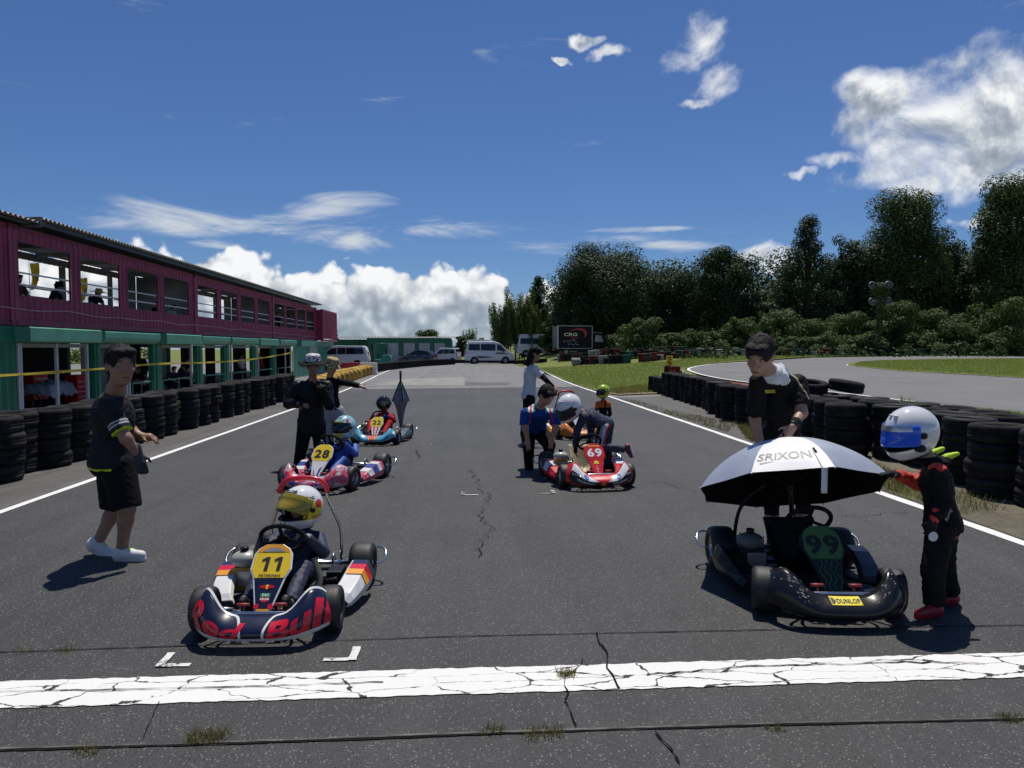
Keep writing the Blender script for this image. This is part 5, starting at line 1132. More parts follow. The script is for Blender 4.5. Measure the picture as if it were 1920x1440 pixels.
    # rear guard loops
    rb = MB().mat(CHROME)
    rb.tube([(-.26,.52,.12),(.26,.52,.12)], .011, 8)
    for s in (-1, 1): rb.tube(catmull([(s*.26,.52,.12),(s*.44,.56,.2),(s*.52,.53,.215),(s*.555,.47,.19),(s*.545,.41,.15),(s*.49,.4,.14)], 5), .009, 8)
    rb.build('rear_guard', e)
    if c.get('hoop'):
        hx, hh, hm = c['hoop']; hp_ = MB().mat(CHROME if c.get('hoopc') else BLACKM); pts = [(s*hx[0], .46, .09) for s in (-1,)]
        path = catmull([(-hx[0],.44,.1),(-hx[0],.45,.36),(-hx[1],.40,hh-.16),(-hx[1]*.92,.39,hh-.07)], 4); hp_ = hp_.tube(path, .011, 8).build('push_bar', e); MB().mat(CHROME if c.get('hoopc') else BLACKM).tube([(-p_[0],p_[1],p_[2]) for p_ in path], .011, 8).build('push_bar', e)
        MB().mat(hm).tube(catmull([(-hx[1]*.97,.395,hh-.1),(-hx[1]*.85,.39,hh-.04),(-hx[1]*.45,.385,hh),(hx[1]*.45,.385,hh),(hx[1]*.85,.39,hh-.04),(hx[1]*.97,.395,hh-.1)], 5), .018, 10).build('bar_grip', hp_)
    # small fittings
    ft = MB().mat(BLACKM)
    for k in range(10): a = random.uniform(-.28,.28); b = random.uniform(-.1,.5); ft.tube([(a,b,.07),(a+random.uniform(-.1,.1),b+random.uniform(-.12,.12),random.uniform(.08,.24))], .005, 5)
    ft.mat(ALLOY)
    for k in range(8): ft.box((random.uniform(-.3,.3),random.uniform(-.45,.5),.1),(.025,.03,.03))
    tag(ft.build('fittings', e), kind='stuff')
    return e
def bull(mb, fn, cx, cy, s):
    """two charging silhouettes over a disc"""
    mb.mat(YEL).prism(circ(cx, cy+.1*s, .45*s, 16), lambda a, b: fn(a, b, .0)); mb.mat(RBRED)
    for k in (-1, 1): mb.prism([(cx+k*x*s, cy+y*s) for x, y in [(.1,.05),(.3,.35),(.75,.45),(1.2,.3),(1.45,.42),(1.3,.1),(1.35,-.3),(1.1,-.1),(.8,-.05),(.7,-.35),(.5,-.1),(.3,-.3),(.2,-.05)]], lambda a, b: fn(a, b, .0015))
def fd_bull(f):
    mb = MB().mat(WPL)
    for s in (-1, 1): ribbon(mb, fairS, [(s*.15,.06),(s*.16,.55),(s*.24,.93),(s*.4,.96),(s*.52,.97),(s*.62,.985),(s*.76,.99),(s*.88,.97),(s*.965,.8),(s*.985,.4),(s*.96,.12)], .014, .004)
    mb.build('piping', f)
    text_obj('lettering', 'Red', lambda a, b: fairS(-.60+a, .46+b*1.0+.0*a, .0045), RBRED, f, .62, bold=.045, shear=.28, cuts=.05, sx=.58)
    text_obj('lettering', 'Bull', lambda a, b: fairS(.56+a, .46+b*1.0, .0045), RBRED, f, .66, bold=.05, shear=.12, cuts=.05, sx=.55)
def pd_bull(n):
    MB().mat(ORNG).prism([(-.098,.148),(.098,.148),(.085,.17),(.045,.197),(-.045,.197),(-.085,.17)], on(P2, P2N, .010)).mat(mat('grey_print', (.25,.25,.25), .5)).prism([(-.07,.15),(.07,.15),(.03,.175),(-.03,.175)], on(P2, P2N, .0115)).build('crown_print', n)
    text_obj('lettering', 'PETERPAN', lambda a, b: P2(a, b+.002)+P2N*.011, INK, n, .013, bold=.05, sx=1.35, space=1.1)
    mb = MB(); bull(mb, lambda a, b, o: P1(a, b)+P1N*(.010+o), 0, .19, .03); mb.build('emblem', n)
    mb = MB().mat(mat('green_print', (.03,.25,.1), .4)).prism([(-.028,.13),(.028,.13),(.028,.155),(-.028,.155)], on(P1, P1N, .010)).mat(RBRED).prism([(-.028,.128),(.028,.128),(.02,.105),(0,.098),(-.02,.105)], on(P1, P1N, .010)).build('emblem', n)
    text_obj('lettering', 'TAG', lambda a, b: P1(a, b+.143)+P1N*.012, WINK, n, .014, bold=.04); text_obj('lettering', 'HEUER', lambda a, b: P1(a, b+.118)+P1N*.012, WINK, n, .012, bold=.04)
    MB().mat(ORNG).prism([(-.027,.01),(.027,.01),(.038,.06),(-.038,.06)], on(P1, P1N, .010)).mat(RBRED).prism(circ(-.04,.075,.016,10), on(P1, P1N, .0105)).prism(circ(.04,.075,.016,10), on(P1, P1N, .0105)).mat(WINK).prism(circ(0,.032,.012), on(P1, P1N, .0115)).mat(INK).prism(circ(0,.032,.007), on(P1, P1N, .0125)).build('stem_print', n)
def fd_multi(f):
    mb = MB(); rs = random.Random(3)
    for k in range(44):
        u = rs.uniform(-.95,.95); v = rs.uniform(.15,.8); m_ = rs.choice([PINK,PINK,RBRED,TEAL,PINK,WPL]) if u > -.1 else rs.choice([BLUEP,BLUEP,TEAL,RBRED,PINK])
        w = rs.uniform(.06,.2); h = rs.uniform(.15,.42); mb.mat(m_); patch(mb, fairS, [(u-w,v-h*.3),(u-w*.3,v+h*.1),(u,v+h),(u+w*.2,v+h*.15),(u+w,v+h*.2),(u+w*.3,v-h*.2),(u+w*.2,v-h),(u-w*.2,v-h*.3)], .003+.0004*k)
    mb.build('print', f); text_obj('lettering', 'Jin', lambda a, b: fairS(.28+a, .45+b, .016), mat('cobalt_print', (.03,.12,.5), .4), f, .3, bold=.03, shear=.2, cuts=.05, sx=.4); text_obj('lettering', 'MEGUMI', lambda a, b: fairS(.62+a, .62+b, .016), WINK, f, .16, bold=.03, shear=.2, cuts=.05, sx=.42)
def fd_blue(f):
    mb = MB().mat(SKYB)
    for s in (-1, 1): patch(mb, fairS, [(s*u, v) for u, v in [(.14,.12),(.16,.5),(.24,.93),(.45,.97),(.7,.985),(.86,.96),(.95,.7),(.93,.38),(.7,.2),(.4,.13)]], .003)
    mb.mat(CORAL); patch(mb, fairS, [(-.06,.05),(.06,.05),(.12,.5),(.2,.95),(.4,1),(-.4,1),(-.2,.95),(-.12,.5)], .004)
    mb.mat(WPL)
    for s in (-1, 1): ribbon(mb, fairS, [(s*.1,.1),(s*.13,.5),(s*.21,.93)], .008, .005); patch(mb, fairS, circ(s*.85,.72,.045,10,.16), .0055)
    mb.mat(INK)
    for s in (-1, 1): ribbon(mb, fairS, [(s*.5,.45),(s*.75,.55),(s*.85,.58)], .008, .0055); ribbon(mb, fairS, [(s*.5,.36),(s*.7,.42)], .006, .0055)
    mb.build('print', f)
def fd_red(f):
    mb = MB().mat(WPL)
    for s in (-1, 1): patch(mb, fairS, [(s*u, v) for u, v in [(.12,.42),(.2,.6),(.36,.86),(.55,.94),(.74,.97),(.8,.7),(.6,.52),(.35,.44)]], .003)
    mb.mat(INK)
    for s in (-1, 1): patch(mb, fairS, [(s*u, v) for u, v in [(.08,.06),(.12,.40),(.35,.42),(.6,.49),(.8,.66),(.86,.4),(.8,.1),(.5,.05)]], .0035)
    mb.mat(YEL); patch(mb, fairS, [(-.03,.12),(0,.04),(.03,.12),(.03,.36),(-.03,.36)], .005); mb.mat(INK); patch(mb, fairS, [(-.012,.14),(.012,.12),(.015,.3),(0,.33),(-.01,.27)], .006); mb.build('print', f)
    for s in (-1, 1):
        text_obj('lettering', 'HCLSoftware', lambda a, b: fairS(s*.46+a, .26+b+.12*abs(a+s*.46)-.05, .006), WINK, f, .15, bold=.03, cuts=.05, sx=.36)
        mb = MB().mat(mat('hp_blue', (.02,.10,.45), .4)); patch(mb, fairS, circ(s*.44,.68,.062,14,.17), .0045); mb.build('emblem', f); text_obj('lettering', 'hp', lambda a, b: fairS(s*.44+a, .68+b, .006), WINK, f, .14, shear=.25, cuts=.05, sx=.34)
        text_obj('lettering', 'VFerrari' if 0 else 'Riviera', lambda a, b: fairS(s*.72+a, .52+b+.15*(abs(a+s*.72)-.72), .006), WINK, f, .10, bold=.02, cuts=.05, sx=.34, shear=.2)
def pd_red(n):
    MB().mat(YEL).prism([(-.03,.19),(.03,.19),(.025,.22),(0,.235),(-.025,.22)], on(P1, P1N, .010)).build('emblem', n); text_obj('lettering', 'TONYKART', lambda a, b: P2(a, b+.165)+P2N*.011, YEL, n, .018, bold=.04, shear=.2)
    for k in range(4): text_obj('lettering', ['V-','HP','K','CO'][k], lambda a, b: P1(a, b+.15-.03*k)+P1N*.011, WINK, n, .014, bold=.04)
def fd_dunlop(f):
    mb = MB().mat(mat('vivid_yellow_print', (.9,.72,.01), .4)); patch(mb, fairS, [(-.2,.72),(.2,.72),(.2,.97),(-.2,.97)], .004); mb.mat(INK); patch(mb, fairS, [(-.19,.76),(-.16,.76),(-.13,.845),(-.16,.93),(-.19,.93)], .0055); mb.build('sticker', f)
    text_obj('lettering', 'DUNLOP', lambda a, b: fairS(.03+a, .845+b, .006), INK, f, .12, bold=.05, cuts=.05, sx=.42, space=1.1)
    mb = MB().mat(mat('scuffed_white', (.35,.35,.36), .7, var=.5, scale=20)); rs = random.Random(5)
    for k in range(60):
        s = rs.choice((-1,1,-1)); u = s*rs.gauss(.6,.09); v = rs.gauss(.78,.1)-.25*(.6-abs(u)); w = rs.uniform(.005,.02); mb and patch(mb, fairS, [(u-w,v),(u,v+.01),(u+w*1.2,v+.006),(u+w*.3,v-.012)], .003)
    mb.build('scuffs', f)
def pd_ninety(n):
    mb = MB().mat(LIME)
    for s in (-1, 1):
        for k in range(2): pts = [P1(s*(.015+.03*k)+.012*math.sin(b*60+k), b)+P1N*.011 for b in np.linspace(.02, .25, 14)]; mb.tube(pts, .0035, 4)
    mb.build('flame_print', n)
pd9 = dict(fair=GLOSSB, pframe=GLOSSB, pstem=GLOSSB, plate=LIME, num='99', numc=INK, nsz=.11, pod=GLOSSB, fdeco=fd_dunlop, pdeco=pd_ninety, tank=mat('grey_tank', (.12,.13,.13), .35), eng=BLACKM, seat=BLACKP, steer=-14)
K = {}
K[11] = dict(fair=NAVY, lip=WPL, pframe=WPL, pstem=NAVY, plate=YEL, num='11', numc=INK, nsz=.086, pod=WPL, poddeco=[(.13,.215,NAVY),(.065,.13,RBRED),(.01,.065,ORNG)], fdeco=fd_bull, pdeco=pd_bull, hoop=((.24,.17),.74,RBRED), hose=True, drim=True, hoopc=True, steer=4)
K[28] = dict(fair=mat('pale_pink_plastic', (.60,.38,.44), .3, var=.15, scale=6, coat=.4), pframe=WPL, pstem=WPL, plate=YEL, num='28', numc=INK, nsz=.095, pod=PINK, poddeco=[(-.12,-.04,WPL),(-.02,.05,BLUEP),(.07,.14,WPL)], fdeco=fd_multi, pdeco=lambda n: MB().mat(PINK).prism([(-.02,.02),(.01,.03),(-.03,.12),(-.05,.16)], on(P1, P1N, .010)).mat(BLUEP).prism([(.01,.05),(.03,.06),(.05,.18),(.02,.14)], on(P1, P1N, .010)).build('print', n), eng=BLACKM, tank=BLACKM, steer=-6)
K[22] = dict(fair=BLACKP, pframe=SKYB, pstem=WPL, plate=YEL, num='22', numc=INK, nsz=.085, pod=mat('slate_pod', (.07,.11,.14), .35), fdeco=fd_blue, pdeco=lambda n: MB().mat(RBRED).prism([(-.018,.01),(-.006,.01),(-.02,.25),(-.05,.25)], on(P1, P1N, .010)).prism([(.018,.01),(.006,.01),(.02,.25),(.05,.25)], on(P1, P1N, .010)).build('stripe', n), steer=-3)
K[69] = dict(fair=SCAR, pframe=SCAR, pstem=SCAR, plate=SCAR, num='69', numc=WINK, nsz=.1, pod=SCAR, poddeco=[(-.02,.1,WPL),(.14,.2,NAVY)], fdeco=fd_red, pdeco=pd_red, seat=CREAM, steer=0)
K[5] = dict(fair=mat('orange_plastic', (.62,.2,.02), .3, var=.08, coat=.4), pframe=WPL, pstem=WPL, plate=WPL, pod=ORNG, poddeco=[(.0,.1,WPL)], hoop=((.24,.17),.8,RBRED), steer=0)
kr = {}
kr[11] = kart('navy kart with yellow plate 11 and red lettering on its nose', (-1.135,4.58,.012), R(-2), 1.0, K[11])
kr[99] = kart('black kart with green plate 99 under the silver umbrella', (2.30,4.68,.012), R(-6), 1.08, pd9)
kr[28] = kart('pink and blue kart with yellow plate 28', (-1.60,8.84,.012), R(-14), 1.08, K[28])
kr[22] = kart('sky blue kart with coral nose stripe and plate 22', (-1.49,12.75,.012), R(-7), .98, K[22])
kr[69] = kart('red and white kart with white number 69', (1.52,8.78,.012), R(5), 1.06, K[69])
kr[5] = kart('orange kart with red push bar behind the kneeling child', (2.02,13.3,.012), R(8), 1.02, K[5])
# ------------------------------------------------------------------ people: smooth bodies grown from joints
def sdf_mesh(prims, vox, wr=0.0, wfreq=14.0, seed=0):
    lo = np.full(3, 1e9); hi = -lo
    for p in prims:
        if p[0] in 'pg': continue
        if p[0] == 'c': r = max(p[3], p[4]); a = np.minimum(p[1], p[2])-r; b = np.maximum(p[1], p[2])+r
        else: r = max(p[2]); a = np.array(p[1])-r; b = np.array(p[1])+r
        if p[-1] >= 0: lo = np.minimum(lo, a); hi = np.maximum(hi, b)
    lo = lo-3*vox; n = np.ceil((hi-lo)/vox).astype(int)+4
    f = np.full(n, 1.0, np.float32); tg = np.zeros(n, np.int8); done = []
    for p in prims:
        if p[0] == 'g': done.append((f, tg)); f = np.full(n, 1.0, np.float32); tg = np.zeros(n, np.int8); continue
        k = p[-2]; t = p[-1]
        if p[0] == 'c': r = max(p[3], p[4]); a = np.minimum(p[1], p[2])-r; b = np.maximum(p[1], p[2])+r
        elif p[0] == 'p': a = np.array(p[1])-p[3]; b = np.array(p[1])+p[3]
        else: r = max(p[2]); a = np.array(p[1])-r; b = np.array(p[1])+r
        m = max(k, 0)+3*vox; i0 = np.clip(((a-m-lo)/vox).astype(int), 0, n-1); i1 = np.clip(((b+m-lo)/vox).astype(int)+2, 1, n)
        if np.any(i1 <= i0): continue
        X, Y, Z = np.meshgrid(*[lo[q]+vox*np.arange(i0[q], i1[q]) for q in range(3)], indexing='ij')
        P = np.stack([X, Y, Z], -1).astype(np.float32)
        if p[0] == 'c':
            p0 = np.array(p[1], np.float32); ba = np.array(p[2], np.float32)-p0; L = float(ba@ba)+1e-9
            h = np.clip(((P-p0)@ba)/L, 0, 1); d = np.linalg.norm(P-p0-h[...,None]*ba, axis=-1)-(p[3]+(p[4]-p[3])*h)
        elif p[0] == 'p':
            q = P-np.array(p[1], np.float32); sl = tuple(slice(i0[q_], i1[q_]) for q_ in range(3)); g = f[sl]; dd = q@np.array(p[2], np.float32); f[sl] = np.where(np.linalg.norm(q, axis=-1) < p[3], np.maximum(g, dd), g); continue
        else:
            q = (P-np.array(p[1], np.float32))@np.array(p[3], np.float32); rr = np.array(p[2], np.float32); k0 = np.linalg.norm(q/rr, axis=-1); k1 = np.linalg.norm(q/rr**2, axis=-1)+1e-9; d = k0*(k0-1)/k1
        sl = tuple(slice(i0[q], i1[q]) for q in range(3)); g = f[sl]
        if t < 0: f[sl] = np.maximum(g, -d); continue
        tt = tg[sl]; tt[d < g] = t
        if k > 0: h = np.maximum(k-np.abs(g-d), 0)/k; f[sl] = np.minimum(g, d)-h*h*k*.25
        else: f[sl] = np.minimum(g, d)
    for g_, t_ in done:
        tg = np.where(g_ < f, t_, tg); h = np.maximum(.018-np.abs(f-g_), 0)/.018; f = np.minimum(f, g_)-h*h*.018*.25
    if wr:
        ax = [lo[q]+vox*np.arange(n[q]) for q in range(3)]; X, Y, Z = np.meshgrid(*ax, indexing='ij', sparse=True); s_ = seed*1.7; wfreq = wfreq*3.6; wr = wr*.75
        w1 = np.sin(X*wfreq*1.3+1.7*np.sin(Z*wfreq*.7+s_)+s_)*np.sin(Z*wfreq+2*np.sin(Y*wfreq*.8+X*wfreq*.5+s_)); w2 = np.sin(Z*wfreq*2.1+2.2*np.sin(X*wfreq*1.1+Y*wfreq+s_*2)); f = f+wr*(.6*w1+.4*w2).astype(np.float32)
    s = f < 0; c = sum(s[i:n[0]-1+i, j:n[1]-1+j, k:n[2]-1+k].astype(np.int8) for i in (0,1) for j in (0,1) for k in (0,1))
    mask = (c > 0) & (c < 8); idx = np.argwhere(mask); vid = np.full(mask.shape, -1, np.int32); vid[mask] = np.arange(len(idx))
    acc = np.zeros((len(idx),3)); cnt = np.zeros(len(idx)); cor = [(i,j,k) for i in (0,1) for j in (0,1) for k in (0,1)]
    fv = {q: f[idx[:,0]+q[0], idx[:,1]+q[1], idx[:,2]+q[2]] for q in cor}
    for a in cor:
        for ax in range(3):
            if a[ax]: continue
            b = list(a); b[ax] = 1; b = tuple(b); fa, fb = fv[a], fv[b]; x = (fa < 0) != (fb < 0)
            t = np.where(x, fa/(fa-fb+1e-12), 0); pt = np.repeat(np.array(a, float)[None], len(idx), 0); pt[:,ax] += t; acc[x] += pt[x]; cnt[x] += 1
    v = lo+vox*(idx+acc/np.maximum(cnt,1)[:,None]); Q = []
    for ax in range(3):
        o1, o2 = (ax+1) % 3, (ax+2) % 3; A = [slice(1,-1)]*3; A[ax] = slice(0,-1); B = [slice(1,-1)]*3; B[ax] = slice(1,None)
        sa = s[tuple(A)]; e = np.argwhere(sa != s[tuple(B)]); neg = sa[tuple(e.T)]; e[:,o1] += 1; e[:,o2] += 1
        def at(d1, d2): q = e.copy(); q[:,o1] -= d1; q[:,o2] -= d2; return vid[q[:,0], q[:,1], q[:,2]]
        q = np.stack([at(1,1), at(0,1), at(0,0), at(1,0)], 1); q[~neg] = q[~neg][:, ::-1]; Q.append(q)
    Q = np.vstack(Q); Q = Q[(Q >= 0).all(1)]
    for _ in range(2):                                          # relax
        sm_ = np.zeros_like(v); ct = np.zeros(len(v))
        for i in range(4): np.add.at(sm_, Q[:,i], v[Q[:,(i+1)%4]]+v[Q[:,i-1]]); np.add.at(ct, Q[:,i], 2)
        v = v*.5+.5*sm_/np.maximum(ct,1)[:,None]
    ci = idx[Q[:,0]]; return v, Q, tg[ci[:,0], ci[:,1], ci[:,2]], v[Q].mean(1)
def cutp(c, n, r): n = Vector(n).normalized(); return ('p', np.array(c, float), np.array(n, float), r, 0, -1)
def cap(a, b, r0, r1, k=.02, t=0): return ('c', np.array(a, float), np.array(b, float), r0, r1, k, t)
def ell(c, r, M=None, k=.02, t=0): return ('e', np.array(c, float), r, np.eye(3) if M is None else np.array(M, float), k, t)
def frame3(side, fwd, up): return np.array([list(side), list(fwd), list(up)]).T      # columns = axes
def lerp(a, b, t): return a+(b-a)*t
def head_frame(fd, tilt=0.0):
    f = Vector(fd).normalized(); s = f.cross(V(0,0,1)).normalized(); u = s.cross(f).normalized()
    if tilt: q = Matrix.Rotation(tilt, 3, f); s = q @ s; u = q @ u
    return s, f, u
def hand_prims(w, d, n, thumb, curl, S, t=0, fat=1.0):
    w = Vector(w); d = Vector(d).normalized(); n = (Vector(n)-d*Vector(n).dot(d)).normalized(); s = d.cross(n).normalized()
    if s.dot(Vector(thumb)) < 0: s = -s
    h = S*.95; out = [cap(w, w+d*.07*h, .026*h, .034*h, .02, t), ell(w+d*.055*h, (.04*h,.05*h,.018*h), frame3(s, d, n), .015, t)]
    for i, (o, L) in enumerate(((.030,.072),(.010,.08),(-.011,.075),(-.030,.058))):
        p = w+d*.092*h+s*o*h; q = d.copy(); r = .0095*h*fat
        for k, fr_ in enumerate((.45,.32,.23)):
            q = (q*math.cos(curl*(1+.25*k))+n*math.sin(curl*(1+.25*k))).normalized() if True else q
            nn = n-q*n.dot(q); n2 = nn.normalized() if nn.length > .1 else n
            e = p+q*L*h*fr_; out.append(cap(p, e, r, r*.9, .004, t)); p = e; n_ = n2
            r *= .93
    p = w+d*.025*h+s*.03*h; q = (s*.75+d*.75+n*.25).normalized(); e = p+q*.042*h; out.append(cap(p, e, .0125*h, .0105*h, .008, t)); q = (d*.85+s*.25+n*.4).normalized(); out.append(cap(e, e+q*.032*h, .0105*h, .0085*h, .004, t))
    return out
SKIN = mat('skin', (.40,.235,.16), .5, var=.08, scale=30); SKIN2 = mat('tanned_skin', (.30,.165,.105), .5, var=.08, scale=30); HAIR = mat('black_hair', (.009,.008,.008), .6, var=.3, scale=40, bump=.8, bscale=160, spec=.25)
BROW = mat('eyebrow_hair', (.045,.03,.022), .8, var=0); EYEW = mat('eye_white', (.5,.47,.44), .3, var=0); EYEB = mat('eye_dark', (.012,.009,.008), .2, var=0); LIP = mat('lips', (.2,.07,.06), .5, var=0)
def put(name, prims, vox, mats, parent, o, wr=0.0, wf=14., seed=0, paint=None):
    v, q, tg, fc = sdf_mesh(prims, vox, wr, wf, seed)
    if paint is not None: tg = paint(fc, tg.copy())
    return obj(name, np_mesh(name, v-np.array(o), q, mats, tg, True), parent)
def person(label, J, S=1.0, vox=.012, skin=None, hs=1.0, top=None, bot=None, shoes=None, hair=True, face=True, helmet=None, gloves=None, group=None, fat=1.0, seed=1, glv=(1,1), base=None):
    """J: joints in world space.  top/bot: clothing dicts(mats, sleeve, long, fit, wr, paint)"""
    skin = skin or SKIN; o = Vector(base) if base is not None else V(J['pel'].x, J['pel'].y, min(J['al'].z, J['ar'].z)-.08*S)
    e = empty('person', o, 0, label, 'person', group)
    sd, fd, ud = head_frame(J['fdir'], J.get('tilt', 0)); H = J['hed']; hs *= S; ac = (J['sr']-J['sl']).normalized(); sp = (J['che']-J['pel']).normalized(); fb = ac.cross(sp).normalized(); TM = frame3(ac, fb, ac.cross(fb).normalized()*-1 if ac.cross(fb).dot(sp) < 0 else ac.cross(fb).normalized())
    W = (J['sr']-J['sl']).length; mid = lerp(J['pel'], J['che'], .5)
    def torso(g, t, k=.03): return [ell(lerp(J['pel'], J['che'], .70), (W*.40+g, .10*S*fat+g, .2*S+g), TM, k, t), ell(lerp(J['pel'], J['che'], .25), (.135*S*fat+g, .10*S*fat+g, .17*S+g), TM, k, t), ell(J['pel'], (.15*S*fat+g, .11*S*fat+g, .12*S+g), TM, k, t), cap(J['sl'], J['sr'], .05*S+g*.7, .05*S+g*.7, k, t)]
    def leg(s, g, t, f=1.0, k=.03): h, kn, a = J['h'+s], J['k'+s], J['a'+s]; return [cap(h, kn, .088*S*fat+g, .06*S+g, k, t), cap(kn, a, .058*S+g, .04*S+g, k, t), ell(lerp(kn, a, .3), (.056*S+g,)*3, None, k, t)] if f >= 1 else [cap(h, lerp(h, kn, f*2 if f < .5 else 1), .088*S*fat+g, .064*S+g, k, t)]
    def arm(s, g, t, f=1.0, k=.025):
        a, b, c = J['s'+s], J['e'+s], J['w'+s]
        return [cap(a, b, .054*S+g, .043*S+g, k, t), cap(b, c, .043*S+g, .03*S+g, k, t)] if f >= 1 else [cap(a, lerp(a, b, f), .056*S+g, .05*S+g, k, t)]
    pr = torso(0, 0)+leg('l', 0, 0)+leg('r', 0, 0)+arm('l', 0, 0)+arm('r', 0, 0)+[cap(J['che'], J['nek'], .062*S, .056*hs, .03, 0), cap(J['nek'], H-ud*.05*hs, .056*hs, .05*hs, .02, 0)]
    for s in 'lr':
        a = J['a'+s]; td = J['f'+s]; uu = J.get('u'+s) or V(0,0,1); pr += [cap(a, a-uu*.05*S, .036*S, .04*S, .02, 0), cap(a-uu*.05*S, a+td*.13*S-uu*.055*S, .033*S, .024*S, .02, 0)]
    HM = frame3(sd, fd, ud); at = lambda x, y, z: H+sd*x*hs+fd*y*hs+ud*z*hs
    pr += [ell(at(0,-.01,.025), (.077*hs,.098*hs,.1*hs), HM, .02, 0), ell(at(0,.022,-.045), (.058*hs,.07*hs,.075*hs), HM, .03, 0), ell(at(0,.05,-.09), (.03*hs,.03*hs,.026*hs), HM, .03, 0)]
    if face:
        pr += [cap(at(0,.09,.02), at(0,.112,-.022), .009*hs, .014*hs, .01, 0), ell(at(.012,.1,-.026), (.01*hs,)*3, None, .008, 0), ell(at(-.012,.1,-.026), (.01*hs,)*3, None, .008, 0), ell(at(0,.085,.045), (.05*hs,.012*hs,.012*hs), HM, .015, 0), ell(at(.04,.068,-.02), (.02*hs,.018*hs,.02*hs), HM, .02, 0), ell(at(-.04,.068,-.02), (.02*hs,.018*hs,.02*hs), HM, .02, 0), ell(at(0,.083,-.06), (.024*hs,.014*hs,.012*hs), HM, .012, 0)]
        for k in (-1, 1): pr.append(ell(at(k*.082,-.008,-.005), (.012*hs,.02*hs,.032*hs), HM, .008, 0))
    gp = {}
    for s, th in (('l',1),('r',-1)):
        w = J['w'+s]; d = J.get('d'+s) or (w-J['e'+s]); n = J.get('p'+s) or V(0,0,-1); tv = J.get('t'+s) or V(0,-1,.2); cu = J.get('c'+s, .35)
        pr += hand_prims(w, d, n, tv, cu, S, 0, max(1, vox/.009*.8)); gp[s] = (w, d, n, tv, cu)
    body = put('body', pr, vox, [skin], e, o)
    if face:
        for k in (-1, 1):
            ex = at(k*.033,.0855,.022)-o
            MB().mat(EYEW).ball(ex, (.0125*hs,.008*hs,.0045*hs), 10, 6, Matrix((sd, fd, ud)).transposed()).build('eye_white', body); MB().mat(EYEB).ball(ex+fd*.004*hs, (.0055*hs,.006*hs,.0046*hs), 8, 6, Matrix((sd, fd, ud)).transposed()).build('eye', body); MB().mat(BROW).ball(at(k*.035,.09,.045)-o, (.02*hs,.006*hs,.0035*hs), 10, 6, Matrix((sd, fd, ud)).transposed()).build('eyebrow', body)
        MB().mat(LIP).ball(at(0,.093,-.062)-o, (.023*hs,.006*hs,.007*hs), 12, 6, Matrix((sd, fd, ud)).transposed()).build('mouth', body)
    if hair:
        hp_ = [ell(at(0,-.014,.04), (.087*hs,.107*hs,.101*hs), HM, .02, 0), ell(at(0,-.05,-.01), (.08*hs,.07*hs,.085*hs), HM, .02, 0), ell(at(.03,.055,.098), (.046*hs,.044*hs,.03*hs), HM, .02, 0), ell(at(-.03,.055,.1), (.046*hs,.044*hs,.03*hs), HM, .02, 0)]
        if hair == 'long': hp_ += [cap(at(0,-.06,.0), at(0,-.085,-.2), .065*hs, .05*hs, .03, 0), cap(at(.05,-.02,-.02), at(.06,-.03,-.18), .03*hs, .025*hs, .02, 0), cap(at(-.05,-.02,-.02), at(-.06,-.03,-.18), .03*hs, .025*hs, .02, 0)]
        hp_ += [ell(at(0,.128,-.03), (.084*hs,.088*hs,.114*hs), HM, 0, -1), ell(at(.09,.02,-.04), (.04*hs,.065*hs,.058*hs), HM, 0, -1), ell(at(-.09,.02,-.04), (.04*hs,.065*hs,.058*hs), HM, 0, -1), ell(at(0,-.05,-.105), (.09*hs,.08*hs,.05*hs), HM, 0, -1)] if hair != 'long' else [ell(at(0,.128,-.03), (.082*hs,.092*hs,.11*hs), HM, 0, -1)]
        hob = put('hair', hp_, min(vox, .008), [HAIR], body, o, .008, 34., seed)
        if vox < .015:
            rs = random.Random(seed); sv = []; sf = []
            for i in range(420):
                a = rs.uniform(0, 2*math.pi); el = rs.uniform(.0, 1.5); dv = V(math.cos(el)*math.cos(a), math.cos(el)*math.sin(a), math.sin(el))
                if dv.y > .3 and dv.z < .7: continue
                if dv.y > -.3 and dv.z < .25: continue
                tip = V(dv.x*1.0, dv.y+rs.uniform(-.25,.45)*(1 if dv.y > 0 else .3), dv.z-.55-rs.uniform(0,.35)).normalized(); L = rs.uniform(.03,.055); side = dv.cross(tip).normalized(); b0 = len(sv)
                for k in range(4):
                    t = k/3; q_ = (dv*(1-t*.5)+tip*t*.5).normalized(); lift = 1.0+.05*math.sin(t*2.6)+rs.uniform(0,.012); w_ = .0055*(1-t*.75)
                    for sg in (-1, 1): pp = V(q_.x*.089*lift+side.x*sg*w_, -.014+q_.y*.109*lift+side.y*sg*w_, .04+q_.z*.104*lift+side.z*sg*w_); sv.append(at(pp.x, pp.y, pp.z)-o)
                sf += [(b0+2*k, b0+2*k+1, b0+2*k+3, b0+2*k+2) for k in range(3)]
            tag(MB().mat(HAIR).add(sv, sf, True).build('hair_strands', body), kind='stuff')
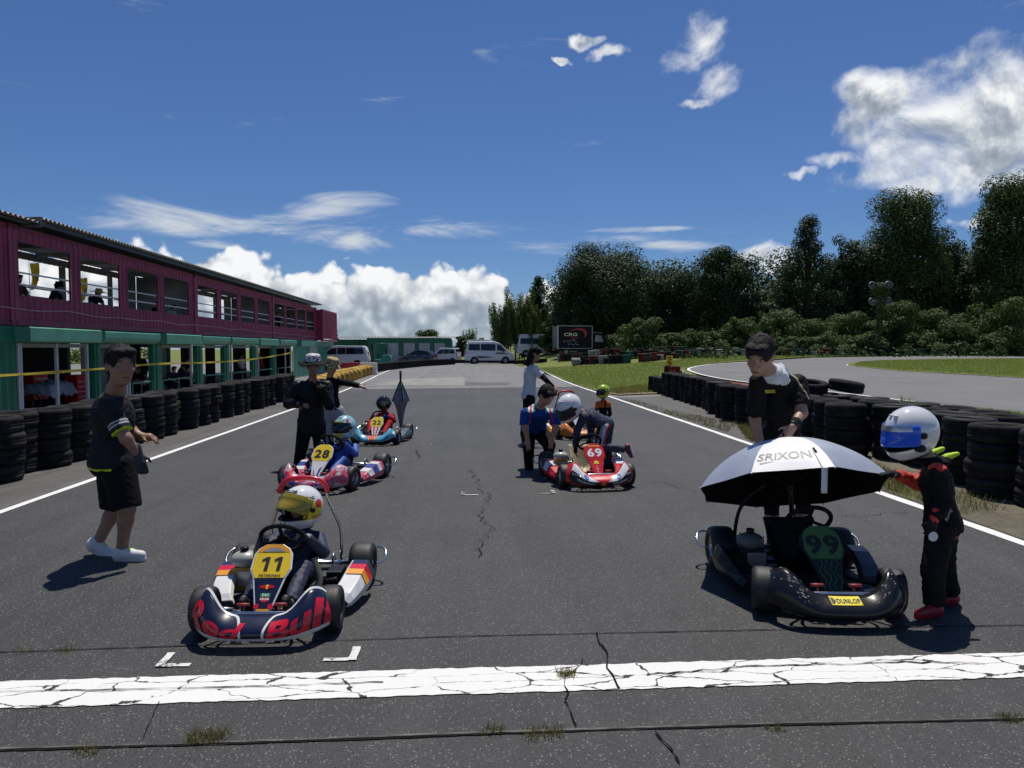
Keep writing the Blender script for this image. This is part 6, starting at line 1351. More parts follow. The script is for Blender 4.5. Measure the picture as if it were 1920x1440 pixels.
    if bot:
        g = bot.get('fit', .022)*S*.75; tp = torso(g, 0)[2:3]+[cutp(J['pel']+sp*.07*S, sp, .25*S)]; ln = bot.get('long', 1.0); q = list(tp)
        for i, s in enumerate('lr'):
            h, kn, a = J['h'+s], J['k'+s], J['a'+s]; t = bot.get('tags', (0,0))[i]
            if ln >= 1: fl = bot.get('flare', 0); q += [('g',), cap(h, kn, .09*S*fat+g, .06*S+g+fl*.4, .03, t), cap(kn, lerp(kn, a, 1.05), .058*S+g+fl*.4, .042*S+g+fl, .02, t), cutp(lerp(kn, a, 1.0)-(a-kn).normalized()*.005, a-kn, .13*S)]
            else: fl = fat**.4; q += [('g',), cap(h, lerp(h, kn, ln+.02), .092*S*fl+g, .08*S+g*1.3, .03, t), cutp(lerp(h, kn, ln), kn-h, .2*S)]
        put('trousers' if ln >= 1 else 'shorts', q, vox, bot['mats'], e, o, bot.get('wr', .005), bot.get('wf', 17.), seed+1, bot.get('paint'))
    if top:
        g = top.get('fit', .02)*S*.8; q = torso(g, 0); hem = top.get('hem', .0); q += [ell(J['pel']-sp*hem*S*.6, (.152*S*fat+g*1.2, .115*S*fat+g*1.2, .16*S+hem*S), TM, .03, 0), cutp(J['pel']-sp*(hem+.045)*S, -sp, .34*S)]; sl = top.get('sleeve', .55)
        for i, s in enumerate('lr'):
            a, b, c = J['s'+s], J['e'+s], J['w'+s]; t = top.get('tags', (0,0))[i]; t2 = top.get('tags2', (t,t))[i] if 'tags2' in top else t
            if sl >= 1: q += [('g',), cap(a, b, .055*S+g*.7, .045*S+g*.7, .02, t), cap(b, lerp(b, c, 1.1), .045*S+g*.7, .034*S+g*.7, .015, t2), cutp(lerp(b, c, .98), c-b, .075*S)]
            else: q += [('g',), cap(a, lerp(a, b, sl/.62*.86), .056*S+g*.8, .058*S+g*.9, .02, t), cutp(lerp(a, b, sl/.62*.80), b-a, .13*S)]
        q.append(('g',)); q.append(cap(J['che'], lerp(J['che'], J['nek'], .5), .07*S+g*.4, .06*S+g*.4, .02, top.get('ctag', 0)))
        put(top.get('name', 'shirt'), q, vox, top['mats'], e, o, top.get('wr', .006), top.get('wf', 15.), seed, top.get('paint'))
    if shoes:
        for s in 'lr':
            a = J['a'+s]; td = J['f'+s]; up_ = J.get('u'+s) or V(0,0,1); q = [cap(a-up_*.02*S-td*.01*S, a-up_*.055*S-td*.02*S, .047*S, .05*S, .02, 0), cap(a-up_*.045*S-td*.02*S, a-up_*.055*S+td*.15*S, .045*S, .036*S, .03, 0), cap(a-up_*.088*S-td*.035*S, a-up_*.088*S+td*.165*S, .03*S, .026*S, .01, 1), ell(a-up_*.03*S+td*.06*S, (.028*S,.028*S,.028*S), None, .02, 2 if len(shoes) > 2 else 0)]
            put('shoe', q, min(vox, .009), shoes if len(shoes) > 1 else [shoes[0], shoes[0]], e, o)
    if gloves:
        for i, s in enumerate('lr'):
            if not glv[i]: continue
            w, d, n, tv, cu = gp[s]; q = hand_prims(w, d, n, tv, cu, S*1.09, 0, max(1, vox/.009*.8)*1.12); dd = Vector(d).normalized(); q.append(cap(w-dd*.055*S, w+dd*.02*S, .038*S, .034*S, .01, 1)); put('glove', q, min(vox, .009), gloves, e, o)
    if helmet: make_helmet(e, o, H+ud*.012*hs, sd, fd, ud, hs, helmet)
    return e
def make_helmet(e, o, C, s, f, u, hs, c):
    k = hs/.95 if c.get('auto', 1) else 1.0; k *= c.get('scale', 1.0)
    def Sf(az, el, off=0.0):
        ca, sa = math.cos(az), math.sin(az); ce, se = math.cos(el), math.sin(el)
        x = .132*sa*ce; y = (.150 if ca > 0 else .165)*ca*ce; z = .150*se
        if se < 0 and ca > 0: y += .05*ca**1.5*min(1, -se*1.9)*ce**.3; x *= 1-.12*min(1, -se*1.5)*ca
        if se < -.1: z *= 1.06
        d = V(sa*ce, ca*ce, se); p = V(x, y, z)+d*off
        return C+(s*p.x+f*p.y+u*p.z)*k-o
    P0, P1_, A0 = R(-20), R(17), R(66)
    def port(uu, vv):
        az = (uu*2-1)*math.pi; el = R(-62)+R(152)*vv; return abs(az) < A0 and P0 < el < P1_
    h = MB().mat(c['mat']).grid(lambda a, b: Sf((a*2-1)*math.pi, R(-62)+R(152)*b), 88, 56, True, port).build('helmet', e, solid=-.012*k)
    tr_ = MB().mat(BLACKP); tr_.tube([Sf(-A0+2*A0*t, P0, .002) for t in np.linspace(0,1,24)]+[Sf(A0, P0+(P1_-P0)*t, .002) for t in np.linspace(.1,.9,6)]+[Sf(A0-2*A0*t, P1_, .002) for t in np.linspace(0,1,24)]+[Sf(-A0, P1_-(P1_-P0)*t, .002) for t in np.linspace(.1,.9,6)], .006*k, 6, True); tr_.build('port_trim', h)
    MB().mat(mat('helmet_lining', (.012,.012,.014), .9)).grid(lambda a, b: Sf((a*2-1)*math.pi, R(-60)+R(150)*b, -.02), 48, 30, True, port).build('lining', h)
    MB().mat(BLACKP).tube([Sf(a, R(-61), -.004) for a in np.linspace(-math.pi, math.pi, 41)[:-1]], .009*k, 6, True).build('neck_roll', h)
    va = c.get('visor', 0.0); Mv = Matrix.Rotation(va, 3, s)
    pv = C-o+u*.0*k
    def Vs(a, b): return Mv @ (Sf((a*2-1)*R(74), R(-23)+R(43)*b, .008)-pv)+pv
    MB().mat(c['vmat']).grid(Vs, 36, 10).build('visor', h, solid=.003*k)
    for q in (-1, 1): MB().mat(BLACKP).lathe([(0,.014*k),(.018*k,.012*k),(.02*k,-.004*k)], Sf(q*R(80), R(0), .0), (s*q), 16).build('visor_pivot', h)
    if va > .2 or c.get('strip'): MB().mat(c.get('smat', c['mat'])).grid(lambda a, b: Mv @ (Sf((a*2-1)*R(58), R(9)+R(12)*b, .012)-pv)+pv, 30, 3).build('sun_strip', h)
    for (x0, y0) in ((-.28,.75),(.28,.75)): MB().mat(c['mat']).ball(Sf(x0, 1.05, .0), (.016*k,.016*k,.008*k), 10, 6).build('vent', h)
    if c.get('deco'): c['deco'](h, Sf, k)
    return h
def hpatch(h, Sf, poly, m, name='print', off=.0025):
    mb = MB().mat(m); bm = bmesh.new(); bm.faces.new([bm.verts.new((a, b, 0)) for a, b in poly]); bmesh.ops.triangulate(bm, faces=bm.faces[:])
    for ax in (0, 1):
        lo, hi = min(p[ax] for p in poly), max(p[ax] for p in poly); st = .12; q = math.floor(lo/st)+1
        while q*st < hi: co = [0,0,0]; no = [0,0,0]; co[ax] = q*st; no[ax] = 1; bmesh.ops.bisect_plane(bm, geom=bm.verts[:]+bm.edges[:]+bm.faces[:], plane_co=co, plane_no=no); q += 1
    bm.verts.index_update(); mb.add([Sf(v.co.x, v.co.y, off) for v in bm.verts], [tuple(v.index for v in f.verts) for f in bm.faces], True); bm.free(); return mb.build(name, h)
def htext(h, Sf, s, az, el, size, m, **kw): return text_obj('lettering', s, lambda a, b: Sf(az-a, el+b, .0048), m, h, size, cuts=.1, **kw)
def J_of(d, Y0=None):
    out = {}
    for k, v in d.items(): out[k] = AY(*v) if isinstance(v, tuple) and len(v) == 3 and abs(v[0]) > 20 else (Vector(v) if isinstance(v, tuple) else v)
    return out
BLKF = mat('black_fabric', (.012,.012,.014), .85, var=.25, scale=8, bump=.2, bscale=160); NVF = mat('navy_fabric', (.012,.016,.035), .8, var=.2, bump=.2, bscale=160); WHF = mat('white_fabric', (.66,.67,.70), .8, var=.06, bump=.15, bscale=120); GRF = mat('grey_fabric', (.33,.34,.36), .85, var=.1, bump=.2, bscale=120)
BLUF = mat('blue_fabric', (.012,.06,.30), .75, var=.25, scale=14, bump=.2, bscale=120); REDF = mat('red_suit', (.42,.02,.025), .7, var=.15, bump=.2, bscale=120); CHAR = mat('charcoal_fabric', (.03,.03,.034), .7, var=.2, bump=.15, bscale=140); LIMEF = mat('fluo_lime', (.5,.72,.02), .6, var=.05); SILV = mat('silver_trim', (.45,.46,.48), .45, var=.05)
WSH = mat('white_shoe', (.68,.68,.67), .55, var=.06); SOLE = mat('dark_sole', (.05,.05,.055), .7); BSH = mat('black_shoe', (.015,.015,.016), .55, var=.1); ORGF = mat('orange_suit', (.55,.12,.02), .7, var=.15); SUITB = mat('blue_suit', (.03,.10,.42), .6, var=.2, scale=12, bump=.2, bscale=100); NVS = mat('navy_suit', (.018,.025,.06), .65, var=.2, bump=.2, bscale=100); GLB = mat('black_glove', (.02,.02,.022), .7, var=.2); GGR = mat('grey_glove', (.05,.055,.065), .8, var=.2)
# ---- walking man at the left edge, looking over his shoulder
Jm = J_of(dict(hed=(227,687,5.66), nek=(217,730,5.72), che=(211,748,5.74), pel=(214,868,5.76), sr=(203,762,5.56), er=(236,822,5.50), wr=(259,852,5.56), sl=(216,760,5.92), el=(247,808,5.95), wl=(264,818,5.92), hr=(221,872,5.68), kr=(238,955,5.62), ar=(229,1027,5.62), hl=(212,872,5.85), kl=(216,952,5.88), al=(186,1012,5.80)))
Jm.update(fdir=V(.66,-.75,-.08), fr=V(1,-.12,0).normalized(), fl=V(.85,-.1,-.5).normalized(), ul=V(.5,0,.87), dr=V(.25,-.02,-1), pr=V(-.4,.9,0), tr=V(1,0,0), cr=.35, dl=V(1,.05,-.1), pl=V(0,.2,-1), tl=V(0,-1,.3), cl=.5)
def paint_m(fc, tg):
    z = fc[:,2]; sp_ = np.array((Jm['che']-Jm['pel']).normalized()); al_ = (fc-np.array(Jm['pel']))@sp_; tg[al_ < al_.min()+.024] = 1
    a, b = np.array(Jm['sr']), np.array(Jm['er']); d = b-a; t = ((fc-a)@d)/(d@d); r = np.linalg.norm(fc-a-np.clip(t,0,1)[:,None]*d, axis=1); arm_ = (fc[:,1] < 5.62) & (r < .105) & (t > .3)
    tg[arm_ & (t > .775)] = 1; tg[arm_ & (((t > .53) & (t < .575)) | ((t > .615) & (t < .66)))] = 2
    tg[(z > Jm['che'].z+.015) & (fc[:,1] < 5.95) & (tg == 0)] = 3; return tg
person('man in black shirt with lime hems and white trainers walking at left', Jm, 1.0, .008, SKIN2, 1.2, dict(mats=[mat('black_sport_shirt', (.022,.022,.026), .75, var=.2, bump=.15, bscale=140), LIMEF, SILV, mat('taupe_yoke', (.075,.065,.062), .7, var=.15)], sleeve=.62, fit=.024, hem=-.02, wr=.0055, paint=paint_m), dict(mats=[BLKF, SILV], long=.98, fit=.03, wr=.004), [WSH, WSH, LIMEF], 1, True, None, [GGR, GGR], glv=(0,1), fat=1.38, seed=3)
# ---- man steadying the umbrella
Ju = J_of(dict(hed=(1424,668,5.18), nek=(1449,702,5.34), che=(1462,708,5.42), pel=(1466,835,5.78), sr=(1423,716,5.36), er=(1416,790,5.55), wr=(1428,842,5.50), sl=(1496,719,5.42), el=(1503,774,5.30), wl=(1486,801,5.14), hr=(1447,842,5.78), kr=(1446,940,5.72), ar=(1450,1022,5.85), hl=(1484,842,5.80), kl=(1506,936,5.76), al=(1503,1020,5.90)))
Ju.update(fdir=V(-.52,-.62,-.55), tilt=-.15, fr=V(-.2,-1,0).normalized(), fl=V(.2,-1,0).normalized(), dl=V(-.55,-.1,-.62), pl=V(-.3,.6,-.55), tl=V(-.6,-.6,.1), cl=.45, cr=.5)
def paint_u(fc, tg):
    a = np.array(Ju['sl']); b = np.array(Ju['nek']); d = b-a
    q = fc-np.array(Ju['che']); ln = np.abs((q@np.array([.86,.1,.5]))-.085+.12*np.maximum(0,-q[:,2])**.8); tg[(ln < .006) & (fc[:,1] < 5.45) & (q[:,2] > -.16) & (q[:,0] > .03)] = 1
    ln2 = np.abs((q@np.array([-.86,.1,.5]))-.085); tg[(ln2 < .006) & (fc[:,1] < 5.4) & (q[:,2] > -.02) & (q[:,0] < 0)] = 1; return tg
um = person('man in black polo with white neck towel bending over the umbrella', Ju, 1.0, .008, SKIN, 1.16, dict(mats=[mat('black_polo', (.014,.014,.016), .7, var=.2, bump=.15, bscale=140), mat('cream_piping', (.5,.45,.25), .6)], sleeve=.6, fit=.028, hem=.05, wr=.007, paint=paint_u), dict(mats=[BLKF], long=1.0, fit=.008, wr=.003), [BSH, SOLE], 1, True, None, None, seed=5)
nk = Ju['nek']; hn = (Ju['hed']-nk).normalized()
tw_ = [ell(nk+hn*.01+V(.008,.0,-.01), (.105,.10,.045), None, .03, 0), ell(nk+hn*.055+V(.025,.03,-.005), (.088,.082,.06), None, .03, 0), ell(nk+V(.0,-.06,-.035), (.085,.045,.04), None, .03, 0), cap(nk+V(.075,.03,.05), nk+V(.085,-.03,-.05), .035, .035, .03, 0)]
put('neck_towel', tw_, .007, [WHF], um, um.location, .010, 16., 2)
wv = Ju['wl']-Ju['el']; MB().mat(BLKF).tube([Ju['wl']-wv*.36-um.location, Ju['wl']-wv*.05-um.location], [.045,.04], 16).build('wristband', um); MB().mat(BLACKP).tube([Ju['wl']-wv*.12-um.location, Ju['wl']-wv*.02-um.location], [.043,.041], 16).build('watch', um)
bp_ = AY(1444,734,5.235)-um.location; MB().mat(YEL).box(bp_, (.075,.006,.022), Matrix.Rotation(R(-12),3,'X')).build('chest_badge', um); text_obj('lettering', 'DUNLOP', plane_fn(bp_+V(.005,-.004,0), (1,0,0), (0,.2,1), .002), INK, um, .011, bold=.03)
# ---- child in white helmet at right
Jk = J_of(dict(hed=(1708,812,4.17), nek=(1738,858,4.17), che=(1752,878,4.18), pel=(1768,985,4.2), sl=(1757,885,4.03), el=(1772,940,4.0), wl=(1752,972,3.98), sr=(1748,885,4.33), er=(1722,906,4.32), wr=(1684,890,4.30), hl=(1764,990,4.13), kl=(1750,1068,4.09), al=(1752,1133,4.10), hr=(1770,990,4.27), kr=(1768,1060,4.28), ar=(1782,1112,4.32)))
Jk.update(fdir=V(-.93,-.12,-.36), fl=V(-1,-.15,-.05).normalized(), fr=V(-.8,.1,-.25).normalized(), dl=V(-.25,0,-1), pl=V(.2,1,0), tl=V(-1,0,0), cl=.45, dr=V(-1,.0,.12), pr=V(0,0,-1), tr=V(0,-1,.2), cr=.15)
KB = mat('black_race_suit', (.012,.012,.013), .75, var=.25, bump=.3, bscale=60); KR_ = mat('race_suit_red', (.62,.045,.03), .65, var=.12, bump=.3, bscale=60)
def paint_k(fc, tg):
    s_ = np.array(Jk['sl']); r = np.linalg.norm((fc-s_-np.array([0,0,.02]))*np.array([1,1,.75]), axis=1); tg[(r < .05) & (fc[:,1] < 4.06)] = 1; return tg
def paint_kt(fc, tg):
    z = fc[:,2]; x = fc[:,0]; p = np.array(Jk['pel']); u_ = (z-p[2]); tg[(np.abs((x-p[0]-.03)-.35*(u_+.03)**2*8-.0) < .012) & (u_ > -.1) & (u_ < .08) & (fc[:,1] < 4.15)] = 1; return tg
HW = mat('white_helmet', (.78,.78,.78), .12, var=.02, coat=1.0); IRID = glass('iridescent_blue_visor', (.02,.12,.75), .08, .92); CLRV = glass('clear_visor', (.1,.12,.14), .05, .25); GOLDV = glass('gold_visor', (.32,.25,.03), .08, .95); SMKV = glass('smoke_visor', (.02,.022,.025), .06, .9)
def deco_k(h, Sf, k):
    hpatch(h, Sf, [(.75,.95),(1.15,.72),(1.5,.85),(1.35,1.05),(1.1,1.12)], mat('pale_grey_print', (.42,.44,.48), .3), 'vent_print'); MB().mat(BLACKP).ball(Sf(-R(70), R(-26), .0), (.035*k,.026*k,.024*k), 14, 8).build('side_vent', h); MB().mat(BLACKP).ball(Sf(R(70), R(-26), .0), (.035*k,.026*k,.024*k), 14, 8).build('side_vent', h)
    htext(h, Sf, 'STILO', 0, R(27), .09, BLUEP, bold=.03)
kid = person('child in glossy white helmet and black race suit holding the umbrella edge', Jk, .74, .0085, SKIN, 1.05, dict(mats=[KB, KR_, WHF, LIMEF], sleeve=1, fit=.03, tags=(0,1), tags2=(0,1), hem=.0, wr=.009, wf=20, paint=paint_k, name='suit_top', ctag=0), dict(mats=[KB, KR_], fit=.032, wr=.009, wf=19, flare=.012, paint=paint_kt), [mat('red_boot', (.30,.015,.03), .45, var=.15), mat('red_boot', (.30,.015,.03)), WSH], False, False, dict(mat=HW, vmat=IRID, visor=R(14), strip=True, smat=mat('silver_strip', (.5,.52,.54), .2, .6), deco=deco_k, scale=1.27), [GLB, KR_], seed=7)
nb = [ell(Jk['nek']+V(.03,0,-.02), (.10,.11,.035), None, .02, 0), cap(Jk['nek']+V(.09,-.05,.01), Jk['nek']+V(.16,-.05,.03), .022, .014, .02, 1), cap(Jk['nek']+V(.09,.07,.02), Jk['nek']+V(.15,.07,.045), .022, .014, .02, 1)]
put('neck_brace', nb, .007, [BLKF, LIMEF], kid, kid.location)
st_ = AY(1742,1003,3.9)-kid.location; MB().mat(WHF).prism(circ(0,0,.028,14), plane_fn(st_+V(.0,-.035,.0), (1,0,0), (0,0,1)), .003, (0,-1,0)).build('glove_badge', kid)
text_obj('lettering', 'Racing', plane_fn(AY(1757,955,4.02)-kid.location+V(.02,-.02,-.02), (.35,0,.93), (-.93,0,.35), .05), SILV, kid, .02, shear=.3)
# ---- man in wide sun hat and woman in leopard bucket hat
Jh = J_of(dict(hed=(587,688,9.92), nek=(586,712,9.97), che=(584,722,10.0), pel=(584,792,10.02), sr=(557,724,10.0), er=(541,757,9.92), wr=(560,757,9.74), sl=(613,724,10.0), el=(618,760,9.88), wl=(600,724,9.72), hr=(573,796,10.0), kr=(566,836,9.98), ar=(560,871,10.02), hl=(596,796,10.02), kl=(600,833,10.0), al=(598,867,10.08)))
Jh.update(fdir=V(.12,-1,-.12), fr=V(-.3,-1,0).normalized(), fl=V(.3,-1,0).normalized(), dr=V(.85,-.2,-.2), pr=V(0,1,-.3), cr=.3, dl=V(-.6,-.1,.75), pl=V(-.2,1,0), tl=V(0,0,1), cl=.7)
hm_ = person('man in black rain jacket and wide white-topped sun hat, hand at chest', Jh, 1.0, .011, SKIN2, 1.0, dict(mats=[mat('black_jacket', (.009,.009,.012), .5, var=.2, bump=.12, bscale=40, spec=.18), SILV], sleeve=1, fit=.045, hem=.12, wr=.011, wf=13, name='jacket'), dict(mats=[BLKF], fit=.028, wr=.008, flare=.012), [BSH, SOLE], True, True, None, seed=9)
def hat(parent, H, fdir, brim, hgt_, m, m2, droop, rr=.098):
    sd, fd, ud = head_frame(fdir); C = H+ud*.078-parent.location
    def Hf(u, v):
        a = 2*math.pi*u; prof = [(0,hgt_),(.6*rr,hgt_),(.93*rr,hgt_*.86),(rr,hgt_*.2),(rr*1.03,0),(rr+brim*.5,-droop*.35),(rr+brim,-droop)]; q = v*(len(prof)-1); k = min(int(q), len(prof)-2); f = q-k
        r_ = prof[k][0]*(1-f)+prof[k+1][0]*f; z = prof[k][1]*(1-f)+prof[k+1][1]*f; w = (r_/(rr+brim))**3*.018*math.sin(4*a+1); return C+sd*math.cos(a)*r_+fd*math.sin(a)*r_*1.1+ud*(z+w)
    mb = MB(); n = 40
    mb.mat(m); mb.grid(lambda u, v: Hf(u, v*.62), n, 9); mb.mat(m2); mb.grid(lambda u, v: Hf(u, .62+v*.38), n, 6); return mb.build('hat', parent, solid=.006)
def spots(name, base, spot, sc):
    m = bpy.data.materials.new(name); m.use_nodes = True; t = NT(m.node_tree); b = t.n['Principled BSDF']; p = t.new('ShaderNodeTexCoord').outputs['Object']
    vo = t.new('ShaderNodeTexVoronoi'); vo.inputs['Scale'].default_value = sc; t.l.new(p, vo.inputs['Vector']); k = t.step(vo.outputs['Distance'], .40, .5); t.l.new(t.mix(k, spot, base), b.inputs['Base Color']); b.inputs['Roughness'].default_value = .85; return m
hat(hm_, Jh['hed'], Jh['fdir'], .10, .10, spots('patterned_white_cloth', (.7,.7,.7,1), (.06,.06,.07,1), 45), BLKF, .035)
MB().mat(SILV).tube([AY(612,745,9.78)-hm_.location, AY(612,752,9.78)-hm_.location], .008, 6).build('zip_pull', hm_)
Jl = J_of(dict(hed=(621,690,11.95), nek=(619,706,12.0), che=(619,714,12.0), pel=(622,768,12.05), sr=(603,717,12.05), er=(600,745,12.1), wr=(606,762,12.0), sl=(636,716,12.0), el=(655,719,11.9), wl=(675,724,11.8), hr=(612,772,12.05), kr=(612,806,12.0), ar=(614,834,12.05), hl=(634,772,12.05), kl=(640,805,12.0), al=(642,832,12.1)))
Jl.update(fdir=V(.75,-.55,-.3), fr=V(-.2,-1,0).normalized(), fl=V(.3,-1,0).normalized(), dl=V(1,-.1,-.35), pl=V(0,-.3,-1), cl=.15)
lw = person('woman in leopard bucket hat and grey wide trousers stretching out her arm', Jl, .94, .012, SKIN, 1.0, dict(mats=[BLKF], sleeve=1, fit=.018, hem=-.04, wr=.006), dict(mats=[GRF], fit=.04, wr=.010, wf=11, flare=.05), [WSH, WSH], True, True, None, seed=11)
hat(lw, Jl['hed'], Jl['fdir'], .055, .10, spots('leopard_cloth', (.50,.36,.17,1), (.05,.03,.02,1), 34), spots('leopard_brim', (.48,.34,.16,1), (.06,.035,.02,1), 34), .05)
# ---- woman in white shirt and black cap, arm out
Jw = J_of(dict(hed=(1003,664,12.25), nek=(996,681,12.3), che=(995,690,12.3), pel=(992,740,12.3), sr=(1003,692,12.14), er=(1022,711,12.05), wr=(1038,727,11.95), sl=(990,692,12.46), el=(990,712,12.6), wl=(1000,728,12.6), hr=(994,744,12.22), kr=(993,790,12.2), ar=(992,826,12.25), hl=(990,744,12.38), kl=(988,790,12.4), al=(986,826,12.45)))
Jw.update(fdir=V(.95,-.1,-.25), fr=V(1,-.2,0).normalized(), fl=V(1,.1,0).normalized(), dr=V(.75,-.2,-.65), pr=V(-.3,0,-1), cr=.12)
ww = person('long-haired woman in black cap and white shirt pointing down the track', Jw, .96, .012, SKIN, 1.0, dict(mats=[WHF], sleeve=.55, fit=.02, hem=.03, wr=.006), dict(mats=[BLKF], fit=.012, wr=.005), [BSH, SOLE], 'long', True, None, seed=13)
sd_, fd_, ud_ = head_frame(Jw['fdir']); C_ = Jw['hed']+ud_*.045-ww.location
def capf(u, v): a = 2*math.pi*u; el_ = v*math.pi/2; return C_+sd_*math.cos(a)*.096*math.cos(el_)+fd_*math.sin(a)*.112*math.cos(el_)+ud_*.095*math.sin(el_)
cp_ = MB().mat(BLKF).grid(capf, 28, 8).build('cap', ww, solid=.005); MB().mat(BLKF).grid(lambda u, v: C_+sd_*((u-.5)*.15)+fd_*(.10+.085*v*(1-(2*u-1)**2*.5))-ud_*.03*v, 12, 6).build('peak', cp_, solid=.004)
aw = Jw['wr']-Jw['er']; MB().mat(BLKF).tube([lerp(Jw['sr'],Jw['er'],.55)-ww.location, Jw['er']-ww.location, Jw['wr']-ww.location-aw*.02], [.056,.047,.036], 14).build('arm_cover', ww)
# ---- man in blue team shirt bending, hands on knees
Jb = J_of(dict(hed=(1024,742,9.12), nek=(1014,760,9.25), che=(1010,768,9.32), pel=(1001,803,9.72), sr=(986,775,9.28), er=(985,803,9.22), wr=(989,824,9.24), sl=(1040,776,9.26), el=(1042,802,9.2), wl=(1034,822,9.24), hr=(990,812,9.74), kr=(991,838,9.40), ar=(992,878,9.62), hl=(1014,812,9.72), kl=(1030,836,9.38), al=(1026,874,9.66)))
Jb.update(fdir=V(.42,-.6,-.68), fr=V(-.1,-1,0).normalized(), fl=V(.1,-1,0).normalized(), dr=V(.1,-.35,-.9), pr=V(0,1,-.4), cr=.3, dl=V(-.1,-.35,-.9), pl=V(0,1,-.4), cl=.3)
def paint_b(fc, tg):
    for s_ in ('sr','sl'):
        q = fc-np.array(Jb[s_]); d = np.abs(q[:,0]*(1 if s_ == 'sl' else -1)+.055+.15*q[:,2]); w = (q[:,2] > -.12) & (fc[:,1] < 9.5)
        tg[(d < .010) & w] = 1; tg[(np.abs(d-.022) < .011) & w & (q[:,2] > .02)] = 2; tg[(np.abs(d-.042) < .010) & w & (q[:,2] > .02)] = 3
    return tg
person('man in blue team shirt bending with hands on his knees', Jb, 1.0, .011, SKIN, 1.05, dict(mats=[BLUF, mat('red_stripe', (.5,.03,.03), .7), WHF, mat('green_stripe', (.03,.25,.08), .7)], sleeve=.6, fit=.028, hem=.03, wr=.010, wf=16, paint=paint_b), dict(mats=[BLKF], fit=.026, wr=.007), [BSH, SOLE], True, True, None, seed=15)
# ---- child climbing into the red kart
Jc = J_of(dict(hed=(1067,764,8.72), nek=(1088,772,8.86), che=(1098,775,8.92), pel=(1136,797,9.18), sr=(1094,782,8.72), er=(1082,808,8.72), wr=(1079,838,8.74), sl=(1103,774,9.08), el=(1108,806,8.95), wl=(1107,832,8.72), hr=(1132,802,9.06), kr=(1122,838,8.93), ar=(1171,842,8.98), hl=(1138,802,9.28), kl=(1136,842,9.2), al=(1138,876,9.35)))
Jc.update(fdir=V(-.72,-.5,-.62), fr=V(.38,-.15,-.92).normalized(), ur=V(-.92,.1,-.38).normalized(), fl=V(-.6,-.8,0).normalized(), dr=V(0,-.05,-1), pr=V(1,0,0), cr=.3, dl=V(-.1,-.4,-.9), cl=.6)
def paint_c(fc, tg):
    h, k_ = np.array(Jc['hr']), np.array(Jc['kr']); d = k_-h; t = ((fc-h)@d)/(d@d); on_ = (t > -.4) & (t < 1.0) & (fc[:,1] < 9.12); q = (fc-h-t[:,None]*d)[:,0]; tg[on_ & (q > -.035) & (q < .04)] = 1; tg[on_ & (np.abs(q-.05) < .012)] = 2; return tg
GRS = mat('pale_grey_suit', (.42,.42,.45), .6, var=.1)
def deco_c(h, Sf, k):
    htext(h, Sf, 'V', 1.3, .95, .22, mat('grey_mark', (.3,.3,.32), .4)); htext(h, Sf, 'arai', -R(95), R(28), .1, RBRED, bold=.02)
person('child in white helmet and navy grey suit climbing into the red kart', Jc, .76, .011, SKIN, 1.05, dict(mats=[NVS, GRS, REDF], sleeve=1, fit=.03, wr=.009, wf=19, name='suit_top'), dict(mats=[NVS, GRS, REDF], fit=.03, wr=.009, wf=19, paint=paint_c), [mat('maroon_shoe', (.18,.02,.03), .55, var=.2), WSH], False, False, dict(mat=HW, vmat=SMKV, visor=0, strip=False, deco=deco_c, scale=1.3), [GLB, GLB], seed=17)
# ---- small child in lime helmet and orange suit beside the orange kart
Jo = J_of(dict(hed=(1131,734,13.3), nek=(1131,747,13.32), che=(1131,752,13.33), pel=(1131,785,13.36), sr=(1121,756,13.2), er=(1116,773,13.15), wr=(1108,774,13.1), sl=(1141,757,13.4), el=(1144,776,13.45), wl=(1138,786,13.4), hr=(1127,788,13.36), kr=(1128,802,13.3), ar=(1128,815,13.36), hl=(1136,788,13.38), kl=(1138,802,13.32), al=(1140,815,13.4)))
Jo.update(fdir=V(-.8,-.35,-.15), fr=V(-.8,-.5,0).normalized(), fl=V(-.8,-.5,0).normalized(), cr=.5, cl=.5)
def deco_o(h, Sf, k):
    for i in range(46): a = random.uniform(-3,3); b = random.uniform(-.8,1.2); r_ = random.uniform(.05,.13); hpatch(h, Sf, [(a-r_,b),(a,b+r_*.6),(a+r_*.8,b+.02),(a+r_*.2,b-r_*.5)], INK if i % 4 else mat('aqua_print', (.03,.35,.5), .4))
def paint_o(fc, tg): tg[(fc[:,2] < Jo['che'].z-.12)] = 1; tg[np.abs(fc[:,0]-Jo['che'].x-.03) < .02] = 1; return tg
person('small child in lime patterned helmet and orange suit beside the orange kart', Jo, .58, .011, SKIN, 1.05, dict(mats=[ORGF, BLKF], sleeve=1, fit=.03, wr=.007, wf=24, paint=paint_o, name='suit_top', ctag=1), dict(mats=[BLKF], fit=.03, wr=.006), [BSH, SOLE], False, False, dict(mat=mat('lime_helmet', (.45,.62,.02), .2, coat=.8), vmat=SMKV, visor=0, deco=deco_o, scale=1.32), [GLB, GLB], seed=19)
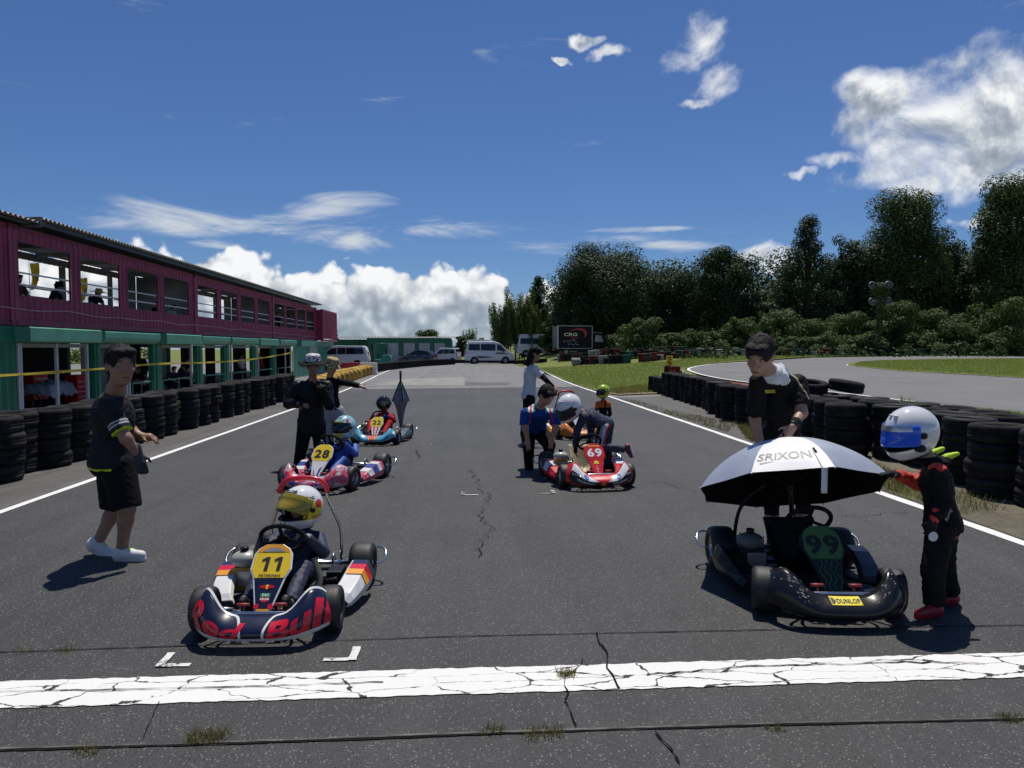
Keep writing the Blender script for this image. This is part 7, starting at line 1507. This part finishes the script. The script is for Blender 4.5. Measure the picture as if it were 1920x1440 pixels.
# ---- drivers, posed in their karts
def driver(label, k, S, vox, suit, helmet, head=(0,.2,.555), look=(0,-1,0), gl=None, knee=.27, hgt_=1.0, seed=1, trs=None, spread=.13, shoes=None):
    bpy.context.view_layer.update(); M = kr[k].matrix_world
    L = dict(hed=head, nek=(head[0]*.5,.235,head[2]-.115), che=(0,.25,.385*hgt_), pel=(0,.2,.15), sl=(.135,.235,.365*hgt_), el=(.205,.08,.31*hgt_), wl=(.135,-.075,.45), sr=(-.135,.235,.365*hgt_), er=(-.205,.08,.31*hgt_), wr=(-.135,-.075,.45), hl=(.075,.17,.14), kl=(spread,-.12,knee), al=(.12,-.40,.15), hr=(-.075,.17,.14), kr=(-spread,-.12,knee), ar=(-.12,-.40,.15))
    J = {a: M @ Vector(b) for a, b in L.items()}; r3 = M.to_3x3().normalized()
    J.update(fdir=r3 @ Vector(look), fl=r3 @ V(0,-.6,.8), fr=r3 @ V(0,-.6,.8), ul=r3 @ V(0,.8,.6), ur=r3 @ V(0,.8,.6), dl=r3 @ V(-.2,-.75,.2), pl=r3 @ V(-.5,0,-.6), tl=r3 @ V(-.6,.2,.7), cl=.75, dr=r3 @ V(.2,-.75,.2), pr=r3 @ V(.5,0,-.6), tr=r3 @ V(.6,.2,.7), cr=.75)
    return person(label, J, S, vox, SKIN, 1.05, suit, trs or dict(mats=suit['mats'], fit=.028, wr=.007, wf=22), shoes or [BSH, SOLE], False, True, helmet, gl or [GLB, GLB], seed=seed, base=M @ V(0,.2,0))
def deco_11(h, Sf, k):
    lem = mat('lemon_print', (.75,.66,.03), .3); hpatch(h, Sf, [(-.62,.88),(.62,.88),(.55,1.08),(-.55,1.08)], INK); htext(h, Sf, 'ORACLE', 0, .98, .13, WINK, bold=.04, sx=1.0); htext(h, Sf, 'CarNext', -1.12, .56, .2, INK, bold=.03)
    hpatch(h, Sf, [(-.95,-.42),(-1.75,-.45),(-2.1,.1),(-1.95,.36),(-1.45,.34),(-1.15,.1)], lem); hpatch(h, Sf, [(-1.62,.05),(-1.9,.02),(-2.0,.26),(-1.85,.42),(-1.62,.34)], RBRED, off=.004)
    htext(h, Sf, 'Red Bull', -1.75, -.3, .14, RBRED, bold=.02); htext(h, Sf, 'CarNext', -.15, -.72, .13, INK, bold=.02); hpatch(h, Sf, [(-.28,-.45),(-.12,-.45),(-.12,-.5),(-.28,-.5)], INK); hpatch(h, Sf, [(.05,-.45),(.22,-.45),(.22,-.5),(.05,-.5)], INK)
driver('child driver in white and yellow helmet with raised gold visor, in the navy kart', 11, .66, .0085, dict(mats=[NVS, BLKF], sleeve=1, fit=.026, wr=.006, wf=24, name='suit_top'), dict(mat=HW, vmat=GOLDV, visor=R(27), smat=GOLDV, deco=deco_11, scale=1.33), head=(.035,.20,.575), look=(-.62,-1,-.02), seed=21, gl=[mat('dark_knit_glove', (.03,.03,.035), .8), SILV], shoes=[BSH, SOLE])
def deco_28(h, Sf, k):
    hpatch(h, Sf, [(-.9,.36),(.9,.36),(.7,.62),(-.7,.62)], mat('lemon_print', (.75,.66,.03), .3)); hpatch(h, Sf, [(-.9,-.42),(.2,-.42),(.2,-.85),(-.7,-.8)], mat('lemon_print', (.75,.66,.03), .3))
    for i, (a, b, m_) in enumerate([(-1.2,.7,PINK),(.5,.95,RBRED),(-.6,.9,WPL),(1.6,.2,BLUEP),(2.2,.5,PINK),(-1.4,.5,WPL),(.5,-.6,PINK),(.9,-.7,BLUEP),(1.9,-.4,WPL)]): hpatch(h, Sf, circ(a, b, .2, 9, .15), m_)
driver('child driver in pale blue patterned helmet and blue suit, in the pink kart', 28, .68, .011, dict(mats=[SUITB, BLKF, WHF], sleeve=1, fit=.03, wr=.010, wf=22, name='suit_top', ctag=1, paint=lambda fc, tg: tg), dict(mat=mat('aqua_helmet', (.30,.58,.64), .15, coat=.8), vmat=SMKV, visor=R(10), deco=deco_28, scale=1.3), head=(.03,.2,.60), look=(-.35,-1,-.05), seed=23, trs=dict(mats=[SUITB], fit=.03, wr=.008, wf=22))
driver('child driver in black helmet and red suit, in the sky blue kart', 22, .74, .011, dict(mats=[REDF, BLKF], sleeve=1, fit=.03, wr=.009, wf=20, name='suit_top', ctag=1), dict(mat=mat('black_helmet', (.014,.014,.016), .15, var=.05, coat=1.0), vmat=CLRV, visor=R(25), scale=1.2), head=(0,.18,.66), look=(.22,-1,-.12), knee=.33, hgt_=1.15, seed=25, gl=[BLUF, BLUF], spread=.17)
# ---- spectators
def pose(x, y, z, rz, h=1.7, sit=False, lean=0.0):
    s = h/1.72; m = Matrix.Translation((x, y, z)) @ Matrix.Rotation(rz, 4, 'Z') @ Matrix.Scale(s, 4)      # faces local -y
    if sit: L = dict(hed=(0,-.05-lean*.6,1.2-lean*.25), nek=(0,-.01-lean*.45,1.06-lean*.18), che=(0,.0-lean*.4,1.0-lean*.15), pel=(0,.05,.52), sl=(.19,-lean*.4,.98-lean*.15), el=(.24,-.12-lean*.3,.74), wl=(.1,-.32-lean*.2,.66), sr=(-.19,-lean*.4,.98-lean*.15), er=(-.24,-.12-lean*.3,.74), wr=(-.1,-.32-lean*.2,.66), hl=(.09,.03,.5), kl=(.12,-.4,.5), al=(.12,-.42,.09), hr=(-.09,.03,.5), kr=(-.12,-.4,.5), ar=(-.12,-.42,.09))
    else: L = dict(hed=(0,-.02-lean*.5,1.59-lean*.15), nek=(0,0-lean*.4,1.45-lean*.12), che=(0,.01-lean*.35,1.38-lean*.1), pel=(0,0,.92), sl=(.19,-lean*.35,1.36-lean*.1), el=(.25,.02-lean*.4,1.1), wl=(.22,-.12-lean*.4,.88), sr=(-.19,-lean*.35,1.36-lean*.1), er=(-.25,.02-lean*.4,1.1), wr=(-.22,-.12-lean*.4,.88), hl=(.09,0,.88), kl=(.1,-.01,.48), al=(.1,.02,.09), hr=(-.09,0,.88), kr=(-.1,-.01,.48), ar=(-.1,.02,.09))
    J = {a: m @ Vector(b) for a, b in L.items()}; r3 = m.to_3x3().normalized(); J.update(fdir=r3 @ V(0,-1,-.12), fl=r3 @ V(0,-1,0), fr=r3 @ V(0,-1,0)); return J, s
STRW = mat('straw', (.5,.38,.12), .8, var=.15)
def spectator(label, px, X, z, rz, sit, topm, hatm=None, lean=0.0, h=1.7, grp=None, brim=.08, seat=None):
    y = AXY(px, X); J, s = pose(X, y, z, rz, h, sit, lean)
    e = person(label, J, s, .02, SKIN, 1.0, dict(mats=[topm], sleeve=.6, fit=.025, wr=.006), dict(mats=[NVF], fit=.02), [BSH, SOLE], True, False, None, group=grp, seed=int(px), base=(X, y, z))
    if hatm: hat(e, J['hed'], J['fdir'], brim, .09, hatm, hatm, .04)
    if sit:
        c_ = empty('folding_chair', (X, y, z), rz, (seat or 'plain dark folding chair under ')+' '.join(label.split()[:6]), 'chair')
        MB().mat(BLACKP).box((0,.02,.36),(.42,.4,.04)).build('seat', c_, bevel=.01); MB().mat(BLACKP).box((0,.25,.62),(.42,.03,.3), Matrix.Rotation(R(-8),3,'X')).build('backrest', c_)
        for sx in (-.18,.18):
            for sy in (-.16,.2): MB().mat(ALU).tube([(sx,sy,.01),(sx,sy*.9,.36)], .012, 6).build('leg', c_)
UF = ZB+.145
spectator('spectator with short dark hair at the left edge of the upper floor', 36, -12.4, UF, R(80), True, mat('brown_shirt', (.1,.05,.035), .8))
spectator('spectator in black cap and dark shirt leaning at the first upper window', 100, -12.5, UF, R(100), True, NVF, BLKF, .25, brim=.03)
spectator('spectator under a broad straw hat at the second upper window', 172, -12.3, UF, R(70), True, NVF, STRW, .5, brim=.14)
spectator('dark-haired spectator sitting low at the third upper window', 288, -12.4, UF-.1, R(85), True, BLKF, None, .3)
spectator('spectator in grey shirt sitting low at the fourth upper window', 317, -12.3, UF-.15, R(75), True, GRF, None, .35)
spectator('person in dark clothes standing at the far upper window', 521, -12.4, UF, R(60), False, BLKF)
spectator('person sitting in the dark garage behind the walking man', 255, -12.4, GZ+.03, R(70), True, BLKF)
spectator('person in dark team shirt sitting on the left of the middle garage', 318, -12.2, GZ+.03, R(60), True, NVF, None, .3)
spectator('person in white-striped shirt sitting on the right of the middle garage', 344, -12.1, GZ+.03, R(70), True, CHAR, None, .3)
spectator('person in navy shirt bending in the garage doorway', 338, -13.2, GZ+.03, R(80), False, NVF, None, .7)
spectator('rider in white and black suit standing in the far garage', 452, -12.4, GZ+.03, R(70), False, WHF)
spectator('rider in red and white suit standing in the farther garage', 486, -12.5, GZ+.03, R(70), False, REDF)
# ------------------------------------------------------------------ silver umbrella resting over the black kart
um_c = AY(1481, 902, 4.95); um_c = V(um_c.x, 4.95, .68); ua = V(.03,.40,.92).normalized(); ux_ = V(1,-.03,.02).normalized(); uy_ = ua.cross(ux_).normalized(); ux_ = uy_.cross(ua).normalized()
ub = empty('open_umbrella', um_c, 0, 'open silver and white umbrella with black lining over the black kart', 'umbrella')
RIBN = 8; UR = .66; UH = .31; ROT = R(-133)
def canopy(a, r, off=0.0):
    """a angle, r 0..1; panels sag between ribs"""
    k = ((a-ROT)/(2*math.pi/RIBN)) % 1.0; sag = math.sin(math.pi*k); R_ = UR*r*(1-.085*sag*r**2); z = UH*(1-r**2.1)-.055*sag*r**1.5*0+.02*sag*r*(1-r)-.045*r**6
    return ux_*math.cos(a)*R_+uy_*math.sin(a)*R_+ua*(z+off)
SILVC = mat('silver_canopy', (.46,.50,.56), .38, .35, var=.06, bump=.1, bscale=30); WHTC = mat('white_canopy', (.80,.80,.79), .55, var=.03, bump=.1, bscale=30)
BLKL = mat('black_lining', (.008,.008,.010), .8, var=.1)
n0 = None
for i in range(RIBN):
    a0 = ROT+2*math.pi*i/RIBN; am = a0+math.pi/RIBN; dirv = ux_*math.cos(am)+uy_*math.sin(am); front = i == 0
    pn = MB().mat(WHTC if (i in (0, 4)) else SILVC).grid(lambda u, v: canopy(a0+u*2*math.pi/RIBN, v, .002), 14, 18).build('canopy_panel', ub)
    MB().mat(BLKL).grid(lambda u, v: canopy(a0+u*2*math.pi/RIBN, v, -.003), 14, 18).build('lining_panel', ub)
    MB().mat(BLACKM).tube([canopy(a0, r, -.012) for r in np.linspace(.03, 1, 12)], .0035, 5).build('rib', ub); MB().mat(BLACKM).tube([canopy(a0, .55, -.014), -ua*.02], .003, 5).build('stretcher', ub); MB().mat(CHROME).ball(canopy(a0, 1.0, -.004), .007, 8, 6).build('rib_tip', ub)
    if front:
        tcx = canopy(am, .74, .004); cx_ = (canopy(am+.02, .74)-canopy(am-.02, .74)).normalized(); rr_ = UR*.74
        def on_c(a, b, am=am): r = .855-b/.80; return canopy(am+a/(UR*.84), r, .0042)
        text_obj('lettering', 'SRIXON', lambda a, b: on_c(a-.035, b), mat('grey_canopy_print', (.16,.16,.15), .5, var=0), pn, .068, cuts=.03, sx=.98, bold=.02, shear=.05)
        MB().mat(mat('grey_canopy_print', (.16,.16,.15), .5)).add([on_c(-.185,-.05), on_c(-.10,-.046), on_c(-.18,-.066)], [(0,1,2)]).build('swoosh', pn)
        sa = am+math.pi/RIBN*.76
        MB().mat(WHTC).grid(lambda u, v: canopy(sa+(u-.5)*.045, .82+.19*v, .01)+V(0,-.012*v, -.0)+V(0,0,-1)*max(0, v-.95)*0, 2, 8).build('strap', ub); ed = canopy(sa, 1.0, .008); MB().mat(WHTC).grid(lambda u, v: ed+ux_*(u-.5)*.04+V(0,-.01,-.17*v), 2, 6).build('strap_end', ub, solid=.002)
        MB().mat(BLACKP).tube([canopy(sa, .80, .012), canopy(sa, .86, .014)], .008, 6).build('strap_buckle', ub)
MB().mat(BLACKM).tube([ua*(UH+.05), -ua*.36], .0075, 8).build('shaft', ub); MB().mat(BLACKP).tube([ua*(UH-.005), ua*(UH+.07)], [.012,.006], 8).build('ferrule', ub); MB().mat(BLACKP).tube([-ua*.36, -ua*.5], .017, 10).build('handle', ub); MB().mat(BLACKP).lathe([(.02,.03),(.022,-.03)], -ua*.02, ua, 12).build('runner', ub)
# push bar of the black kart carrying the umbrella
for (a, b, c_) in [((-.30,.44,.2),(-.27,.40,.42),(-.14,.30,.60)),((.10,.46,.2),(.08,.42,.4),(.04,.32,.58))]: MB().mat(BLACKM).tube(catmull([(a[0],a[1],.1),a,b,c_], 5), .013, 8).build('push_bar', kr[99])
# folded umbrella strapped upright to the sky blue kart
M_ = kr[22].matrix_world; fu = empty('folded_umbrella', M_ @ V(.27,.40,.12), kr[22].rotation_euler.z, 'half-folded silver umbrella standing upright behind the driver of the sky blue kart', 'umbrella')
def fold(u, v):
    a = 2*math.pi*u; prof = [(.012,.92),(.05,.84),(.115,.72),(.16,.60),(.175,.53),(.10,.40),(.05,.2),(.03,.08)]; q = v*(len(prof)-1); k = min(int(q), len(prof)-2); f = q-k; r = .62*(prof[k][0]*(1-f)+prof[k+1][0]*f)*(1+.38*math.sin(4*a)*min(1, v*1.6)); z = prof[k][1]*(1-f)+prof[k+1][1]*f; return V(r*math.cos(a), r*math.sin(a)*.7, z+.05*math.sin(4*a)*math.sin(v*3))
MB().mat(mat('furled_grey_canopy', (.2,.21,.24), .5, var=.15)).grid(fold, 64, 20).build('canopy', fu, solid=.003)
for k in range(4): a = k*math.pi/2+math.pi/8; MB().mat(BLACKP).tube([(.015*math.cos(a),.01*math.sin(a),.92),(.10*math.cos(a),.07*math.sin(a),.72),(.16*math.cos(a),.11*math.sin(a),.56)], .012, 5).build('rib', fu)
MB().mat(BLACKP).tube([(0,0,.9),(0,0,1.12)], [.018,.022], 8).build('handle', fu); MB().mat(CHROME).tube([(0,0,0),(0,0,.92)], .007, 6).build('shaft', fu)
# seat headrest strap of the sky blue kart, garage clutter
def clutter():
    y = AXY(95, -12.6); w = empty('work_stand', (-12.7, y, GZ), R(5), 'kart stand covered with a pale dust sheet in the first garage', 'work stand')
    for sx in (-.3,.3):
        for sy in (-.5,.5): MB().mat(BLACKM).tube([(sx,sy,.04),(-sx*.6,sy,.7)], .018, 6).build('leg', w); MB().mat(RUB).lathe([(.06,-.02),(.06,.02)], (sx,sy,.07), (1,0,0), 12).build('castor', w)
    def sheet(u, v): x = (u-.5)*1.0; yy_ = (v-.5)*1.7; d = max(abs(u-.5), abs(v-.5))*2; return V(x, yy_, .95+.12*math.sin(yy_*5)*math.cos(x*4)-.35*max(0, d-.75)/.25+.03*math.sin(x*23+yy_*17))
    MB().mat(mat('pale_sheet', (.32,.35,.42), .8, var=.1)).grid(sheet, 24, 30).build('dust_sheet', w)
    for (px, lb, m_, z, sz) in [(62,'red storage cabinet at the back of the first garage',RED,.9,(.4,.8,.8)),(140,'red tool chest behind the walking man',RED,.7,(.45,.7,1.0))]:
        t_ = empty('tool_chest', (-13.5, AXY(px, -13.5), GZ), 0, lb, 'tool chest'); MB().mat(m_).box((0,0,z-.1),sz).build('body', t_, bevel=.02)
        for k in range(4): MB().mat(ALU).box((sz[0]/2+.005,0,z-.35+k*.17),(.02,sz[1]*.8,.03)).build('drawer_pull', t_)
        for a in (-.2,.2): MB().mat(BLACKM).box((0,a,(z-.1-sz[2]/2)/2),(.1,.1,z-.1-sz[2]/2)).build('leg', t_)
    t_ = empty('folding_table', (-12.3, AXY(262, -12.3), GZ), 0, 'small folding table with pink fairing on it', 'table'); MB().mat(ALU).box((0,0,.7),(.6,1.1,.03)).build('table_top', t_)
    for sx in (-.25,.25):
        for sy in (-.5,.5): MB().mat(ALU).tube([(sx,sy,0),(sx,sy,.7)], .014, 6).build('leg', t_)
    f_ = MB().mat(PINK).grid(lambda u, v: fairS(u*2-1, v)+V(0,.6,0), 24, 8).build('spare_fairing', None, solid=.01); f_.location = (-12.3, AXY(262,-12.3), GZ+.68); f_.rotation_euler = (0,0,R(70)); tag(f_, 'pink spare kart fairing lying on the folding table', 'kart fairing')
    c_ = empty('market_canopy', (-18.5, AXY(280,-18.5), GZ), 0, 'red fabric canopy seen through the garages', 'canopy'); MB().mat(RED).add([(-1.5,-3,2.1),(1.5,-3,2.1),(1.5,3,2.1),(-1.5,3,2.1),(0,0,2.8)], [(0,1,4),(1,2,4),(2,3,4),(3,0,4)]).build('canopy_cloth', c_, solid=.01)
    for sx in (-1.4,1.4):
        for sy in (-2.9,2.9): MB().mat(ALU).tube([(sx,sy,0),(sx,sy,2.15)], .025, 6).build('leg', c_)
clutter()
